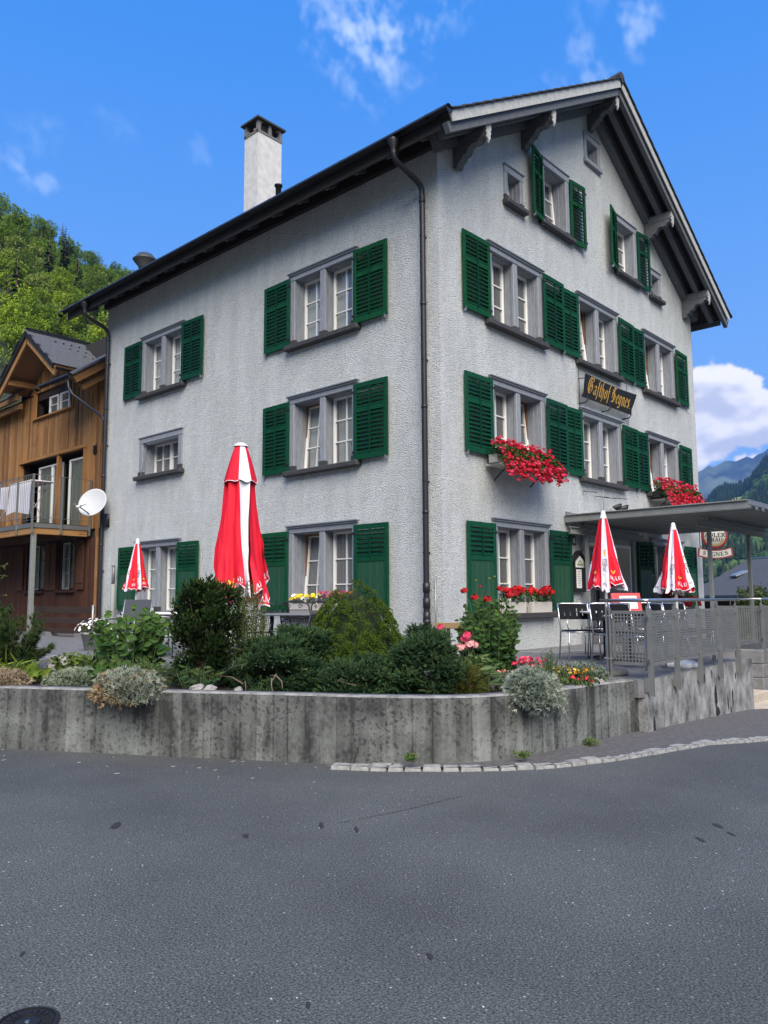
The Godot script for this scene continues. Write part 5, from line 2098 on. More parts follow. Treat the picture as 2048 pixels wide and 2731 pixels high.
func make_chalet() -> void:
	var c := thing("timber_chalet", "larch-clad timber chalet with dormer and balcony left of the inn", "house")
	var zw := -0.8
	var st := new_st()
	# the body behind the boards, with its openings left dark
	var body := func(x0, x1, y0, y1): bx(st, V((x0 + x1) / 2, (y0 + y1) / 2, zw - 0.16), V(x1 - x0, y1 - y0, 0.2))
	body.call(-21.5, -18.29, -0.3, 7.6)
	body.call(-13.96, -13.03, -0.3, 7.6)
	body.call(-18.29, -13.96, 5.44, 6.86)
	body.call(-18.29, -17.45, 6.86, 8.0)
	body.call(-14.84, -13.96, 6.86, 8.0)
	body.call(-17.45, -14.84, 7.45, 8.0)
	body.call(-18.29, -13.96, -0.3, 1.26)
	body.call(-18.29, -13.96, 2.72, 3.1)
	for q in [[-18.29, -17.55], [-16.35, -15.35], [-14.42, -13.96]]:
		body.call(q[0], q[1], 1.26, 2.72)
	bx(st, V(-13.13, 3.6, -5.0), V(0.2, 7.8, 8.2))
	bx(st, V(-17.2, 3.6, -3.0), V(8.0, 8.0, 0.1))
	bx(st, V(-17.2, 3.0, -2.0), V(8.0, 0.1, 2.0))
	put("wall", st, M.brown_paint, c)
	st = new_st()
	bx(st, V(-17.6, 4.8, -1.9), V(8.6, 3.6, 0.05))
	bx(st, V(-17.4, 7.9, -1.7), V(6.6, 2.6, 0.05))
	bx(st, V(-17.6, 2.0, -1.7), V(8.6, 1.9, 0.05))
	bx(st, V(-18.1, 5.52, -1.4), V(8.6, 0.05, 1.1))
	put("room", st, M.room_dark, c)
	# upper boards
	var x := -20.4
	while x < -13.06:
		var w := rnd(0.13, 0.19)
		var zb := zw + rnd(-0.016, 0.018)
		var spans := [[3.0, 7.65]]
		var xm := x + w / 2
		if xm > -18.25 and xm < -14.0:
			spans = [[5.47, 6.82 if xm > -17.42 and xm < -14.84 else 7.65]]
		for sp in spans:
			st = new_st()
			board_box(st, V(xm, (sp[0] + sp[1]) / 2, zb - 0.02), V(w - 0.016, sp[1] - sp[0], 0.03))
			put("board", st, M["larch_%d" % [0, 0, 2, 2, 1, 1, 3, 4, 4, 5][rng.randi() % 10]], c)
		x += w
	x = -18.2
	while x < -14.3:      # boards in the dormer gable
		var xm := x + 0.06
		var top := 9.18 - absf(xm + 16.25) * 0.74 - 0.2
		if top > 7.72:
			st = new_st()
			board_box(st, V(xm, (7.70 + top) / 2, zw - 0.015), V(0.112, top - 7.70, 0.03))
			put("board", st, M["larch_%d" % (rng.randi() % 6)], c)
		x += 0.12
	# lower boards, darker
	x = -20.4
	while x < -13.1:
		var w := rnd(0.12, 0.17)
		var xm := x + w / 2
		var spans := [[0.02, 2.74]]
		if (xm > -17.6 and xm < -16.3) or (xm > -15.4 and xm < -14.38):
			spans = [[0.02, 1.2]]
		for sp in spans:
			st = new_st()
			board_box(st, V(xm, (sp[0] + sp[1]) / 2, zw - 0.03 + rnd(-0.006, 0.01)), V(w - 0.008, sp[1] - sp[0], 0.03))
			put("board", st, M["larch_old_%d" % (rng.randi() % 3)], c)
		x += w
	st = new_st()
	board_box(st, V(-13.06, 1.35, zw + 0.005), V(0.10, 2.8, 0.05))
	put("corner_board", st, M.larch_0, c)
	st = new_st()
	board_box(st, V(-13.08, 4.9, zw + 0.01), V(0.11, 4.3, 0.05))
	put("corner_board", st, M.larch_3, c)
	# frames of the openings
	st = new_st()
	for q in [[-18.4, -13.86, 5.48, 0.09], [-17.55, -14.72, 6.82, 0.05]]:
		beam_box(st, V(q[0], q[2], zw + 0.03), V(q[1], q[2], zw + 0.03), 0.12, q[3])
	for xx in [-18.33, -13.92, -15.62]:
		beam_box(st, V(xx, 3.08, zw + 0.0), V(xx + 0.001, 5.44, zw + 0.0), 0.12, 0.1)
	for xx in [-17.5, -14.80]:
		beam_box(st, V(xx, 6.85, zw), V(xx + 0.001, 7.7, zw), 0.1, 0.08)
	put("trim", st, M.larch_2, c)
	# balcony doors: leaves with white frames
	for q in [[-17.3, 0.95], [-16.35, 0.70], [-15.2, 1.25]]:
		var d := put("door_frame_set", pane_mesh(0.02, 0.02), M.brown_paint, c, Transform3D(Basis(), V(q[0] + q[1] / 2, 3.1, zw - 0.2)))
		d.name = numbered("glass_door", c)
		casement(d, 0.0, 0.02, q[1], 2.12, 0.05, 1, 1)
		st = new_st(true)
		wavy_sheet(st, -q[1] / 2, q[1] / 2, 0.05, 2.1, -0.05, 0.02, 6)
		put("curtain", st, mat("curtain_green%d" % int(-q[0]), V(0.03, 0.045, 0.012), 0.9), d)
	var w1 := put("window", pane_mesh(0.02, 0.02), M.brown_paint, c, Transform3D(Basis(), V(-15.95, 6.86, zw - 0.12)))
	for k in 2:
		casement(w1, -0.36 + k * 0.75, 0, 0.62, 0.6, 0.03, 1, 2)
	for q in [[-16.95, 1.2], [-14.88, 0.92]]:
		var w2 := put("window", pane_mesh(0.02, 0.02), M.brown_paint, c, Transform3D(Basis(), V(q[0], 1.28, zw - 0.16)))
		for k in 2:
			casement(w2, (k - 0.5) * q[1] / 2.0, 0, q[1] / 2.0, 1.42, 0.03, 1, 3, 0.0, 0.0, "brown_paint" if k == 1 else "pot_grey")
		st = new_st()
		beam_box(st, V(q[0] - q[1] / 2 - 0.12, 1.22, zw + 0.04), V(q[0] + q[1] / 2 + 0.12, 1.22, zw + 0.04), 0.14, 0.06)
		put("sill", st, M.larch_old_1, c)
	for q in [-18.0, -16.05, -15.65, -13.95]:
		st = new_st()
		board_box(st, V(q, 1.98, zw + 0.035), V(0.42 if q > -15 or q < -17 else 0.34, 1.42, 0.04))
		for y in [1.5, 2.5]:
			board_box(st, V(q, y, zw + 0.06), V(0.36, 0.09, 0.03))
		put("shutter", st, M.larch_old_0, c)
	st = new_st()
	bx(st, V(-13.33, 5.3, zw + 0.03), V(0.16, 0.24, 0.03))
	for k in 6:
		bx(st, V(-13.33, 5.21 + k * 0.036, zw + 0.05), V(0.13, 0.012, 0.02))
	put("air_vent", st, M.dark_metal, c)
	make_chalet_roof(c)
	make_balcony(c)
	make_yard_things()


func slate_roof(parent: Node3D, a: Vector3, along: Vector3, down: Vector3, rows: int, cols: int, m: Material, called := "slate") -> void:
	var st := new_st()
	var w := along.length() / cols
	var l := down.length() / rows
	cbx(st, V(0, 0, 0), V(w * 0.975, 0.022, l * 1.22), 0.004)
	var mesh := mesh_of(st)
	var bx_ := along.normalized()
	var bz := down.normalized()
	var b := Basis(bx_, bz.cross(bx_), bz)
	for j in rows:
		for i in cols:
			var off := 0.22 if j % 2 else -0.22
			var p := a + along * ((i + 0.5 + off) / cols) + down * ((j + 0.5) / rows) + b.y * (0.012 + rnd(0, 0.003))
			put(called, mesh, m, parent, Transform3D(b * Basis(Vector3.RIGHT, 0.055), p))


func make_chalet_roof(c: Node3D) -> void:
	var rx := -16.25
	var ry := 9.33
	var zf := 0.12
	var hw := 2.02
	var drop := 1.46
	var st := new_st()
	for s in [-1.0, 1.0]:
		var e := V(s * hw, -drop, 0)
		var nrm := V(e.y * -s, absf(e.x), 0).normalized() * Vector3(s, 1, 1)
		var a := V(rx, ry, zf)
		var back := V(0, 0, -4.2)
		var t := V(0, -0.12, 0)
		quad(st, a, a + e, a + e + back, a + back)
		quad(st, a + t, a + t + back, a + t + e + back, a + t + e)
		quad(st, a + t, a + t + e, a + e, a)
		quad(st, a + e, a + t + e, a + t + e + back, a + e + back)
	var roof := put("dormer_roof", st, M.beam_wood, c)
	# slates on the side that shows, with snow stops
	slate_roof(roof, V(rx + 0.02, ry + 0.0, zf + 0.02), V(0, 0, -3.4), V(hw, -drop, 0), 7, 13, M.slate)
	slate_roof(roof, V(rx - 0.02, ry, zf - 3.4), V(0, 0, 3.4), V(-hw, -drop, 0), 5, 8, M.slate)
	st = new_st()
	for j in 4:
		for k in 5:
			var f := 0.25 + j * 0.17
			bx(st, V(rx + hw * f, ry - drop * f + 0.05, zf - 0.7 - k * 0.26 - j * 0.32), V(0.035, 0.06, 0.05))
	stuff(put("snow_stops", st, M.iron_black, roof))
	st = new_st()
	bar(st, V(rx + 0.05, ry + 0.05, zf + 0.04), V(rx + 0.05, ry + 0.05, zf - 3.6), 0.22, 0.03)
	bar(st, V(rx + 0.13, ry - 0.0, zf + 0.0), V(rx + 0.13, ry - 0.0, zf - 3.6), 0.03, 0.07)
	put("ridge_cap", st, M.dark_metal, roof)
	for s in [-1.0, 1.0]:
		st = new_st()
		bar(st, V(rx, ry - 0.07, zf + 0.02), V(rx + s * hw, ry - drop - 0.07, zf + 0.02), 0.035, 0.17)
		put("verge_metal", st, M.dark_metal, roof)
		st = new_st()
		beam_box(st, V(rx, ry - 0.27, zf - 0.05), V(rx + s * hw, ry - drop - 0.27, zf - 0.05), 0.06, 0.20)
		put("barge_board", st, M.larch_0, roof)
		st = new_st()
		beam_box(st, V(rx + s * 1.40, ry - drop * 0.70 - 0.34, zf - 0.08), V(rx + s * 1.40, ry - drop * 0.70 - 0.34, -0.9), 0.14, 0.18)
		put("purlin", st, M.larch_1, roof)
	st = new_st()
	beam_box(st, V(rx, ry - 0.36, zf - 0.08), V(rx, ry - 0.36, -0.9), 0.14, 0.2)
	put("purlin", st, M.larch_1, roof)
	st = new_st(true)
	tube(st, [V(rx + hw + 0.05, ry - drop - 0.12, zf), V(rx + hw + 0.05, ry - drop - 0.12, zf - 2.2)], 0.07, 8, false, 0, PI)
	put("gutter", st, M.dark_metal, roof)
	# main roof right of the dormer: eaves with a short gutter, verge beams running back
	st = new_st()
	var ev := 7.06
	var sl := 0.72
	for q in [[-14.5, -12.5], [-21.5, -17.9]]:
		var a := V(q[0], ev + 0.12, 0.36)
		var b := V(q[1], ev + 0.12, 0.36)
		var up := V(0, 3.0 * sl, -3.0)
		if q[0] < -20:
			a = V(q[0], 7.62, -0.30)
			b = V(q[1], 7.72, -0.30)
		quad(st, a, b, b + up, a + up)
		quad(st, a + V(0, -0.05, 0), a + up + V(0, -0.05, 0), b + up + V(0, -0.05, 0), b + V(0, -0.05, 0))
		quad(st, a + V(0, -0.05, 0), b + V(0, -0.05, 0), b, a)
		quad(st, b, b + V(0, -0.05, 0), b + up + V(0, -0.05, 0), b + up)
	put("main_roof", st, M.slate, c)
	for q in [[V(-12.62, ev - 0.02, 0.28), V(-12.62, ev - 0.02 + 2.6 * sl, 0.28 - 2.6), 0.12, 0.22], [V(-12.78, ev - 0.16, 0.0), V(-12.78, ev - 0.16 + 2.4 * sl, -2.4), 0.14, 0.20], [V(-21.5, 7.50, -0.38), V(-17.9, 7.60, -0.38), 0.10, 0.22], [V(-21.5, 7.26, -0.55), V(-18.0, 7.34, -0.55), 0.12, 0.18]]:
		st = new_st()
		beam_box(st, q[0], q[1], q[2], q[3])
		put("roof_beam", st, M.larch_3, c)
	st = new_st(true)
	tube(st, [V(-14.55, ev + 0.02, 0.45), V(-12.5, ev + 0.02, 0.45)], 0.08, 10, false, PI, TAU)
	put("gutter", st, M.dark_metal, c)
	st = new_st()
	for x in [-14.55, -12.5]:
		var half := PackedVector2Array()
		for k in 9:
			half.append(Vector2(cos(PI + PI * k / 8.0), sin(PI + PI * k / 8.0)) * 0.08)
		prism(st, half, Transform3D(FR.basis, V(x, ev + 0.02, 0.45)), 0.006)
	put("gutter_end", st, M.dark_metal, c)
	st = new_st(true)
	tube(st, [V(-12.62, ev - 0.05, 0.45), V(-12.6, ev - 0.3, 0.43), V(-12.5, ev - 0.5, 0.35), V(-11.75, ev - 1.0, 0.16), V(-11.3, ev - 1.25, 0.12), V(-11.2, ev - 1.4, 0.10), V(-11.18, ev - 2.0, 0.10)], 0.042, 10)
	put("downpipe", st, M.dark_metal, c)


func make_balcony(c: Node3D) -> void:
	var x1 := -13.48
	var zf := 0.86
	var st := new_st()
	bx(st, V((x1 - 21.5) / 2, 3.05, (zf - 0.8) / 2), V(x1 + 21.5, 0.07, zf + 0.75))
	var b := put("balcony", st, M.larch_old_1, c)
	st = new_st()
	cbx(st, V((x1 - 21.5) / 2, 3.0, zf + 0.02), V(x1 + 21.5, 0.12, 0.03), 0.004)
	cbx(st, V(x1 + 0.02, 3.0, 0.03), V(0.03, 0.12, zf + 0.8), 0.004)
	put("edge_channel", st, M.zinc, b)
	for q in [[V(-21.5, 2.86, zf - 0.06), V(x1, 2.86, zf - 0.06)], [V(x1 - 0.06, 2.86, zf - 0.12), V(x1 - 0.06, 2.86, -0.7)], [V(-21.5, 2.80, -0.1), V(x1 - 0.14, 2.80, -0.1)]]:
		st = new_st()
		beam_box(st, q[0], q[1], 0.14, 0.18)
		put("beam", st, M.larch_0 if q[0].y > 2.82 else M.larch_old_0, b)
	var y := 2.94
	for k in 9:
		st = new_st()
		beam_box(st, V(-21.5, y, zf - 0.2 - k * 0.17), V(x1 - 0.15, y, zf - 0.2 - k * 0.17), 0.16, 0.03)
		put("ceiling_board", st, M.larch_old_2, b)
	st = new_st()
	cbx(st, V(x1 - 0.06, 1.36, zf - 0.06), V(0.12, 2.82, 0.12), 0.008)
	put("support_post", st, M.canopy_grey, b)
	# railing
	st = new_st()
	bar(st, V(-21.5, 4.40, zf + 0.05), V(x1 + 0.05, 4.40, zf + 0.05), 0.04, 0.012)
	bar(st, V(x1 + 0.05, 4.40, zf + 0.05), V(x1 + 0.05, 4.40, -0.78), 0.04, 0.012)
	bar(st, V(-21.5, 3.22, zf + 0.05), V(x1 + 0.05, 3.22, zf + 0.05), 0.03, 0.01)
	bar(st, V(x1 + 0.05, 3.22, zf + 0.05), V(x1 + 0.05, 3.22, -0.78), 0.03, 0.01)
	put("railing", st, M.rail_grey, b)
	st = new_st()
	tube(st, [V(0, 3.22, 0), V(0, 4.40, 0)], 0.006, 5)
	var rod := mesh_of(st)
	for k in 62:
		put("baluster", rod, M.rail_grey, b, Transform3D(Basis(), V(x1 + 0.05 - k * 0.115, 0, zf + 0.05)))
	for k in range(1, 14):
		put("baluster", rod, M.rail_grey, b, Transform3D(Basis(), V(x1 + 0.05, 0, zf + 0.05 - k * 0.122)))
	for q in [V(x1 + 0.05, 0, zf + 0.05), V(x1 - 0.95, 0, zf + 0.05), V(x1 - 2.2, 0, zf + 0.05), V(x1 + 0.05, 0, 0.1), V(x1 + 0.05, 0, -0.74)]:
		st = new_st()
		bx(st, q + V(0, 3.6, 0), V(0.045, 1.62, 0.045))
		put("rail_post", st, M.rail_grey, b)


func make_yard_things() -> void:
	# linen hung to dry on the balcony
	var r := thing("drying_rack", "folding drying rack hung with white bed linen on the chalet balcony", "drying rack", V(-15.55, 3.28, 0.30))
	var st := new_st(true)
	for s in [-0.3, 0.3]:
		tube(st, [V(-1.3, 0.9, s), V(1.0, 0.9, s)], 0.012, 6)
	for x in [-1.2, 0.9]:
		tube(st, [V(x, 0, -0.25), V(x, 0.9, 0.3)], 0.012, 6)
		tube(st, [V(x, 0, 0.25), V(x, 0.9, -0.3)], 0.012, 6)
	put("frame", st, M.plastic_white, r)
	for q in [[0.62, 1.45, 0.95, 1.06, 0.34], [-0.85, 1.45, 0.72, 1.04, 0.36], [-0.4, 0.9, 0.85, 1.1, -0.28]]:
		st = new_st(true)
		var n := 14
		var g := []
		for i in n + 1:
			var row := []
			var s := i / float(n)
			var x: float = q[0] + (s - 0.5) * q[1]
			var dropl: float = q[2] * (0.94 + 0.05 * sin(s * 5.0 + q[0] * 5.0))
			for j in 7:
				var f := j / 6.0
				var zz: float = q[4] + 0.025 * sin(s * 11.0 + f * 2.0) * f + (0.03 if q[4] > 0 else -0.03) * f
				row.append(V(x + 0.03 * sin(f * 5.0 + s * 3.0), q[3] + 0.02 * sin(s * 5.0) - dropl * f, zz))
			g.append(row)
		for i in n:
			for j in 6:
				quad(st, g[i][j + 1], g[i + 1][j + 1], g[i + 1][j], g[i][j])
		put("linen", st, M.cloth_white, r)
	st = new_st(true)
	wavy_sheet(st, -0.25, 0.95, 0.0, 0.01, 0.0, 0.0, 2)
	bx(st, V(0.65, 1.06, 0.02), V(1.5, 0.03, 0.66))
	put("linen", st, M.cloth_white, r)
	# satellite dish
	var d := thing("satellite_dish", "round pale grey satellite dish on an arm at the inn's left corner", "satellite dish", V(-11.06, 3.43, 0.38), 0.55)
	st = new_st(true)
	var prof := []
	for k in 9:
		var t := k / 8.0
		prof.append(Vector2(0.385 * t, 0.075 * t * t))
	prof.append(Vector2(0.39, 0.07))
	for k in 8:
		var t := 1.0 - (k + 1) / 8.0
		prof.append(Vector2(0.385 * t, 0.075 * t * t - 0.012))
	var face := Transform3D(Basis(Vector3.RIGHT, PI / 2 - 0.35), V(0, 0, 0))
	lathe(st, prof, 32, face)
	put("reflector", st, M.dish_grey, d)
	st = new_st(true)
	tube(st, [face * V(0, 0.02, 0.36), V(-0.02, -0.27, 0.22), V(-0.16, -0.12, 0.42)], 0.014, 6)
	put("arm", st, M.dark_metal, d)
	st = new_st(true)
	for o in [0.0, 0.07]:
		tube(st, [V(-0.20 + o * 1.6, -0.14 + o * 0.6, 0.46), V(-0.12 + o * 1.6, -0.09 + o * 0.6, 0.34)], 0.03, 8)
	put("receiver", st, M.plastic_white, d)
	st = new_st(true)
	tube(st, [face * V(0, -0.02, 0.1), V(0.05, -0.1, -0.25), V(0.1, -0.35, -0.3), V(0.25, -0.5, -0.5)], 0.025, 8)
	bx(st, V(0.22, -0.42, -0.32), V(0.2, 0.34, 0.2))
	put("mount", st, M.dark_metal, d)
	# low fence of three boards
	var f := thing("board_fence", "low fence of three dark brown boards in front of the chalet", "fence", V(0, 0, 0.3))
	for q in [[0.145, 0.10], [0.42, 0.14], [0.70, 0.15]]:
		st = new_st()
		cbx(st, V(-12.85, q[0], 0), V(3.75, q[1] + 0.02, 0.035), 0.005)
		put("board", st, M.brown_paint, f)
	for x in [-14.42, -10.98]:
		st = new_st(true)
		tube(st, [V(x, -0.1, 0.04), V(x, 0.80, 0.04)], 0.032, 10)
		lathe(st, [Vector2(0.034, 0.80), Vector2(0.03, 0.825), Vector2(0, 0.835)], 10, Transform3D(Basis(), V(x, 0, 0.04)))
		put("post", st, M.zinc, f)
	for q in [[-13.9, 1.15], [-11.7, 0.6]]:
		st = new_st()
		cbx(st, V(q[0], 0.03, 0.22), V(q[1], 0.16, 0.2), 0.01)
		tag(put("concrete_block", st, M.concrete, self), "pale concrete kerb block %s under the board fence" % ("left of the gap" if q[0] < -13 else "right of the gap"), "concrete block")
	# grey pipe standing at the inn corner
	var p := thing("standpipe", "grey plastic pipe standing upright at the left corner of the inn", "pipe", V(-10.35, 0, 0.16))
	st = new_st(true)
	tube(st, [V(0, -0.1, 0), V(0, 1.35, 0)], 0.055, 10)
	put("lower_pipe", st, M.pot_grey, p)
	st = new_st(true)
	tube(st, [V(0, 1.35, 0), V(0, 1.8, 0)], 0.04, 10)
	tube(st, [V(0, 1.8, 0), V(0, 1.82, 0)], 0.05, 10)
	put("upper_pipe", st, M.rail_grey, p)


# ---------------------------------------------------------------- the house across the road on the right
func make_neighbour() -> void:
	var h := thing("slate_roofed_house", "low dark house with grey slate roof beyond the canopy posts on the right", "house", V(-6.6, -3.2, -30.9), -0.735)
	# local x runs along the ridge, local z towards the viewer
	var st := new_st()
	bx(st, V(6.0, 1.9, -3.0), V(15.0, 4.6, 6.0))
	put("wall", st, M.brown_paint, h)
	st = new_st()
	var e0 := V(-2.2, 4.25, 0.6)
	var rg := V(-2.2, 6.15, -3.0)
	var al := V(16.5, 0, 0)
	quad(st, e0, e0 + al, rg + al, rg)
	quad(st, rg, rg + al, V(14.3, 4.2, -6.6), V(-2.2, 4.2, -6.6))
	tri(st, e0, rg, V(-2.2, 4.2, -6.6))
	tri(st, e0 + al, V(14.3, 4.2, -6.6), rg + al)
	quad(st, e0 + V(0, -0.12, 0), V(-2.2, 4.08, -6.6), V(14.3, 4.08, -6.6), e0 + al + V(0, -0.12, 0))
	quad(st, e0 + V(0, -0.12, 0), e0 + al + V(0, -0.12, 0), e0 + al, e0)
	var roof := put("roof", st, M.slate, h)
	slate_roof(roof, V(-2.2, 6.15, -3.0), V(7.2, 0, 0), V(0, -1.9, 3.6), 12, 22, M.slate)
	st = new_st(true)
	tube(st, [V(-2.25, 6.17, -3.0), V(14.3, 6.17, -3.0)], 0.07, 8)
	put("ridge_cap", st, M.zinc, roof)
	st = new_st(true)
	tube(st, [V(-2.25, 4.15, 0.65), V(14.3, 4.15, 0.65)], 0.07, 8)
	put("gutter", st, M.dark_metal, roof)
	var sk := new_st()
	cbx(sk, V(0, 0, 0), V(0.62, 0.08, 0.8), 0.01)
	var skb := put("skylight", sk, M.zinc, roof, Transform3D(Basis(Vector3.RIGHT, 0.35 - 0.486 + 0.486), V(-0.1, 5.35, -1.3)))
	st = new_st()
	bx(st, V(0, 0.05, 0), V(0.5, 0.02, 0.66))
	put("pane", st, M.glass, skb)
	st = new_st()
	bx(st, V(3.1, 6.35, -2.7), V(0.62, 1.0, 0.5))
	bx(st, V(3.1, 6.88, -2.7), V(0.78, 0.10, 0.66))
	var ch := put("chimney", st, M.rock, roof)
	st = new_st(true)
	lathe(st, [Vector2(0.16, 6.93), Vector2(0.15, 7.1), Vector2(0.19, 7.12), Vector2(0.19, 7.16), Vector2(0.13, 7.18), Vector2(0.11, 7.36), Vector2(0, 7.38)], 12, Transform3D(Basis(), V(3.1, 0, -2.7)))
	put("chimney_pot", st, mat("copper", V(0.5, 0.26, 0.14), 0.35, 0.8), ch)
	for q in [0.5, 3.0, 5.5]:
		st = new_st()
		bx(st, V(q, 2.3, 0.01), V(0.9, 1.0, 0.06))
		put("window", st, M.room_dark, h)


# ---------------------------------------------------------------- parasols, chairs, tables, boxes
# print on the parasol cloth: text triangles drawn into an image
func draw_text(im: Image, t: String, cx: float, cy: float, size: float, c: Color, serif := true, turn := 0.0) -> void:
	var tm := text_mesh(t, size, serif, true, 0.0)
	var arr := tm.get_mesh_arrays()
	var vs: PackedVector3Array = arr[Mesh.ARRAY_VERTEX]
	var ix: PackedInt32Array = arr[Mesh.ARRAY_INDEX] if arr[Mesh.ARRAY_INDEX] != null else PackedInt32Array(range(vs.size()))
	for i in range(0, ix.size() - 2, 3):
		var p := []
		for k in 3:
			var v := vs[ix[i + k]]
			var q := Vector2(v.x, -v.y).rotated(turn)
			p.append(q + Vector2(cx, cy))
		fill_tri(im, p[0], p[1], p[2], c)


func fill_tri(im: Image, a: Vector2, b: Vector2, c: Vector2, co: Color) -> void:
	var ar := (b - a).cross(c - a)
	if absf(ar) < 0.0001:
		return
	for y in range(maxi(0, int(minf(a.y, minf(b.y, c.y)))), mini(im.get_height() - 1, int(maxf(a.y, maxf(b.y, c.y))) + 1) + 1):
		for x in range(maxi(0, int(minf(a.x, minf(b.x, c.x)))), mini(im.get_width() - 1, int(maxf(a.x, maxf(b.x, c.x))) + 1) + 1):
			var p := Vector2(x + 0.5, y + 0.5)
			var u := (b - p).cross(c - p) / ar
			var v := (c - p).cross(a - p) / ar
			if u >= -0.01 and v >= -0.01 and u + v <= 1.01:
				im.set_pixel(x, y, co)


func fill_poly(im: Image, pts: Array, co: Color) -> void:
	var pg := PackedVector2Array(pts)
	var ix := Geometry2D.triangulate_polygon(pg)
	for i in range(0, ix.size(), 3):
		fill_tri(im, pg[ix[i]], pg[ix[i + 1]], pg[ix[i + 2]], co)


# a plain spread-winged bird in yellow with a dark outline
func draw_bird(im: Image, cx: float, cy: float, s: float) -> void:
	var w := [Vector2(-1.0, -0.45), Vector2(-0.45, -0.5), Vector2(-0.1, -0.15), Vector2(0.1, -0.15), Vector2(0.5, -0.55), Vector2(1.05, -0.5), Vector2(0.8, -0.25), Vector2(0.75, -0.1), Vector2(0.5, 0.05), Vector2(0.45, 0.2), Vector2(0.15, 0.22), Vector2(0.0, 0.5), Vector2(-0.15, 0.22), Vector2(-0.4, 0.22), Vector2(-0.5, 0.05), Vector2(-0.75, -0.05), Vector2(-0.78, -0.22)]
	for q in [[1.14, Color(0.03, 0.03, 0.03)], [0.95, Color(0.93, 0.76, 0.28)]]:
		var pts := []
		for v in w:
			pts.append(Vector2(cx, cy) + v * s * q[0])
		fill_poly(im, pts, q[1])


func gore_texture(red: bool, big: bool) -> ImageTexture:
	var w := 256
	var h := 512
	var im := Image.create(w, h, false, Image.FORMAT_RGB8)
	var base := Color(0.86, 0.025, 0.17) if red else Color(0.88, 0.88, 0.92)
	im.fill(base)
	if red:
		draw_bird(im, 128, 412 if not big else 440, 30)
		draw_text(im, "ADLER BRÄU" if big else "BRÄU", 128, 462 if not big else 484, 40 if not big else 34, Color(0.93, 0.93, 0.95))
	else:
		if not big:
			draw_bird(im, 128, 262, 52)
			draw_text(im, "ADLER", 128, 318, 60, Color(0.05, 0.05, 0.06))
			draw_text(im, "BRÄU", 128, 362, 56, Color(0.05, 0.05, 0.06))
			im.fill_rect(Rect2i(60, 388, 12, 22), Color(0.8, 0.03, 0.12))
			draw_text(im, "us", 92, 402, 18, Color(0.2, 0.2, 0.25))
			draw_text(im, "in Glarus", 128, 468, 30, Color(0.12, 0.12, 0.15))
		else:
			draw_text(im, "OBER", 128, 470, 44, Color(0.05, 0.05, 0.06))
	im.fill_rect(Rect2i(0, h - 7, w, 7), Color(0.9, 0.88, 0.9))
	return ImageTexture.create_from_image(im)


# closed parasol cloth: each gore hangs in a fold between two ribs
func folded_cloth(o: Node3D, top: float, low: float, r_top: float, r_low: float, gores: int, mats: Array, seed_: int, fold := 0.55, part_name := "gore") -> void:
	var g := RandomNumberGenerator.new()
	g.seed = seed_
	var rows := 22
	var m := 14
	var crease := FastNoiseLite.new()
	crease.seed = seed_
	crease.frequency = 1.6
	crease.fractal_octaves = 3
	var ang := []
	var a := 0.0
	for k in gores:
		ang.append(a + g.randf_range(-0.12, 0.12))
		a += TAU / gores
	ang.append(ang[0] + TAU)
	for k in gores:
		var st := new_st(true)
		var grid := []
		var depth := g.randf_range(0.75, 1.2) * fold
		var skew := g.randf_range(-0.25, 0.25)
		var lowk := g.randf_range(-0.02, 0.05)
		for j in rows + 1:
			var t := j / float(rows)
			var row := []
			for i in m + 1:
				var s := i / float(m)
				var nar: float = 0.08 + 0.09 * t
				var a0: float = ang[k] + (nar if k % 2 == 1 else -nar)
				var a1: float = ang[k + 1] + (-nar if k % 2 == 1 else nar)
				var aa: float = lerpf(a0, a1, s)
				var rr := lerpf(r_top, r_low, pow(t, 0.85))
				# the cloth bulges out between ribs near the hem, tucks in higher up
				var bulge := sin(PI * s)
				var f := 1.0 + depth * bulge * sin(TAU * s * 1.0 + skew * 6.0) * 0.5 * t - fold * 0.45 * bulge * (1.0 - t * 0.35)
				var tw := skew * t * bulge
				var y := lerpf(top, low, t) + (lowk + 0.03 * bulge) * t * t * (1.0 if i > 0 and i < m else 0.6)
				f *= 1.0 + 0.30 * crease.get_noise_3d(cos(aa) * 1.6, y * 0.9, sin(aa) * 1.6) * t + 0.10 * crease.get_noise_3d(cos(aa) * 5.0, y * 4.0, sin(aa) * 5.0) * t
				y += 0.045 * crease.get_noise_2d(aa * 2.0, 4.0) * t * t
				row.append(V(cos(aa + tw) * rr * f, y, sin(aa + tw) * rr * f))
			grid.append(row)
		for j in rows:
			for i in m:
				var u0 := i / float(m)
				var u1 := (i + 1) / float(m)
				var v0 := j / float(rows)
				var v1 := (j + 1) / float(rows)
				# drawn narrower towards the top so that letters keep their shape
				quv(st, [grid[j + 1][i], grid[j + 1][i + 1], grid[j][i + 1], grid[j][i]], [Vector2(1.0 - u0, v1), Vector2(1.0 - u1, v1), Vector2(1.0 - u1, v0), Vector2(1.0 - u0, v0)])
		put(part_name, st, mats[k % mats.size()], o)


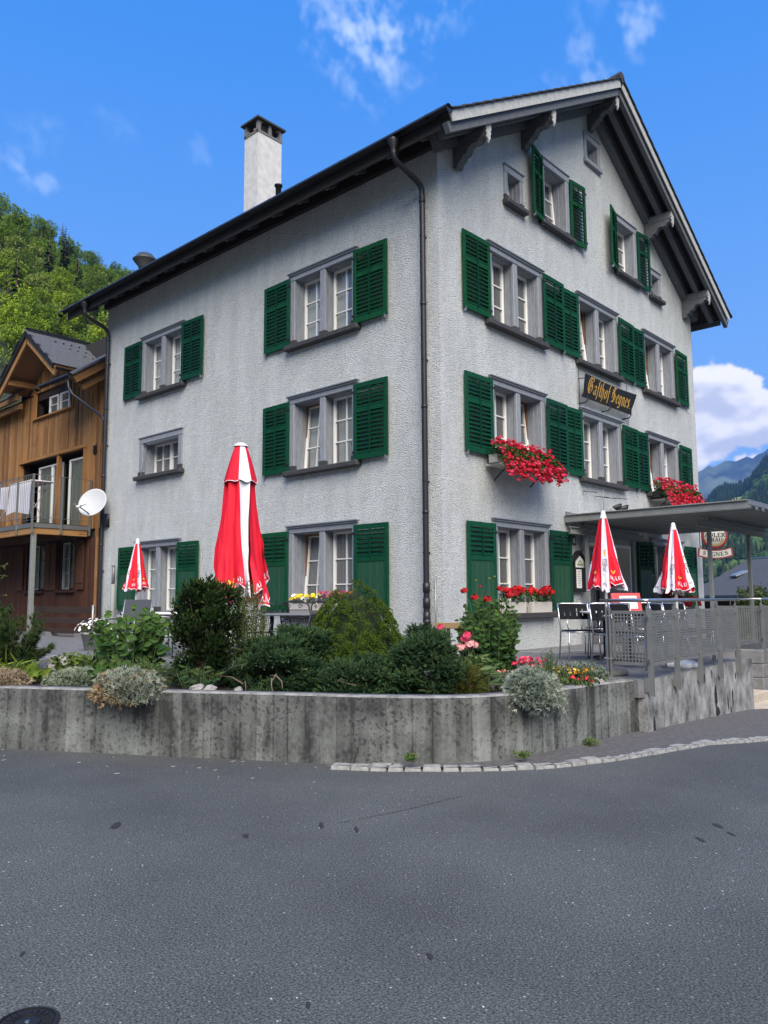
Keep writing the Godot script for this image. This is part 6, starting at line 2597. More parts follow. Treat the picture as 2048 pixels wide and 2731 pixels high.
func make_parasols() -> void:
	var red := mat("gore_red", V(1, 1, 1), 0.75)
	red.albedo_texture = gore_texture(true, false)
	var white := mat("gore_white", V(1, 1, 1), 0.75)
	white.albedo_texture = gore_texture(false, false)
	for q in [red, white]:
		q.backlight_enabled = true
		q.backlight = Color(0.25, 0.05, 0.06) if q == red else Color(0.2, 0.2, 0.2)
	var spots := [[V(-5.52, 0, 2.33), 1.08, 2.07, 0.95, "small closed red and white parasol standing by the left patio, before the far green shutter"],
		[V(3.45, 0, 1.15), 1.0, 1.98, 3.13, "closed red and white parasol in a round stone foot by the railing corner post"],
		[V(3.69, 0, -0.42), 0.98, 1.92, 4.35, "closed red and white parasol behind the middle of the perforated railing"]]
	for k in spots.size():
		var q: Array = spots[k]
		var o := thing("parasol", q[4], "parasol", q[0], q[3], "closed parasols on the terrace")
		var st := new_st(true)
		tube(st, [V(0, 0, 0), V(0, q[2] - 0.1, 0)], 0.019, 10)
		put("pole", st, M.plastic_white, o)
		st = new_st(true)
		lathe(st, [Vector2(0.045, q[2] - 0.06), Vector2(0.03, q[2] + 0.0), Vector2(0.026, q[2] + 0.03), Vector2(0.0, q[2] + 0.045)], 12)
		put("finial", st, M.plastic_white, o)
		folded_cloth(o, q[2] - 0.04, q[1] + 0.02, 0.04, 0.215, 8, [red, white], 100 + k * 7)
		st = new_st(true)
		if k > 0:
			lathe(st, [Vector2(0.0, 0.0), Vector2(0.21, 0.0), Vector2(0.235, 0.03), Vector2(0.23, 0.07), Vector2(0.18, 0.10), Vector2(0.05, 0.105), Vector2(0.03, 0.14), Vector2(0.0, 0.14)], 24, Transform3D(Basis(), V(0.0, -0.005, 0)))
			put("foot", st, M.concrete_stone if k == 1 else M.plastic_white, o)
		else:
			lathe(st, [Vector2(0.0, 0.05), Vector2(0.22, 0.05), Vector2(0.23, 0.0)], 20)
			put("foot", st, M.concrete_stone, o)
	# the big one
	var b := thing("large_parasol", "tall closed red parasol with one white panel rising behind the dark shrub", "parasol", V(-0.50, 0, 3.75), 0.0)
	var rb := mat("big_red", V(1, 1, 1), 0.75)
	rb.albedo_texture = gore_texture(true, true)
	var wb := mat("big_white", V(1, 1, 1), 0.75)
	wb.albedo_texture = gore_texture(false, true)
	var st := new_st(true)
	tube(st, [V(0, -0.1, 0), V(0, 2.95, 0)], 0.03, 12)
	put("pole", st, M.zinc, b)
	big_cloth(b, rb, wb)
	st = new_st(true)
	lathe(st, [Vector2(0.10, 3.0), Vector2(0.095, 3.02), Vector2(0.05, 3.05), Vector2(0, 3.06)], 16)
	put("finial", st, M.plastic_white, b)
	st = new_st()
	for k in 4:
		var a := PI / 4 + PI / 2 * k
		cbx(st, V(cos(a) * 0.3, 0.03, sin(a) * 0.3), V(0.4, 0.07, 0.4), 0.01)
	put("foot_slab", st, M.concrete_stone, b)


func big_cloth(o: Node3D, red: Material, white: Material) -> void:
	# valance cap at the top, then long folded gores below
	var face := atan2(10.23 - 3.75, 8.02 + 0.50) - 0.42    # angle of the road side
	var g := RandomNumberGenerator.new()
	g.seed = 4
	var n := 8
	var crease := FastNoiseLite.new()
	crease.seed = 21
	crease.frequency = 1.1
	crease.fractal_octaves = 3
	for k in n:
		var a0 := face + TAU * (k - 0.33) / n
		var a1 := face + TAU * (k + 0.67) / n
		var m: Material = white if k == 0 or k == 4 else red
		var st := new_st(true)
		var grid := []
		for j in 7:
			var t := j / 6.0
			var row := []
			for i in 9:
				var s := i / 8.0
				var a := lerpf(a0, a1, s)
				var r := lerpf(0.075, 0.225, pow(t, 0.85)) * (1.0 - 0.05 * sin(PI * s) * t)
				row.append(V(cos(a) * r, 3.01 - 0.49 * t - 0.025 * sin(PI * s) * t - 0.012 * t * sin(s * 6.0 + k), sin(a) * r))
			grid.append(row)
		for j in 6:
			for i in 8:
				quv(st, [grid[j + 1][i + 1], grid[j + 1][i], grid[j][i], grid[j][i + 1]], [Vector2(0.5, 0.1), Vector2(0.52, 0.1), Vector2(0.52, 0.05), Vector2(0.5, 0.05)])
		put("cap_panel", st, m, o)
		st = new_st(true)
		tube(st, grid[6], 0.006, 5)
		put("piping", st, M.umbrella_white, o)
	for k in n:
		var a0 := face + TAU * (k - 0.33) / n
		var a1 := face + TAU * (k + 0.67) / n
		var m: Material = white if k == 0 or k == 4 else red
		var st := new_st(true)
		var grid := []
		var hem := [0.96, 1.00, 0.92, 0.86, 0.9, 0.95, 1.14, 0.88][k] as float
		var wide := [0.33, 0.40, 0.40, 0.34, 0.33, 0.36, 0.42, 0.43][k] as float
		var deep := [0.22, 0.22, 0.30, 0.3, 0.3, 0.3, 0.36, 0.26][k] as float
		var rows := 18
		for j in rows + 1:
			var t := j / float(rows)
			var row := []
			for i in 13:
				var s := i / 12.0
				var na := 0.27 * sqrt(t)
				var sl := na if m == white else (-na if (k + 7) % 8 in [0, 4] else 0.0)
				var sr := na if m == white else (-na if (k + 1) % 8 in [0, 4] else 0.0)
				var a := lerpf(a0 + sl, a1 - sr, s)
				var r := lerpf(0.205, wide, pow(t, 1.35))
				var tuck := sin(PI * s)
				var f := 1.0 - deep * tuck * (1.0 - 0.3 * t) + 0.16 * sin(TAU * s * 1.5 + k) * tuck * t
				var y := lerpf(2.52, hem, t) + t * t * (0.10 * sin(PI * s * 2.0 + k * 1.3) + 0.12 * absf(s - 0.5))
				f *= 1.0 + 0.34 * crease.get_noise_3d(cos(a) * 1.8, y * 0.7, sin(a) * 1.8) * (0.35 + 0.65 * t) + 0.08 * crease.get_noise_3d(cos(a) * 7.0, y * 3.0, sin(a) * 7.0) * t
				y += 0.16 * crease.get_noise_2d(a * 1.5, 9.0) * t * t
				row.append(V(cos(a) * r * f + 0.03 * sin(y * 2.2) * t, y, sin(a) * r * f))
			grid.append(row)
		for j in rows:
			for i in 12:
				var u0 := 1.0 - i / 12.0
				var u1 := 1.0 - (i + 1) / 12.0
				var v0 := j / float(rows)
				var v1 := (j + 1) / float(rows)
				quv(st, [grid[j + 1][i], grid[j + 1][i + 1], grid[j][i + 1], grid[j][i]], [Vector2(u0, v1), Vector2(u1, v1), Vector2(u1, v0), Vector2(u0, v0)])
		put("gore", st, m, o)


func make_furniture() -> void:
	make_parasols()
	# aluminium stacking chairs with a dark slotted back, on the right-hand terrace
	var ch := thing("terrace_chair", "aluminium terrace chair with dark slotted back standing free left of the railing", "chair", V(2.05, 0, -0.72), 0.0, "aluminium chairs on the terrace")
	var st := new_st(true)
	var fr := []
	for s in [-1.0, 1.0]:
		st = new_st(true)
		tube(st, [V(s * 0.25, 0, -0.25), V(s * 0.235, 0.25, -0.23), V(s * 0.225, 0.44, -0.215), V(s * 0.235, 0.62, -0.245), V(s * 0.245, 0.85, -0.29)], 0.0125, 8)
		put("leg", st, M.steel, ch)
		st = new_st(true)
		tube(st, [V(s * 0.24, 0, 0.24), V(s * 0.225, 0.44, 0.22)], 0.0125, 8)
		put("leg", st, M.steel, ch)
	st = new_st(true)
	tube(st, [V(-0.245, 0.85, -0.29), V(-0.12, 0.853, -0.30), V(0.12, 0.853, -0.30), V(0.245, 0.85, -0.29)], 0.0125, 8)
	tube(st, [V(-0.225, 0.43, 0.22), V(0.225, 0.43, 0.22)], 0.010, 8)
	tube(st, [V(-0.225, 0.43, -0.21), V(0.225, 0.43, -0.21)], 0.010, 8)
	for s in [-1.0, 1.0]:
		tube(st, [V(s * 0.225, 0.43, -0.21), V(s * 0.225, 0.43, 0.22)], 0.010, 8)
		tube(st, [V(s * 0.1, 0.44, -0.2), V(s * 0.12, 0.54, -0.24), V(s * 0.1, 0.62, -0.25)], 0.008, 6)
	put("frame", st, M.steel, ch)
	st = new_st()
	# back plate in strips round four slots
	var xs := [-0.222, -0.152, -0.132, -0.062, -0.042, 0.042, 0.062, 0.132, 0.152, 0.222]
	var bt := Basis(Vector3.RIGHT, -0.19)
	for i in 9:
		var full := i % 2 == 0
		var w: float = xs[i + 1] - xs[i]
		var cx: float = (xs[i + 1] + xs[i]) / 2
		if full:
			bx(st, V(cx, 0.725, -0.275), V(w, 0.235, 0.012), bt)
		else:
			bx(st, V(cx, 0.635, -0.257), V(w, 0.055, 0.012), bt)
			bx(st, V(cx, 0.81, -0.291), V(w, 0.065, 0.012), bt)
	put("backrest", st, M.plastic_black, ch)
	st = new_st()
	cbx(st, V(0, 0.448, 0.005), V(0.43, 0.014, 0.43), 0.006)
	put("seat", st, M.plastic_black, ch)
	ch.set_meta("stem", "terrace_chair")
	ch.rotation.y = -2.34 + PI
	var lab := ["aluminium terrace chair with dark slotted back tucked behind the railing corner post", "chair behind the first long perforated panel, its back rail nearest the parasol", "chair behind the second perforated panel from the corner", "chair behind the third perforated panel from the corner", "chair behind the last perforated panel at the far end of the railing", "chair facing the inn door across the small table", "chair beyond the middle table on the far side"]
	var where := [[V(2.83, 0, -0.30), -2.25], [V(3.35, 0, 0.05), -1.7], [V(3.45, 0, -0.95), -1.5], [V(3.40, 0, -1.55), -1.6], [V(3.30, 0, -2.25), -1.4], [V(1.75, 0, -2.0), 0.6], [V(2.3, 0, -2.3), 0.4]]
	for k in where.size():
		dup(ch, where[k][0], where[k][1] + PI, lab[k])
	# small tables
	var t := thing("terrace_table", "small square pale table between the two aluminium chairs", "table", V(2.25, 0, -1.15), 0.8, "pale tables on the terrace")
	t.set_meta("stem", "terrace_table")
	st = new_st()
	cbx(st, V(0, 0.72, 0), V(0.7, 0.03, 0.7), 0.008)
	put("tabletop", st, M.plastic_white, t)
	st = new_st(true)
	tube(st, [V(0, 0.02, 0), V(0, 0.70, 0)], 0.028, 10)
	for k in 4:
		var a := TAU * k / 4.0 + 0.78
		tube(st, [V(0, 0.05, 0), V(cos(a) * 0.3, 0.02, sin(a) * 0.3)], [0.03, 0.015], 6)
		tube(st, [V(0, 0.60, 0), V(cos(a) * 0.28, 0.70, sin(a) * 0.28)], 0.012, 6)
	put("pedestal", st, M.dark_metal, t)
	dup(t, V(2.75, 0, -0.95), 0.2, "small square pale table behind the perforated railing panels")
	# ---- left patio: grey textile chairs and a white table
	var gc := thing("textile_chair", "grey textile armchair left of the white table on the far patio", "chair", V(-4.75, 0, 2.35), 2.7, "grey textile armchairs on the patio")
	gc.set_meta("stem", "textile_chair")
	for s in [-1.0, 1.0]:
		st = new_st(true)
		tube(st, [V(s * 0.26, 0, 0.26), V(s * 0.27, 0.62, 0.22), V(s * 0.27, 0.64, 0.16), V(s * 0.27, 0.65, -0.22)], 0.013, 8)
		put("arm", st, M.zinc, gc)
		st = new_st(true)
		tube(st, [V(s * 0.26, 0, -0.34), V(s * 0.25, 0.40, -0.20), V(s * 0.25, 0.95, -0.34)], 0.013, 8)
		put("leg", st, M.zinc, gc)
	st = new_st()
	cbx(st, V(0, 0.69, -0.28), V(0.48, 0.54, 0.012), 0.004, Basis(Vector3.RIGHT, -0.25))
	put("backrest", st, M.textile_grey, gc)
	st = new_st()
	cbx(st, V(0, 0.42, 0.02), V(0.48, 0.012, 0.48), 0.004, Basis(Vector3.RIGHT, -0.05))
	put("seat", st, M.textile_grey, gc)
	dup(gc, V(-3.6, 0, 2.05), 3.3, "grey textile armchair behind the white table, partly hidden by the dark shrub")
	dup(gc, V(-3.6, 0, 3.6), 0.5, "grey textile armchair with its back to the road, low behind the broad-leaved shrub")
	var wt := thing("patio_table", "white rectangular table between the grey textile chairs", "table", V(-3.75, 0, 2.85), 0.3)
	st = new_st()
	cbx(st, V(0, 0.72, 0), V(1.2, 0.035, 0.75), 0.01)
	put("tabletop", st, M.plastic_white, wt)
	for sx in [-1.0, 1.0]:
		for sz in [-1.0, 1.0]:
			st = new_st()
			bx(st, V(sx * 0.54, 0.35, sz * 0.32), V(0.04, 0.70, 0.04))
			put("leg", st, M.zinc, wt)
	# ---- black mesh metal chairs
	var mc := thing("mesh_chair", "black metal mesh chair with arched scrolled back right of the dark shrub", "chair", V(-1.98, 0, 2.30), 0.75, "metal mesh garden chairs")
	mc.set_meta("stem", "mesh_chair")
	st = new_st(true)
	var arch := []
	for k in 13:
		var f := k / 12.0
		arch.append(V(cos(PI - PI * f) * 0.26, 0.78 + 0.13 * pow(sin(PI * f), 0.6), -0.25 - 0.05))
	tube(st, [V(-0.25, 0, -0.30), V(-0.25, 0.40, -0.22), V(-0.26, 0.78, -0.30)], 0.011, 8)
	tube(st, [V(0.25, 0, -0.30), V(0.25, 0.40, -0.22), V(0.26, 0.78, -0.30)], 0.011, 8)
	tube(st, arch, 0.012, 8)
	tube(st, [V(-0.25, 0.77, -0.295), V(0.25, 0.77, -0.295)], 0.007, 6)
	for s in [-1.0, 1.0]:
		tube(st, [V(s * 0.25, 0, 0.24), V(s * 0.25, 0.42, 0.22)], 0.011, 8)
		tube(st, [V(s * 0.26, 0.70, -0.28), V(s * 0.29, 0.70, -0.1), V(s * 0.29, 0.64, 0.14), V(s * 0.27, 0.50, 0.22), V(s * 0.25, 0.42, 0.22)], 0.010, 8)
		var sp := []
		for k in 16:
			var a := k * 0.5
			sp.append(V(s * (0.10 + cos(a) * 0.045 * (1.0 - k / 20.0)), 0.825 + sin(a) * 0.035 * (1.0 - k / 20.0), -0.30))
		tube(st, sp, 0.005, 5)
	put("frame", st, M.iron_black, mc)
	st = new_st()
	for k in 16:
		var x := -0.24 + k * 0.032
		bar(st, V(x - 0.03, 0.42, -0.225), V(x + 0.03, 0.77, -0.295), 0.004, 0.004)
		bar(st, V(x + 0.03, 0.42, -0.225), V(x - 0.03, 0.77, -0.295), 0.004, 0.004)
	for k in 12:
		bar(st, V(-0.25, 0.43 + k * 0.029, -0.227 - k * 0.006), V(0.25, 0.43 + k * 0.029, -0.227 - k * 0.006), 0.004, 0.004)
	put("back_mesh", st, M.iron_black, mc)
	st = new_st()
	for k in 17:
		bar(st, V(-0.25 + k * 0.031, 0.42, -0.22), V(-0.25 + k * 0.031, 0.42, 0.22), 0.006, 0.005)
		if k < 15:
			bar(st, V(-0.25, 0.422, -0.21 + k * 0.031), V(0.25, 0.422, -0.21 + k * 0.031), 0.006, 0.005)
	put("seat_mesh", st, M.iron_black, mc)
	dup(mc, V(-1.95, 0, 1.35), 3.6, "metal mesh chair on the far side of the grey table, facing the road")
	dup(mc, V(-0.95, 0, 2.25), -1.2, "metal mesh chair beside the conical spruce, seen by its arm")
	var gt := thing("garden_table", "grey garden table between the metal mesh chairs", "table", V(-1.60, 0, 1.85), 0.7)
	st = new_st()
	cbx(st, V(0, 0.705, 0), V(0.9, 0.03, 0.8), 0.008)
	put("tabletop", st, M.zinc, gt)
	for sx in [-1.0, 1.0]:
		for sz in [-1.0, 1.0]:
			st = new_st()
			bx(st, V(sx * 0.4, 0.345, sz * 0.34), V(0.035, 0.69, 0.035))
			put("leg", st, M.dark_metal, gt)
	# ---- red table menu
	var ab := thing("table_menu", "red folding table menu with white sheet standing on a terrace table behind the handrail", "menu", V(2.62, 0.735, -1.12), 0.75)
	for s in [-1.0, 1.0]:
		var pst := new_st()
		cbx(pst, V(0, 0.135, s * 0.05), V(0.44, 0.29, 0.008), 0.002, Basis(Vector3.RIGHT, -s * 0.32))
		put("panel", pst, M.red_board, ab)
	var shs := new_st()
	bx(shs, V(0.03, 0.135, 0.057), V(0.26, 0.2, 0.003), Basis(Vector3.RIGHT, -0.32))
	put("sheet", shs, M.paper, ab)
	var tm := text_mesh("Tagesmenü", 0.045, false, false, 0.002)
	put("lettering", tm, M.black_ink, ab, Transform3D(Basis(Vector3.RIGHT, -0.32), V(0.03, 0.19, 0.042)))
	# broom handle leaning by the shutter
	var br := thing("broom", "pale wooden broom handle leaning on the right ground floor shutter", "broom", V(0.16, 0, -7.75))
	st = new_st(true)
	tube(st, [V(0.12, 0, 0.1), V(0.0, 1.45, -0.05)], 0.012, 8)
	put("handle", st, mat("pale_wood", V(0.5, 0.38, 0.2), 0.6), br)
	st = new_st(true)
	lathe(st, [Vector2(0.014, 1.43), Vector2(0.018, 1.47), Vector2(0, 1.49)], 8, Transform3D(Basis(), V(0, 0, -0.05)))
	put("knob", st, M.plastic_white, br)
	st = new_st()
	cbx(st, V(0.13, 0.05, 0.11), V(0.06, 0.12, 0.3), 0.01)
	put("brush", st, M.brown_paint, br)


# ---------------------------------------------------------------- signs, lamps, menu box
# a broad-nib stroke through points, as blackletter is written
func nib(st: SurfaceTool, pts: Array, w: float, ang: float, xf: Transform3D, d: float) -> void:
	var n := Vector2(cos(ang), sin(ang)) * w * 0.5
	for i in pts.size() - 1:
		var a: Vector2 = pts[i]
		var b: Vector2 = pts[i + 1]
		var hull := Geometry2D.convex_hull(PackedVector2Array([a + n, a - n, b + n, b - n, a + Vector2(0.004, 0.004), b - Vector2(0.004, 0.004)]))
		hull.remove_at(hull.size() - 1)
		if hull.size() > 2:
			prism(st, hull, xf * Transform3D(Basis(), V(0, 0, i * 0.00007)), d)


func blackletter() -> Array:
	# each glyph: advance, strokes on a grid with x-height 1
	var P := func(a: Array): 
		var o := []
		for i in range(0, a.size(), 2):
			o.append(Vector2(a[i], a[i + 1]))
		return o
	var G := [1.5, [P.call([1.05, 1.72, 0.75, 1.55, 0.45, 1.72, 0.22, 1.45, 0.16, 0.95, 0.24, 0.4, 0.5, 0.08, 0.8, 0.05, 1.1, 0.3]), P.call([0.62, 1.6, 0.52, 1.2, 0.56, 0.6, 0.66, 0.25]), P.call([1.1, 0.3, 1.2, 0.75, 1.0, 1.0, 0.78, 0.85]), P.call([1.15, 1.75, 1.22, 1.4, 1.0, 1.25]), P.call([0.85, 1.3, 0.9, 0.7])]]
	var a := [0.86, [P.call([0.18, 0.88, 0.42, 1.0, 0.6, 0.85, 0.6, 0.18, 0.74, 0.04]), P.call([0.6, 0.6, 0.3, 0.5, 0.16, 0.3, 0.26, 0.06, 0.45, 0.1, 0.6, 0.25])]]
	var s_long := [0.52, [P.call([0.62, 1.72, 0.42, 1.66, 0.30, 1.5, 0.30, 0.05, 0.22, -0.35]), P.call([0.12, 0.95, 0.36, 1.02])]]
	var t := [0.56, [P.call([0.3, 1.35, 0.3, 0.2, 0.42, 0.03, 0.58, 0.14]), P.call([0.08, 0.96, 0.52, 1.0])]]
	var h := [0.88, [P.call([0.34, 1.7, 0.2, 1.5, 0.2, 0.12, 0.3, 0.02]), P.call([0.2, 0.8, 0.46, 1.0, 0.64, 0.8, 0.66, 0.3, 0.5, -0.2, 0.36, -0.38])]]
	var o := [0.82, [P.call([0.42, 1.02, 0.18, 0.82, 0.17, 0.22, 0.4, 0.02]), P.call([0.42, 1.02, 0.62, 0.8, 0.62, 0.22, 0.4, 0.02])]]
	var f := [0.54, [P.call([0.62, 1.7, 0.40, 1.64, 0.30, 1.45, 0.30, 0.1, 0.24, -0.3]), P.call([0.1, 0.96, 0.52, 1.0])]]
	var S := [1.3, [P.call([1.05, 1.66, 0.8, 1.5, 0.55, 1.72, 0.3, 1.5, 0.32, 1.2, 0.7, 0.98, 0.98, 0.72, 0.96, 0.3, 0.7, 0.04, 0.4, 0.14, 0.18, 0.02]), P.call([0.62, 1.6, 0.6, 1.15]), P.call([0.66, 0.85, 0.64, 0.2]), P.call([0.15, 1.05, 0.35, 0.75, 0.2, 0.5])]]
	var e := [0.72, [P.call([0.56, 0.68, 0.6, 0.9, 0.4, 1.02, 0.18, 0.82, 0.17, 0.24, 0.36, 0.02, 0.58, 0.16]), P.call([0.56, 0.72, 0.24, 0.52])]]
	var g := [0.84, [P.call([0.42, 1.0, 0.18, 0.82, 0.17, 0.26, 0.38, 0.06, 0.6, 0.25]), P.call([0.3, 0.95, 0.62, 0.95, 0.62, 0.1, 0.5, -0.3, 0.24, -0.38, 0.16, -0.25])]]
	var n := [0.92, [P.call([0.1, 0.9, 0.24, 0.98, 0.24, 0.12, 0.34, 0.02]), P.call([0.26, 0.82, 0.5, 1.0, 0.66, 0.85, 0.66, 0.15, 0.8, 0.03])]]
	var s := [0.72, [P.call([0.56, 0.92, 0.38, 1.02, 0.2, 0.85, 0.24, 0.64, 0.5, 0.46, 0.54, 0.2, 0.34, 0.02, 0.14, 0.14]), P.call([0.4, 0.9, 0.4, 0.15])]]
	var dot := [0.4, [P.call([0.2, 0.05, 0.22, 0.09])]]
	return [G, a, s_long, t, h, o, f, [0.5, []], S, e, g, n, e, s, dot]


func make_signs() -> void:
	# hanging board with gilt blackletter, tipped forward at the top
	var sg := thing("inn_sign", "black board with gilt blackletter name hanging between first and second floor", "sign", V(0.16, 5.17, -5.80))
	var xf := Transform3D(Basis(V(0, 0, -1), V(0.28, 0.96, 0), V(0.96, -0.28, 0)), Vector3.ZERO)
	var st := new_st()
	var hw := 1.18
	var pts := PackedVector2Array()
	for q in [[-hw, 0.0], [hw, 0.0], [hw - 0.06, 0.12], [hw - 0.02, 0.24], [hw + 0.03, 0.48], [0.4, 0.455], [-0.4, 0.455], [-hw - 0.03, 0.48], [-hw + 0.02, 0.24], [-hw + 0.06, 0.12]]:
		pts.append(Vector2(q[0], q[1]))
	prism(st, pts, xf * Transform3D(Basis(), V(0, 0, -0.03)), 0.03)
	put("board", st, M.iron_black, sg)
	st = new_st()
	var x := 0.0
	for gl in blackletter():
		x += gl[0]
	var k := 2.08 / x
	x = -2.08 / 2 - 0.01
	for gl in blackletter():
		var lx := xf * Transform3D(Basis().scaled(V(k, 0.195, 1)), V(x, 0.115, 0.002))
		for s in gl[1]:
			nib(st, s, 0.23, 0.72, lx, 0.004)
		x += gl[0] * k
	put("lettering", st, M.gold, sg)
	st = new_st(true)
	for z in [-1.02, 0.0, 1.02]:
		tube(st, [V(-0.18, -0.10, z), V(0.0, -0.10, z), V(0.05, -0.05, z), V(0.02, 0.02, z)], 0.014, 6)
		tube(st, [V(-0.19, 0.45, z), V(0.12, 0.42, z)], 0.010, 6)
	put("hook", st, M.iron_black, sg)
	st = new_st(true)
	for z in [-4.72, -7.02]:
		tube(st, [V(0.05, 5.9, z), V(0.05, 4.95, z)], 0.008, 5)
	tag(put("sign_cable", st, M.iron_black, self), "two thin dark cables running down the wall behind the blackletter sign", "cable")
	# house number
	var hn := thing("house_number", "small dark plate with white number 6 by the entrance", "house number", V(0.012, 2.12, -4.33))
	st = new_st()
	cbx(st, V(0, 0, 0), V(0.02, 0.2, 0.17), 0.004)
	put("plate", st, mat("number_plate", V(0.03, 0.012, 0.012), 0.4), hn)
	put("numeral", text_mesh("6", 0.15, true, true, 0.004), M.paper, hn, Transform3D(FR.basis, V(0.013, -0.01, 0)))
	# menu case
	var mb := thing("menu_case", "black glazed menu case with arched top beside the entrance", "menu case", V(0.02, 1.06, -4.42))
	st = new_st()
	var fr := PackedVector2Array([Vector2(-0.24, 0), Vector2(0.24, 0), Vector2(0.24, 0.62), Vector2(0.20, 0.68), Vector2(0.13, 0.72), Vector2(0.07, 0.79), Vector2(0, 0.82), Vector2(-0.07, 0.79), Vector2(-0.13, 0.72), Vector2(-0.20, 0.68), Vector2(-0.24, 0.62)])
	prism(st, fr, Transform3D(FR.basis, V(0, 0, 0)), 0.07)
	put("case", st, M.iron_black, mb)
	st = new_st()
	var cap := PackedVector2Array([Vector2(-0.27, 0.60), Vector2(-0.22, 0.68), Vector2(-0.14, 0.74), Vector2(-0.08, 0.81), Vector2(0, 0.85), Vector2(0.08, 0.81), Vector2(0.14, 0.74), Vector2(0.22, 0.68), Vector2(0.27, 0.60), Vector2(0.24, 0.60), Vector2(0.19, 0.66), Vector2(0.12, 0.70), Vector2(0.06, 0.77), Vector2(0, 0.80), Vector2(-0.06, 0.77), Vector2(-0.12, 0.70), Vector2(-0.19, 0.66), Vector2(-0.24, 0.60)])
	prism(st, cap, Transform3D(FR.basis, V(-0.01, 0, 0)), 0.11)
	put("hood", st, M.iron_black, mb)
	st = new_st()
	var lu := PackedVector2Array([Vector2(-0.18, 0.50), Vector2(0.18, 0.50), Vector2(0.18, 0.62), Vector2(0.10, 0.68), Vector2(0, 0.74), Vector2(-0.10, 0.68), Vector2(-0.18, 0.62)])
	prism(st, lu, Transform3D(FR.basis, V(0.071, 0, 0)), 0.003)
	put("header_card", st, M.paper, mb)
	st = new_st()
	for o in [-1.0, 1.0]:
		for q in [Vector2(0.05, 0.60), Vector2(0.02, 0.63)]:
			bx(st, V(0.077, q.y, o * q.x), V(0.004, 0.028, 0.03))
	bx(st, V(0.077, 0.56, 0.0), V(0.004, 0.03, 0.24))
	put("emblem", st, mat("emblem_green", V(0.2, 0.3, 0.06), 0.6), mb)
	st = new_st()
	bx(st, V(0.072, 0.27, 0.05), V(0.004, 0.38, 0.21))
	var sh := put("menu_sheet", st, M.paper, mb)
	st = new_st()
	for k2 in 9:
		bx(st, V(0.0752, 0.42 - k2 * 0.036, 0.05 + rnd(-0.02, 0.02)), V(0.002, 0.008, rnd(0.08, 0.15)))
	put("print", st, M.rail_grey, sh)
	# twin spotlights on the canopy
	var sp := thing("twin_spotlight", "pair of small black spotlights on a bar above the canopy", "spotlight", V(0.25, 2.72, -6.1))
	st = new_st(true)
	tube(st, [V(-0.2, -0.02, 0.75), V(0.02, -0.02, 0.0), V(0.0, -0.02, -0.35)], 0.010, 6)
	put("bar", st, M.iron_black, sp)
	for z in [0.05, -0.28]:
		st = new_st(true)
		var t := Transform3D(Basis(Vector3.RIGHT, 0.45) * Basis(Vector3.BACK, 0.15), V(0, 0.02, z))
		lathe(st, [Vector2(0.0, 0.0), Vector2(0.055, 0.02), Vector2(0.055, 0.14), Vector2(0.11, 0.24), Vector2(0.105, 0.245), Vector2(0.05, 0.16)], 16, t)
		put("head", st, M.iron_black, sp)
		st = new_st(true)
		lathe(st, [Vector2(0.10, 0.225), Vector2(0.0, 0.23)], 16, t)
		put("lens", st, M.zinc, sp)
	var rod := thing("wall_rod", "thin upright rod with four short cross pins on the wall above the entrance", "bracket", V(0.12, 2.66, -5.50))
	st = new_st(true)
	tube(st, [V(0, 0, 0), V(0, 0.62, 0)], 0.008, 5)
	bx(st, V(0, 0.03, 0.02), V(0.07, 0.18, 0.09))
	put("rod", st, M.zinc, rod)
	for q in [[0.50, 0.62], [0.44, 0.10], [0.45, -0.28], [0.48, -0.75]]:
		st = new_st(true)
		tube(st, [V(-0.1, q[0] + 0.02, q[1] + 0.1), V(0.1, q[0], q[1] - 0.16)], 0.008, 5)
		put("pin", st, M.dark_metal, rod)
	# brewery sign on its bracket at the far corner
	var hs := thing("brewery_sign", "round red rimmed brewery sign above a curved name plate, seen past the canopy post", "sign", V(0.62, 2.50, -10.6), 0.55)
	hs.scale = Vector3.ONE * 0.76
	st = new_st(true)
	lathe(st, [Vector2(0, -0.03), Vector2(0.40, -0.03), Vector2(0.43, -0.02), Vector2(0.43, 0.02), Vector2(0.40, 0.03), Vector2(0.0, 0.03)], 40, Transform3D(Basis(Vector3.RIGHT, PI / 2), V(0, 0.02, 0)))
	put("red_rim", st, mat("sign_red", V(0.20, 0.018, 0.022), 0.5), hs)
	st = new_st(true)
	lathe(st, [Vector2(0.345, 0.031), Vector2(0.34, 0.036), Vector2(0.0, 0.036)], 40, Transform3D(Basis(Vector3.RIGHT, PI / 2), V(0, 0.02, 0)))
	put("disc", st, mat("sign_cream", V(0.42, 0.43, 0.40), 0.5), hs)
	for q in [["ADLER", 0.19, 0.06], ["BRÄU", 0.17, -0.10]]:
		put("lettering", text_mesh(q[0], q[1], true, true, 0.004), M.black_ink, hs, Transform3D(Basis(), V(0, q[2], 0.04)))
	st = new_st()
	for k2 in 14:
		var a := PI * 1.12 + PI * 0.76 * k2 / 13.0
		bx(st, V(cos(a) * 0.30, 0.02 + sin(a) * 0.30, 0.038), V(0.055, 0.045, 0.004), Basis(Vector3.BACK, a + rnd(-0.4, 0.4)))
	put("wreath", st, mat("hops", V(0.25, 0.17, 0.05), 0.7), hs)
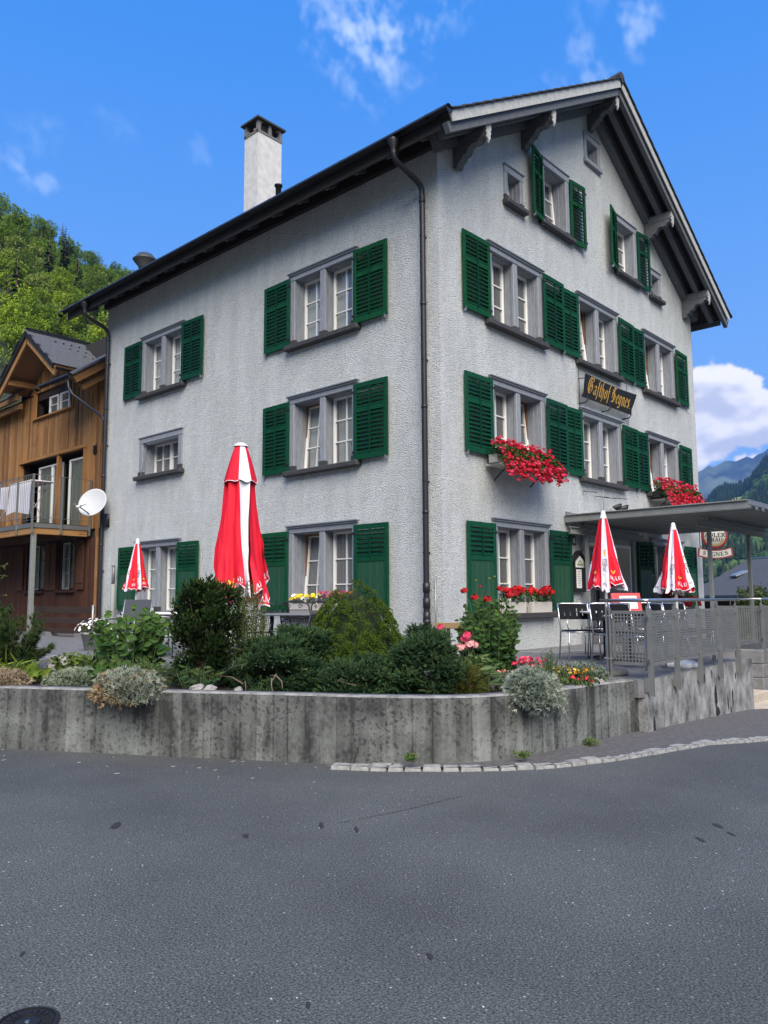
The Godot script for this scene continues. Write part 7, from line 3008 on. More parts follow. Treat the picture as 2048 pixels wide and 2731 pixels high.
	# the curved name plate
	for lay in [[0.54, 0.30, 0.0, "plate_rim", "sign_red"], [0.49, 0.22, 0.004, "name_plate", "sign_cream"]]:
		st = new_st()
		var pg := PackedVector2Array()
		var hw2: float = lay[0]
		var hh: float = lay[1]
		for k2 in 11:
			var f := k2 / 10.0 * 2.0 - 1.0
			pg.append(Vector2(f * hw2, -0.60 + 0.09 * f * f + hh / 2))
		for k2 in 11:
			var f := 1.0 - k2 / 10.0 * 2.0
			pg.append(Vector2(f * hw2 * 1.06, -0.60 + 0.09 * f * f - hh / 2))
		prism(st, pg, Transform3D(Basis(), V(0, 0, -0.012 + lay[2])), 0.024)
		put(lay[3], st, M[lay[4]], hs)
	var let := ["S", "E", "G", "N", "E", "S"]
	for k2 in 6:
		var f := (k2 - 2.5) / 3.0
		put("lettering", text_mesh(let[k2], 0.19, true, true, 0.004), M.black_ink, hs, Transform3D(Basis(Vector3.BACK, f * 0.30), V(f * 0.42, -0.60 + 0.07 * f * f, 0.019)))
	st = new_st(true)
	for s in [-1.0, 1.0]:
		var sp2 := []
		for k2 in 22:
			var a := k2 * 0.42
			sp2.append(V(s * (0.40 + cos(a) * 0.07 * (1.0 - k2 / 30.0)), -0.36 + sin(a) * 0.07 * (1.0 - k2 / 30.0), 0))
		tube(st, sp2, 0.006, 5)
		tube(st, [V(s * 0.3, -0.3, 0), V(s * 0.44, -0.42, 0), V(s * 0.46, -0.5, 0)], 0.007, 5)
	tube(st, [V(0, 0.45, 0), V(0, 0.62, 0)], 0.009, 6)
	put("scrollwork", st, M.iron_black, hs)
	st = new_st(true)
	tube(st, [V(-0.50, 1.02, 0), V(0.45, 1.0, 0), V(0.50, 0.92, 0)], 0.012, 6)
	tube(st, [V(-0.48, -0.5, 0), V(-0.48, 1.12, 0)], 0.014, 6)
	lathe(st, [Vector2(0.0, 0.86), Vector2(0.05, 0.9), Vector2(0.04, 1.02), Vector2(0.012, 1.18), Vector2(0.0, 1.2)], 10, Transform3D(Basis(), V(-0.46, 0, 0)))
	lathe(st, [Vector2(0.0, 0.80), Vector2(0.045, 0.84), Vector2(0.012, 1.06), Vector2(0.0, 1.08)], 10, Transform3D(Basis(), V(0.52, 0, 0)))
	for s in [0.62, 0.80]:
		tube(st, [V(-0.48, s, 0), V(-0.1, s + 0.1, 0), V(0.0, 0.62, 0)], 0.008, 5)
	put("wall_bracket", st, M.iron_black, hs)


# ---------------------------------------------------------------- plants
func leaf_mesh(l: float, w: float, bend: float, fold := 0.15) -> ArrayMesh:
	# pointed oval leaf along +y, folded on its midrib
	var st := new_st()
	var prof := [[0.0, 0.04], [0.25, 0.40], [0.55, 0.5], [0.82, 0.28], [1.0, 0.0]]
	for i in prof.size() - 1:
		var a: Array = prof[i]
		var b: Array = prof[i + 1]
		var za: float = -bend * a[0] * a[0] * l
		var zb: float = -bend * b[0] * b[0] * l
		for s in [-1.0, 1.0]:
			var p := V(0, a[0] * l, za)
			var q := V(0, b[0] * l, zb)
			var pa := V(s * a[1] * w, a[0] * l, za + fold * w * a[1] * 2.0)
			var qb := V(s * b[1] * w, b[0] * l, zb + fold * w * b[1] * 2.0)
			if s > 0:
				quad(st, p, pa, qb, q)
			else:
				quad(st, pa, p, q, qb)
	return mesh_of(st)


func sliver(st: SurfaceTool, a: Vector3, d: Vector3, w: float, side: Vector3) -> void:
	tri(st, a - side * w, a + side * w, a + d)


# feathery spray, flat, along +y
func spray_mesh(l: float, n: int, w: float, open: float) -> ArrayMesh:
	var st := new_st()
	sliver(st, V(0, 0, 0), V(0, l, 0), w * 0.7, V(1, 0, 0))
	for k in n:
		var t := (k + 0.6) / n
		for s in [-1.0, 1.0]:
			var ln := l * (0.46 - 0.22 * t) * rnd(0.7, 1.15)
			var d := V(s * sin(open), cos(open), rnd(-0.35, 0.35)).normalized() * ln
			sliver(st, V(0, t * l * 0.9, 0), d, w, V(0.4, 0.6 * s, 0.5).normalized())
			sliver(st, V(0, t * l * 0.9, 0) + d * 0.45, d.rotated(V(0, 0, 1), s * 0.6) * 0.5, w * 0.8, V(0.4, 0.3, 0.8).normalized())
	return mesh_of(st)


func needle_tuft(n: int, l: float, w: float, up: float) -> ArrayMesh:
	var st := new_st()
	for k in n:
		var d := V(rnd(-1, 1), up + rnd(0, 1), rnd(-1, 1)).normalized()
		var side := d.cross(V(rnd(-1, 1), rnd(-1, 1), rnd(-1, 1))).normalized()
		sliver(st, V(0, rnd(0, 0.3) * l, 0), d * l * rnd(0.7, 1.1), w, side)
	return mesh_of(st)


func flower_head(n: int, r: float, petal: float, flat: float) -> ArrayMesh:
	var st := new_st()
	for k in n:
		var d := V(rnd(-1, 1), rnd(-0.25, 1), rnd(-1, 1)).normalized()
		var c := d * r * V(1, flat, 1) * rnd(0.75, 1.0)
		var u := d.cross(V(rnd(-1, 1), rnd(-1, 1), rnd(-1, 1))).normalized()
		var v := d.cross(u)
		var s := petal * rnd(0.7, 1.1)
		quad(st, c - u * s - v * s * 0.6, c + u * s * 0.9 - v * s * 0.7 + d * s * 0.3, c + u * s + v * s * 0.7, c - u * s * 0.8 + v * s * 0.8 + d * s * 0.3)
	return mesh_of(st)


func daisy_mesh(n: int, r: float, w: float) -> ArrayMesh:
	var st := new_st()
	for k in n:
		var a := TAU * k / n
		var d := V(cos(a), 0.12, sin(a))
		var s := V(-sin(a), 0, cos(a)) * w
		quad(st, d * r * 0.15 - s * 0.4, d * r * 0.15 + s * 0.4, d * r + s, d * r - s)
	return mesh_of(st)


func aim(dir: Vector3, spin: float, size: float, at: Vector3) -> Transform3D:
	var y := dir.normalized()
	var x := y.cross(V(0.31, 0.17, 0.93)).normalized()
	var z := x.cross(y)
	return Transform3D((Basis(x, y, z) * Basis(Vector3.UP, spin)).scaled_local(Vector3.ONE * size), at)


var tone_mats := {}
func tone(c: Color, kind := "leaf") -> StandardMaterial3D:
	# a few steps of each tone so that pieces can share materials
	var q := V(snappedf(c.r, 0.02), snappedf(c.g, 0.03), snappedf(c.b, 0.02)).clamp(V(0.008, 0.015, 0.004), V(1, 1, 1))
	var key := "%s %.2f %.2f %.2f" % [kind, q.x, q.y, q.z]
	if not tone_mats.has(key):
		var m: StandardMaterial3D = M[kind].duplicate()
		m.resource_name = key
		m.vertex_color_use_as_albedo = false
		m.albedo_color = Color(q.x, q.y, q.z).linear_to_srgb()
		tone_mats[key] = m
	return tone_mats[key]


# the nearest leaves or blossoms are pieces of their own, the rest one mass
func pieces(o: Node3D, called: String, rest_name: String, mesh: ArrayMesh, xfs: Array, cols: Array, n_single: int, kind := "leaf") -> void:
	var eye := o.global_transform.affine_inverse() * V(8.02, 1.2, 10.23)
	var order := range(xfs.size())
	order.sort_custom(func(a, b): return xfs[a].origin.distance_squared_to(eye) < xfs[b].origin.distance_squared_to(eye))
	var rx := []
	var rc := []
	for k in order.size():
		var i: int = order[k]
		if k < n_single:
			put(called, mesh, tone(cols[i], kind), o, xfs[i])
		else:
			rx.append(xfs[i])
			rc.append(cols[i])
	if rx.size():
		stuff(putc(rest_name, multi(mesh, rx, rc), M[kind], o))


func stems(o: Node3D, tips: Array, r: float, m: Material, called := "stems") -> void:
	var st := new_st(true)
	for t in tips:
		var a: Vector3 = t[0]
		var b: Vector3 = t[1]
		var mid := a.lerp(b, 0.5) + V(rnd(-0.02, 0.02), 0.03, rnd(-0.02, 0.02))
		tube(st, [a, mid, b], [r, r * 0.8, r * 0.4], 5, false)
	put(called, st, m, o)


# leafy bush of upright stems with pairs of leaves up each
func stem_bush(called: String, label: String, cat: String, at: Vector3, w: float, h: float, n_stem: int, per: int, leaf: ArrayMesh, lo: Vector3, hi: Vector3, n_single: int, droop := 0.5, group := "") -> Node3D:
	var o := thing(called, label, cat, at, 0.0, group)
	var tips := []
	var xfs := []
	var cols := []
	for k in n_stem:
		var a := rnd(0, TAU)
		var r := sqrt(rng.randf()) * w * 0.5
		var hh := h * rnd(0.72, 1.0) * (1.0 - 0.25 * pow(r / (w * 0.5), 2.0))
		var b0 := V(cos(a) * r * 0.62, 0, sin(a) * r * 0.62)
		var b1 := V(cos(a) * r, hh, sin(a) * r)
		tips.append([b0, b1])
		for i in per:
			var t := 0.10 + 0.90 * (i + rnd(0, 0.6)) / per
			var p := b0.lerp(b1, t) + V(rnd(-0.02, 0.02), 0, rnd(-0.02, 0.02))
			var aa := rnd(0, TAU)
			var d := V(cos(aa), rnd(0.1, 0.9) - droop * 0.3, sin(aa))
			xfs.append(aim(d, rnd(-0.4, 0.4), rnd(0.65, 1.15) * (1.0 - 0.25 * maxf(0.0, t - 0.8) * 4.0), p))
			cols.append(col(lo, hi, t * 0.7 + rnd(-0.2, 0.35)))
	stems(o, tips, 0.006, M.stem_green)
	pieces(o, "leaf", "leaves", leaf, xfs, cols, n_single)
	return o


# rounded cushion of small sprigs on a dome or hanging over an edge
func cushion(called: String, label: String, cat: String, at: Vector3, size: Vector3, n: int, sprig: ArrayMesh, lo: Vector3, hi: Vector3, lean := Vector3.ZERO, group := "", dry := 0.0) -> Node3D:
	var o := thing(called, label, cat, at, 0.0, group)
	var xfs := []
	var cols := []
	for k in n:
		var d := V(rnd(-1, 1), rnd(-0.35, 1), rnd(-1, 1)).normalized()
		var p := d * size * rnd(0.55, 1.05)
		p += lean * maxf(0.0, -p.y + size.y * 0.3)
		p *= 1.0 + 0.12 * sin(d.x * 7.0 + d.z * 5.0)
		xfs.append(aim(d + V(rnd(-0.4, 0.4), rnd(0.0, 0.6), rnd(-0.4, 0.4)), rnd(0, TAU), rnd(0.7, 1.2), p))
		var c := col(lo, hi, rng.randf())
		if rng.randf() < dry * clampf(0.6 - d.y + d.x * -0.8, 0.1, 1.4):
			c = col(V(0.22, 0.14, 0.07), V(0.46, 0.33, 0.19), rng.randf())
		cols.append(c)
	stuff(putc("sprigs", multi(sprig, xfs, cols), M.leaf, o))
	var st := new_st(true)
	for k in 10:
		var a := TAU * k / 10.0
		tube(st, [V(0, -0.05, 0), V(cos(a) * size.x * 0.5, size.y * 0.3, sin(a) * size.z * 0.5)], [0.01, 0.004], 5, false)
	put("stems", st, M.bark, o)
	return o


func make_plants() -> void:
	var spray := spray_mesh(0.15, 8, 0.013, 0.95)
	var big_leaf := leaf_mesh(0.125, 0.085, 0.25)
	var mid_leaf := leaf_mesh(0.085, 0.048, 0.2)
	var small_leaf := leaf_mesh(0.042, 0.020, 0.1)
	var silver := needle_tuft(9, 0.045, 0.0065, 0.5)
	var tuft := needle_tuft(30, 0.085, 0.0035, 0.5)
	var strap := leaf_mesh(0.28, 0.032, 0.45)
	# --- mugo pine at the left edge
	var mp := thing("mugo_pine", "bushy dark green mugo pine at the left edge of the bed", "shrub", V(-3.05, -0.05, 5.65))
	var xfs := []
	var cols := []
	var tips := []
	for k in 44:
		var a := rnd(0, TAU)
		var r := sqrt(rng.randf()) * 0.55
		var hh := rnd(0.35, 0.98) * (1.0 - 0.5 * pow(r / 0.55, 2.0) * 0.8)
		var b0 := V(cos(a) * r * 0.3, 0.05, sin(a) * r * 0.3)
		var b1 := V(cos(a) * r, hh, sin(a) * r)
		tips.append([b0, b1])
		for i in 22:
			var t := 0.3 + 0.7 * i / 21.0
			xfs.append(aim((b1 - b0).normalized() + V(rnd(-0.7, 0.7), rnd(0.0, 0.6), rnd(-0.7, 0.7)), rnd(0, TAU), rnd(0.8, 1.15), b0.lerp(b1, t) + V(rnd(-0.03, 0.03), rnd(-0.03, 0.03), rnd(-0.03, 0.03))))
			cols.append(col(V(0.018, 0.042, 0.014), V(0.060, 0.10, 0.028), t * 0.6 + rnd(-0.1, 0.4)))
	stems(mp, tips, 0.012, M.bark, "branches")
	stuff(putc("needles", multi(tuft, xfs, cols), M.needle, mp))
	# --- a sapling whose twigs enter at the left edge
	var sp := thing("sapling", "slender sapling with small pale leaves entering at the left edge above the pine", "tree", V(-4.62, -0.05, 5.55))
	xfs = []
	cols = []
	tips = [[V(0, 0, 0), V(0.05, 1.5, 0)]]
	for k in 22:
		var a := rnd(0, TAU)
		var y := rnd(0.7, 1.45)
		var b1 := V(cos(a) * 0.45, y + rnd(0.0, 0.25), sin(a) * 0.45)
		tips.append([V(0.03, y, 0), b1])
		for i in 12:
			xfs.append(aim(V(rnd(-1, 1), rnd(-0.6, 0.5), rnd(-1, 1)), rnd(0, TAU), rnd(0.7, 1.1), V(0.03, y, 0).lerp(b1, 0.3 + 0.7 * i / 11.0)))
			cols.append(col(V(0.04, 0.08, 0.012), V(0.11, 0.16, 0.03), rng.randf()))
	stems(sp, tips, 0.008, M.bark, "twigs")
	pieces(sp, "leaf", "leaves", leaf_mesh(0.075, 0.032, 0.3), xfs, cols, 60)
	# --- broad-leaved bush (hydrangea)
	stem_bush("hydrangea", "broad-leaved green hydrangea bush without flowers, left half of the bed", "shrub", V(-1.42, -0.05, 4.80), 1.12, 0.98, 46, 13, big_leaf, V(0.014, 0.048, 0.010), V(0.062, 0.125, 0.028), 230)
	stem_bush("hydrangea", "low hydrangea offshoot with dark leaves in front of the big hydrangea", "shrub", V(-0.62, -0.05, 5.45), 0.62, 0.34, 18, 8, big_leaf, V(0.018, 0.050, 0.014), V(0.06, 0.115, 0.03), 90)
	# --- dark glossy shrub and the thin shoots behind it
	var ds := thing("dark_shrub", "tall dense dark evergreen shrub in front of the large parasol", "shrub", V(0.36, -0.05, 4.82))
	xfs = []
	cols = []
	tips = []
	for k in 150:
		var hgt := pow(rng.randf(), 0.8)
		var a := rnd(0, TAU)
		var rad := 0.40 * sqrt(maxf(0.05, 1.0 - pow(absf(hgt - 0.42) / 0.72, 2.2))) * rnd(0.25, 1.0)
		var c0 := V(cos(a) * rad, 0.06 + hgt * 1.02 + 0.10 * cos(a - 0.6), sin(a) * rad)
		if k % 3 == 0:
			tips.append([V(cos(a) * 0.06, 0, sin(a) * 0.06), c0])
		var tint := rnd(-0.2, 0.2)
		var grow := (c0 - V(0, 0.25, 0)).normalized() + V(0, 0.5, 0)
		for i in 74:
			var e := V(rnd(-1, 1), rnd(-0.8, 1), rnd(-1, 1)).normalized()
			var dep := rnd(0.3, 1.05)
			xfs.append(aim(e + grow * 0.6 + V(rnd(-0.4, 0.4), rnd(-0.2, 0.4), rnd(-0.4, 0.4)), rnd(0, TAU), rnd(0.85, 1.45), c0 + e * 0.11 * dep))
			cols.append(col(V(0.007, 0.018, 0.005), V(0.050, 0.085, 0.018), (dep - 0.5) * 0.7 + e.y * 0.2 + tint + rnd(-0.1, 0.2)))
	stems(ds, tips, 0.008, M.bark, "branches")
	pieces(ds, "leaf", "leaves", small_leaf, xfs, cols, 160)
	var up := stem_bush("upright_shrub", "loose shrub of thin upright shoots with reddish tips beside the dark shrub", "shrub", V(0.66, -0.05, 4.50), 0.46, 1.34, 34, 50, leaf_mesh(0.045, 0.013, 0.1), V(0.030, 0.050, 0.012), V(0.105, 0.115, 0.028), 60, 0.1)
	xfs = []
	cols = []
	for k in 26:
		var a := rnd(0, TAU)
		var r := rnd(0, 0.25)
		for i in 7:
			xfs.append(aim(V(rnd(-0.5, 0.5), 1, rnd(-0.5, 0.5)), 0, rnd(0.5, 0.8), V(cos(a) * r, 0.92 + i * 0.045, sin(a) * r)))
			cols.append(col(V(0.10, 0.05, 0.02), V(0.20, 0.11, 0.03), rng.randf()))
	stuff(putc("tips", multi(leaf_mesh(0.03, 0.009, 0.1), xfs, cols), M.leaf, up))
	# --- spreading junipers
	for q in [["left", V(1.08, -0.05, 4.42), V(0.62, 0.62, 0.42), "spreading juniper between the dark shrub and the conical spruce"], ["mid", V(1.92, -0.05, 4.02), V(0.56, 0.35, 0.38), "low spreading juniper in front of the conical spruce"], ["right", V(2.60, -0.05, 3.66), V(0.42, 0.74, 0.36), "feathery juniper right of the conical spruce, beside the roses"], ["back", V(1.0, -0.05, 3.95), V(0.42, 0.66, 0.4), "paler juniper behind the left juniper, against the patio"]]:
		var o := thing("juniper", q[3], "shrub", q[1], 0.0, "spreading junipers along the wall")
		xfs = []
		cols = []
		tips = []
		var sz: Vector3 = q[2]
		for k in 58:
			var a := rnd(0, TAU)
			var el := rnd(-0.12, 1.3)
			var d := V(cos(a) * cos(el), sin(el), sin(a) * cos(el))
			var c0 := d * sz * rnd(0.62, 0.98)
			var lobe := rnd(0.09, 0.17)
			if k % 6 == 0:
				tips.append([V(cos(a) * 0.04, 0.02, sin(a) * 0.04), c0])
			var tint := rnd(-0.25, 0.35)
			for i in 90:
				var e := V(rnd(-1, 1), rnd(-0.6, 1), rnd(-1, 1)).normalized()
				var dep := rnd(0.35, 1.0)
				var p := c0 + e * V(1.2, 0.7, 1.2) * lobe * dep
				xfs.append(aim(d * 0.25 + e * 0.9 + V(rnd(-0.6, 0.6), rnd(-0.3, 0.5), rnd(-0.6, 0.6)), rnd(0, TAU), rnd(0.30, 0.52), p))
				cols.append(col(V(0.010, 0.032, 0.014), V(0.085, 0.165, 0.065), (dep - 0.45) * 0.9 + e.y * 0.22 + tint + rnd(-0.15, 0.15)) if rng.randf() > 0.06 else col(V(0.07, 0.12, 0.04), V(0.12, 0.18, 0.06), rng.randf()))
		stems(o, tips, 0.010, M.bark, "branches")
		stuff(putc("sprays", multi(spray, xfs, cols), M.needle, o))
	# dead twigs below them
	var tw := thing("dead_branch", "bare pale dead branches under the junipers at the wall", "branch", V(1.2, 0, 4.85))
	for k in 9:
		var st := new_st(true)
		var p0 := V(rnd(-0.5, 1.6), rnd(0.02, 0.14), 0)
		p0.z = -p0.x * 0.52 - 0.02
		var d := V(rnd(-0.5, 0.5), rnd(-0.05, 0.14), rnd(-0.05, 0.15))
		tube(st, [p0, p0 + d * 0.5 + V(0, 0.03, 0), p0 + d, p0 + d * 1.15 + V(rnd(-0.05, 0.05), -0.06, 0.02)], [0.011, 0.009, 0.006, 0.003], 6)
		put("twig", st, mat("dead_wood%d" % k, V(0.16, 0.12, 0.09) * rnd(0.6, 1.4), 0.9), tw)
	# --- dwarf spruce cone
	var sc := thing("dwarf_spruce", "dense conical dwarf spruce, mossy green, in the middle of the bed", "shrub", V(1.14, -0.05, 3.22))
	var st0 := new_st(true)
	tube(st0, [V(0, 0, 0), V(0, 1.0, 0)], [0.05, 0.01], 6)
	put("trunk", st0, M.bark, sc)
	st0 = new_st(true)
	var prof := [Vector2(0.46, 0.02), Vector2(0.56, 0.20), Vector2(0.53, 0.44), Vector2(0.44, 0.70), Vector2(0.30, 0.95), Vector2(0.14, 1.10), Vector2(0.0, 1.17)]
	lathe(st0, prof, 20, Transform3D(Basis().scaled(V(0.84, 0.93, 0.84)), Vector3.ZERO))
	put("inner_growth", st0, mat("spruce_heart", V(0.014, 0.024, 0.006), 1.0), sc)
	xfs = []
	cols = []
	for k in 900:
		var y := 1.19 * (1.0 - sqrt(rng.randf()) * 0.99)
		var a := rnd(0, TAU)
		var r := 0.0
		for i in prof.size() - 1:
			var p: Vector2 = prof[i]
			var q2: Vector2 = prof[i + 1]
			if y >= p.y and y <= q2.y:
				r = lerpf(p.x, q2.x, (y - p.y) / (q2.y - p.y))
		r = maxf(r, 0.02) + rnd(-0.03, 0.03)
		var out := V(cos(a), 0.5, sin(a)).normalized()
		var c0 := V(cos(a) * r, y, sin(a) * r)
		var lr := rnd(0.04, 0.07)
		var tint := rnd(-0.12, 0.12)
		for i in 34:
			var e := (V(rnd(-1, 1), rnd(-0.8, 1), rnd(-1, 1)).normalized() + out * 0.7).normalized()
			xfs.append(aim(e + V(0, 0.25, 0), rnd(0, TAU), rnd(0.6, 0.95), c0 + e * lr))
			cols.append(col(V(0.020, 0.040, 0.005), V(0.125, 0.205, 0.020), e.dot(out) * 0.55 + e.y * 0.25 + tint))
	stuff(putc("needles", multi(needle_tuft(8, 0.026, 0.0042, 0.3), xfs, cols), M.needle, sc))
	# --- dahlia with dark red flowers on tall stems, tied to a stake
	var pe := stem_bush("dahlia", "tall leafy dahlia with few dark red flowers before the first ground floor window", "plant", V(2.64, -0.05, 2.50), 0.72, 1.10, 120, 16, mid_leaf, V(0.012, 0.042, 0.010), V(0.055, 0.115, 0.028), 220, 0.6)
	xfs = []
	cols = []
	tips = []
	for q in [[-0.05, 1.13, 0.1], [0.16, 0.98, 0.25], [0.0, 1.0, 0.28], [-0.28, 1.08, 0.1], [0.3, 1.02, 0.0], [0.1, 1.1, -0.1], [-0.18, 1.2, 0.0], [0.22, 1.18, 0.0], [0.12, 1.24, 0.05], [-0.02, 1.22, -0.05]]:
		var p := V(q[0], q[1], q[2])
		tips.append([V(q[0] * 0.6, 0.7, q[2] * 0.6), p])
		xfs.append(aim(V(rnd(-0.3, 0.3), 1, rnd(0, 0.4)), 0, 1.0 if q[1] < 1.11 else 0.4, p))
		cols.append(Color(0.40, 0.012, 0.02) if q[1] < 1.17 else Color(0.16, 0.17, 0.04))
	stems(pe, tips, 0.004, M.stem_green, "flower_stems")
	pieces(pe, "blossom", "blossoms", flower_head(34, 0.045, 0.02, 0.6), xfs, cols, 20, "petal")
	var tr := thing("garden_stake", "weathered wooden stake frame beside the dahlia", "garden stake", V(2.28, -0.05, 2.72), 0.5)
	var sts := new_st()
	for x in [-0.06, 0.1]:
		cbx(sts, V(x, 0.35, 0), V(0.04, 0.7, 0.04), 0.004)
		put("post", sts, mat("stake%d" % int(x * 100 + 50), V(0.06, 0.05, 0.04), 0.9), tr)
		sts = new_st()
	cbx(sts, V(-0.05, 0.67, 0.025), V(0.34, 0.07, 0.02), 0.004)
	put("crossbar", sts, mat("stake_bar", V(0.26, 0.18, 0.08), 0.8), tr)
	# --- roses
	var ro := stem_bush("rose_bush", "sparse rose bush with pink and blush blossoms right of the junipers", "plant", V(2.52, -0.05, 3.0), 0.55, 0.55, 22, 8, small_leaf, V(0.02, 0.05, 0.014), V(0.07, 0.12, 0.03), 60, 0.4)
	xfs = []
	cols = []
	tips = []
	for q in [[-0.11, 0.65, 0.13, 0], [0.10, 0.53, -0.05, 0], [0.14, 0.57, -0.03, 0], [0.13, 0.46, -0.07, 1], [0.17, 0.46, -0.12, 1], [0.19, 0.48, -0.03, 1], [0.09, 0.44, 0.03, 1]]:
		var p := V(q[0], q[1], q[2])
		tips.append([V(q[0] * 0.5, 0.2, q[2] * 0.5), p])
		xfs.append(aim(V(0.3, 1, 0.5), rnd(0, 6), 1.0, p))
		cols.append(Color(0.80, 0.10, 0.20) if q[3] == 0 else Color(0.80, 0.42, 0.42))
	stems(ro, tips, 0.004, M.stem_green, "flower_stems")
	pieces(ro, "blossom", "blossoms", flower_head(40, 0.048, 0.024, 0.75), xfs, cols, 20, "petal")
	# --- silver cushions over the wall
	cushion("silver_cushion", "round silver grey cushion plant spilling over the right end of the wall", "plant", V(3.67, -0.03, 3.26), V(0.25, 0.24, 0.29), 2000, silver, V(0.13, 0.17, 0.13), V(0.42, 0.47, 0.40), V(0.35, 0, 0.12))
	cushion("silver_cushion", "half dry silver and straw coloured cushion plant spilling over the left part of the wall", "plant", V(0.34, 0.0, 5.80), V(0.42, 0.20, 0.28), 2500, silver, V(0.16, 0.20, 0.15), V(0.44, 0.48, 0.40), V(0.12, 0, 0.35), "", 0.75)
	cushion("straw_cushion", "straw coloured dry cushion plant at the left edge of the wall top", "plant", V(-1.50, 0.0, 6.35), V(0.42, 0.13, 0.22), 1100, silver, V(0.26, 0.20, 0.13), V(0.52, 0.43, 0.31), V(0.0, 0, 0.2), "", 0.4)
	cushion("silver_ground_cover", "low silver ground cover between the hosta and the hydrangea", "plant", V(-1.02, -0.03, 5.62), V(0.50, 0.15, 0.34), 1600, silver, V(0.11, 0.15, 0.09), V(0.38, 0.43, 0.32), Vector3.ZERO, "")
	cushion("grey_cushion", "small grey green cushion plant by the railing foot at the right end of the bed", "plant", V(3.45, -0.03, 1.86), V(0.30, 0.19, 0.34), 1300, silver, V(0.09, 0.13, 0.10), V(0.30, 0.36, 0.28))
	cushion("grey_cushion", "small grey cushion plant behind the large silver cushion", "plant", V(3.12, -0.03, 2.92), V(0.24, 0.14, 0.2), 700, silver, V(0.10, 0.13, 0.10), V(0.28, 0.32, 0.26))
	# --- heather-like bush, spurge with long leaves, sedges
	cushion("heath_bush", "fine yellow green heath bush under the roses at the wall", "plant", V(2.86, -0.03, 3.42), V(0.30, 0.26, 0.26), 1500, needle_tuft(7, 0.075, 0.004, 1.0), V(0.04, 0.055, 0.012), V(0.14, 0.15, 0.035), Vector3.ZERO, "", 0.25)
	stem_bush("spurge", "spurge with long drooping leaves at the wall left of the silver cushion", "plant", V(3.02, -0.04, 3.22), 0.42, 0.40, 10, 8, leaf_mesh(0.16, 0.04, 0.5), V(0.035, 0.075, 0.025), V(0.13, 0.19, 0.07), 60, 0.9)
	stem_bush("hosta", "hosta clump with broad yellow green upright leaves near the left end", "plant", V(-1.66, -0.04, 5.98), 0.52, 0.16, 26, 2, leaf_mesh(0.20, 0.07, 0.5), V(0.05, 0.10, 0.012), V(0.15, 0.21, 0.03), 50, 0.2)
	stem_bush("daylily", "narrow bright green daylily leaves behind the straw cushion", "plant", V(-2.1, -0.04, 6.0), 0.5, 0.22, 24, 3, strap, V(0.05, 0.10, 0.012), V(0.17, 0.23, 0.03), 50, 0.1)
	stem_bush("filler_plant", "loose mid green leafy plant between hydrangea and dark shrub", "plant", V(-0.20, -0.04, 5.15), 0.85, 0.34, 46, 12, small_leaf, V(0.03, 0.065, 0.016), V(0.09, 0.14, 0.035), 80, 0.3)
	stem_bush("filler_plant", "low dark leafy plant at the wall below the dark shrub", "plant", V(0.62, -0.04, 5.12), 0.62, 0.30, 22, 8, leaf_mesh(0.09, 0.03, 0.4), V(0.014, 0.036, 0.012), V(0.05, 0.09, 0.025), 80, 0.5)
	stem_bush("filler_plant", "mixed green plants along the terrace edge behind the hydrangea", "plant", V(-2.3, -0.04, 5.0), 0.9, 0.30, 40, 9, mid_leaf, V(0.03, 0.06, 0.014), V(0.11, 0.16, 0.03), 60, 0.4)
	stem_bush("filler_plant", "sprawling green plant at the very left behind the daylily", "plant", V(-2.75, -0.04, 6.35), 0.7, 0.28, 30, 9, mid_leaf, V(0.03, 0.07, 0.014), V(0.11, 0.17, 0.03), 40, 0.4)
	# --- bright bedding flowers on the right
	flower_bed("pink_dianthus", "cluster of bright pink dianthus by the terrace edge", V(2.98, -0.04, 2.32), V(0.30, 0.26, 0.16), 60, flower_head(12, 0.02, 0.014, 0.5), [Color(0.75, 0.06, 0.14), Color(0.80, 0.16, 0.22), Color(0.62, 0.03, 0.09)], needle_tuft(6, 0.08, 0.004, 0.7))
	flower_bed("yellow_tagetes", "patch of small yellow and orange tagetes beside the dianthus", V(3.28, -0.04, 2.08), V(0.46, 0.16, 0.26), 70, flower_head(9, 0.014, 0.011, 0.5), [Color(0.85, 0.50, 0.03), Color(0.80, 0.36, 0.03), Color(0.85, 0.62, 0.08)], needle_tuft(6, 0.09, 0.005, 0.7))
	flower_bed("mixed_bedding", "mixed pale and red bedding flowers in front of the dahlia", V(2.92, -0.04, 2.75), V(0.34, 0.16, 0.24), 26, flower_head(9, 0.018, 0.013, 0.4), [Color(0.75, 0.12, 0.12), Color(0.75, 0.6, 0.55), Color(0.7, 0.3, 0.3)], leaf_mesh(0.08, 0.04, 0.4))
	flower_bed("impatiens", "few red impatiens over light green leaves at the right end of the wall", V(3.66, -0.04, 2.30), V(0.24, 0.10, 0.22), 9, flower_head(8, 0.02, 0.016, 0.4), [Color(0.72, 0.05, 0.08)], leaf_mesh(0.06, 0.03, 0.4))
	stem_bush("broom_shrub", "wiry dark green shrub with long thin shoots left of the railing", "plant", V(3.42, -0.04, 2.45), 0.42, 0.46, 26, 24, leaf_mesh(0.03, 0.008, 0.1), V(0.02, 0.045, 0.016), V(0.06, 0.095, 0.03), 30, 0.2)
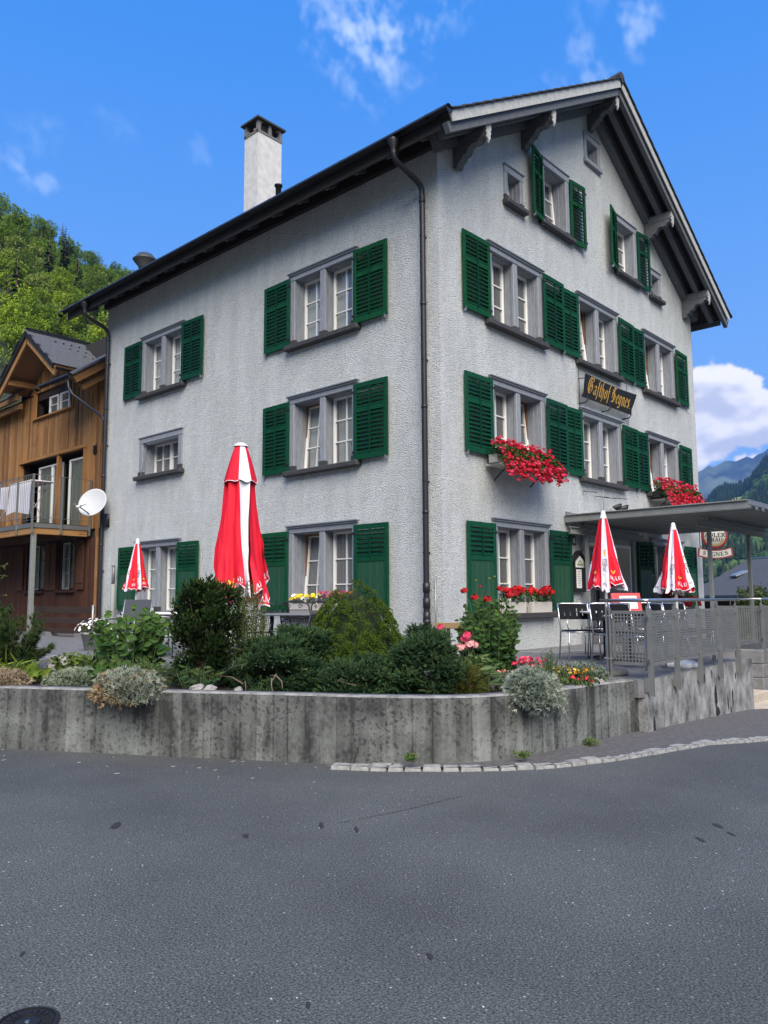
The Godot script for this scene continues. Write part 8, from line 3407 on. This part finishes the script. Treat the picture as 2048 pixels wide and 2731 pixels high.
	# --- small weeds at the foot of the wall
	for q in [[3.78, -0.585, 3.62, "small green weed growing at the foot of the wall below the silver cushion"], [3.12, -0.565, 4.50, "tuft of pale grass at the foot of the wall corner"], [3.92, -0.60, 2.55, "tiny weed in the joint between wall and pavement"]]:
		stem_bush("weed", q[3], "plant", V(q[0], q[1], q[2]), 0.12, 0.09, 9, 4, leaf_mesh(0.05, 0.018, 0.3), V(0.03, 0.07, 0.015), V(0.12, 0.17, 0.04), 20, 0.3)
	# --- stones in the bed
	var rk := 0
	for q in [[-3.2, 4.95, 0.26, "long pale boulder at the back of the bed beside the patio"], [-2.75, 5.1, 0.16, "flat grey stone beside the boulder"], [0.82, 5.28, 0.09, "pale stone on the wall edge below the dark shrub"], [0.98, 5.22, 0.07, "small angular stone next to the pale stone at the wall edge"], [1.25, 5.06, 0.06, "small stone at the wall edge under the left juniper"], [0.35, 5.52, 0.10, "flat stone behind the half dry cushion plant"], [3.02, 3.05, 0.10, "rounded grey stone behind the spurge"], [3.72, 2.0, 0.09, "pale stone near the railing foot"]]:
		rk += 1
		var st := new_st()
		var sph := SphereMesh.new()
		sph.radial_segments = 9
		sph.rings = 5
		sph.radius = 1.0
		sph.height = 2.0
		var arr := sph.get_mesh_arrays()
		var vs: PackedVector3Array = arr[Mesh.ARRAY_VERTEX]
		var nz := FastNoiseLite.new()
		nz.seed = rk
		nz.frequency = 0.7
		for i in vs.size():
			vs[i] = vs[i] * (1.0 + 0.5 * nz.get_noise_3dv(vs[i])) * V(q[2] * 1.2, q[2] * 0.6, q[2] * 0.8)
		var ix: PackedInt32Array = arr[Mesh.ARRAY_INDEX]
		for i in range(0, ix.size(), 3):
			tri(st, vs[ix[i]], vs[ix[i + 1]], vs[ix[i + 2]])
		var o := put("stone", st, M.rock, self, Transform3D(Basis(Vector3.UP, rk * 1.7), V(q[0], 0.0, q[1])))
		tag(o, q[3], "stone")
	make_pots(mid_leaf, small_leaf)
	make_neighbour_plants()


func flower_bed(called: String, label: String, at: Vector3, size: Vector3, n: int, head: ArrayMesh, tints: Array, green: ArrayMesh) -> Node3D:
	var o := thing(called, label, "flowers", at)
	var xfs := []
	var cols := []
	for k in int(220 * size.x / 0.3):
		var p := V(rnd(-1, 1), 0, rnd(-1, 1)) * size
		p.y = rnd(0, 0.9) * size.y
		xfs.append(aim(V(rnd(-0.7, 0.7), 1, rnd(-0.7, 0.7)), rnd(0, TAU), rnd(0.6, 1.0), p))
		cols.append(col(V(0.025, 0.05, 0.014), V(0.09, 0.13, 0.035), rng.randf()))
	stuff(putc("foliage", multi(green, xfs, cols), M.leaf, o))
	xfs = []
	cols = []
	for k in n:
		var a := rnd(0, TAU)
		var r := sqrt(rng.randf())
		xfs.append(aim(V(rnd(-0.4, 0.4), 1, rnd(-0.2, 0.5)), rnd(0, TAU), rnd(0.7, 1.15), V(cos(a) * r * size.x, size.y * rnd(0.8, 1.15), sin(a) * r * size.z)))
		cols.append(tints[rng.randi() % tints.size()] * rnd(0.85, 1.1))
	pieces(o, "blossom", "blossoms", head, xfs, cols, 60, "petal")
	return o


# flower box: trough, leaves and heads. local x along the sill, z outwards
func flower_box(label: String, xf: Transform3D, l: float, trough: Material, th: float, heads: int, head: ArrayMesh, tints: Array, spill: float, high: float, leaf: ArrayMesh, group := "", n_leaf := 260) -> Node3D:
	var o := thing("flower_box", label, "flower box", Vector3.ZERO, 0.0, group)
	o.transform = xf
	var st := new_st()
	var w := 0.17
	for s in [-1.0, 1.0]:
		cbx(st, V(0, th / 2, s * (w / 2 - 0.01)), V(l, th, 0.02), 0.004)
		cbx(st, V(s * (l / 2 - 0.01), th / 2, 0), V(0.02, th, w - 0.04), 0.004)
	bx(st, V(0, th * 0.45, 0), V(l - 0.04, th * 0.85, w - 0.04))
	put("trough", st, trough, o)
	var xfs := []
	var cols := []
	for k in n_leaf:
		var x := rnd(-0.5, 0.5) * l * 1.04
		var t := rng.randf()
		var p := V(x, th + rnd(-0.01, high * 0.75), rnd(-0.08, 0.14))
		if spill > 0 and t < 0.75:
			var f := rng.randf()
			p = V(x + rnd(-0.08, 0.08), th + high * 0.5 - f * f * spill, 0.05 + 0.26 * sqrt(f) + rnd(-0.05, 0.03))
		xfs.append(aim(V(rnd(-1, 1), rnd(-0.2, 1), rnd(-0.3, 1.2)), rnd(0, TAU), rnd(0.6, 1.0), p))
		cols.append(col(V(0.014, 0.042, 0.012), V(0.060, 0.115, 0.026), rng.randf()))
	stuff(putc("leaves", multi(leaf, xfs, cols), M.leaf, o))
	xfs = []
	cols = []
	var tips := []
	for k in heads:
		var x := rnd(-0.5, 0.5) * l * 1.06
		var p := V(x, th + high * rnd(0.55, 1.1), rnd(-0.06, 0.20))
		if spill > 0 and rng.randf() < 0.72:
			var f := pow(rng.randf(), 0.8)
			p = V(x * (1.0 + 0.08 * f), th + high * 0.75 - f * (spill + high * 0.75) * rnd(0.8, 1.08), 0.10 + 0.28 * sin(minf(f * 1.6, 1.4)) + rnd(-0.04, 0.05))
		tips.append([V(x * 0.95, th, 0.02), p])
		xfs.append(aim(V(rnd(-0.5, 0.5), 0.8, rnd(0.2, 1.2)), rnd(0, TAU), rnd(0.75, 1.2), p))
		var c: Color = tints[rng.randi() % tints.size()]
		cols.append(Color(c.r, c.g, c.b) * rnd(0.85, 1.1))
	stems(o, tips, 0.0025, M.stem_green)
	pieces(o, "blossom", "blossoms", head, xfs, cols, 150, "petal")
	return o


func make_pots(mid_leaf: ArrayMesh, small_leaf: ArrayMesh) -> void:
	var star := flower_head(16, 0.036, 0.017, 0.7)
	var ball := flower_head(34, 0.052, 0.021, 0.75)
	var round_leaf := leaf_mesh(0.06, 0.058, 0.3)
	var reds := [Color(0.50, 0.010, 0.035), Color(0.62, 0.022, 0.06), Color(0.40, 0.008, 0.022), Color(0.68, 0.07, 0.13)]
	var deep := [Color(0.62, 0.008, 0.015), Color(0.72, 0.012, 0.025), Color(0.5, 0.006, 0.012)]
	# hanging geraniums on the first floor
	flower_box("hanging box of trailing red geraniums under the corner window of the first floor", FR * Transform3D(Basis(), V(2.05, 3.31, 0.24)), 1.80, M.pot_grey, 0.15, 430, star, reds, 0.44, 0.26, round_leaf, "geranium boxes of the first floor", 2100)
	flower_box("hanging box of trailing red geraniums under the far right window of the first floor", FR * Transform3D(Basis(), V(9.02, 3.33, 0.24)), 2.1, M.dark_metal, 0.15, 470, star, reds, 0.42, 0.30, round_leaf, "geranium boxes of the first floor", 2100)
	# shelf irons under them
	for q in [2.1, 9.02]:
		var sh := thing("box_shelf", "narrow shelf with irons carrying the %s geranium box of the first floor" % ("corner" if q < 5 else "far right"), "shelf", V(0, 3.30, -q))
		var st := new_st()
		cbx(st, V(0.20, 0.0, 0), V(0.36, 0.03, 1.7), 0.005)
		put("board", st, M.terracotta_white, sh)
		for z in [-0.6, 0.6]:
			st = new_st()
			bar(st, V(0.02, -0.25, z), V(0.3, -0.02, z), 0.02, 0.02)
			put("iron", st, M.dark_metal, sh)
	# ground floor boxes
	for q in [[1.92, "left"], [2.83, "right"]]:
		flower_box("pale planter of bright red geraniums, %s half of the sill beside the dahlia" % q[1], FR * Transform3D(Basis(), V(q[0], 0.67, 0.06)), 0.72, M.terracotta_white, 0.20, 17, ball, deep, 0.0, 0.24, round_leaf, "", 150)
	flower_box("planter of red geraniums on the ground floor sill behind the railing", FR * Transform3D(Basis(), V(9.0, 0.67, 0.08)), 1.6, M.terracotta_white, 0.18, 30, ball, deep, 0.10, 0.24, round_leaf, "", 220)
	var dz := daisy_mesh(13, 0.034, 0.009)
	flower_box("pale planter of yellow and white daisies on the sill left of the conical spruce", FL * Transform3D(Basis(), V(-3.25, 0.68, 0.07)), 0.78, M.terracotta_white, 0.18, 40, dz, [Color(0.85, 0.62, 0.02), Color(0.85, 0.62, 0.02), Color(0.8, 0.8, 0.78)], 0.0, 0.17, small_leaf, "", 260)
	flower_box("pale planter of purple and orange flowers on the sill behind the conical spruce", FL * Transform3D(Basis(), V(-2.35, 0.68, 0.07)), 0.78, M.terracotta_white, 0.18, 44, dz, [Color(0.18, 0.012, 0.09), Color(0.30, 0.03, 0.14), Color(0.5, 0.12, 0.02)], 0.0, 0.20, small_leaf, "", 260)
	# pot of white daisies on the left patio
	var po := thing("daisy_pot", "grey pot of white daisies at the back of the left patio", "flower pot", V(-6.3, 0, 2.75))
	var st := new_st(true)
	lathe(st, [Vector2(0.0, 0.0), Vector2(0.15, 0.0), Vector2(0.22, 0.30), Vector2(0.24, 0.30), Vector2(0.24, 0.34), Vector2(0.21, 0.34), Vector2(0.19, 0.30), Vector2(0.0, 0.30)], 20)
	put("pot", st, M.pot_grey, po)
	var xfs := []
	var cols := []
	for k in 260:
		var d := V(rnd(-1, 1), rnd(0, 1), rnd(-1, 1)).normalized()
		xfs.append(aim(d + V(0, 0.4, 0), rnd(0, TAU), rnd(0.7, 1.1), V(0, 0.33, 0) + d * V(0.3, 0.22, 0.3) * rnd(0.3, 0.95)))
		cols.append(col(V(0.02, 0.05, 0.014), V(0.07, 0.12, 0.03), rng.randf()))
	stuff(putc("leaves", multi(small_leaf, xfs, cols), M.leaf, po))
	xfs = []
	cols = []
	for k in 70:
		var d := V(rnd(-1, 1), rnd(0.1, 1), rnd(-1, 1)).normalized()
		xfs.append(aim(d + V(0.2, 0.5, 0.4), 0, rnd(0.55, 0.85), V(0, 0.33, 0) + d * V(0.34, 0.27, 0.34)))
		cols.append(Color(0.78, 0.78, 0.74))
	pieces(po, "blossom", "blossoms", daisy_mesh(12, 0.034, 0.010), xfs, cols, 60, "petal")


func make_neighbour_plants() -> void:
	var leaf := leaf_clump(7, 0.12, 0.20)
	var a := broad_tree("garden_tree", "leafy garden tree with loose crown before the slate roof on the right", 3.9, 3.4, V(0.03, 0.055, 0.014), V(0.10, 0.125, 0.035), 900, leaf, "")
	a.position = V(-2.6, -2.6, -25.0)
	var b := conifer("yew_tree", "dark upright yew between the canopy posts", 3.4, 1.7, V(0.010, 0.022, 0.010), V(0.03, 0.052, 0.02), "", 1.6)
	b.position = V(-4.15, -2.6, -25.5)
	var c := broad_tree("hedge_tree", "low dense bush at the right edge behind the railing", 2.6, 3.6, V(0.02, 0.045, 0.014), V(0.07, 0.11, 0.03), 700, leaf, "")
	c.position = V(-0.8, -2.4, -24.0)
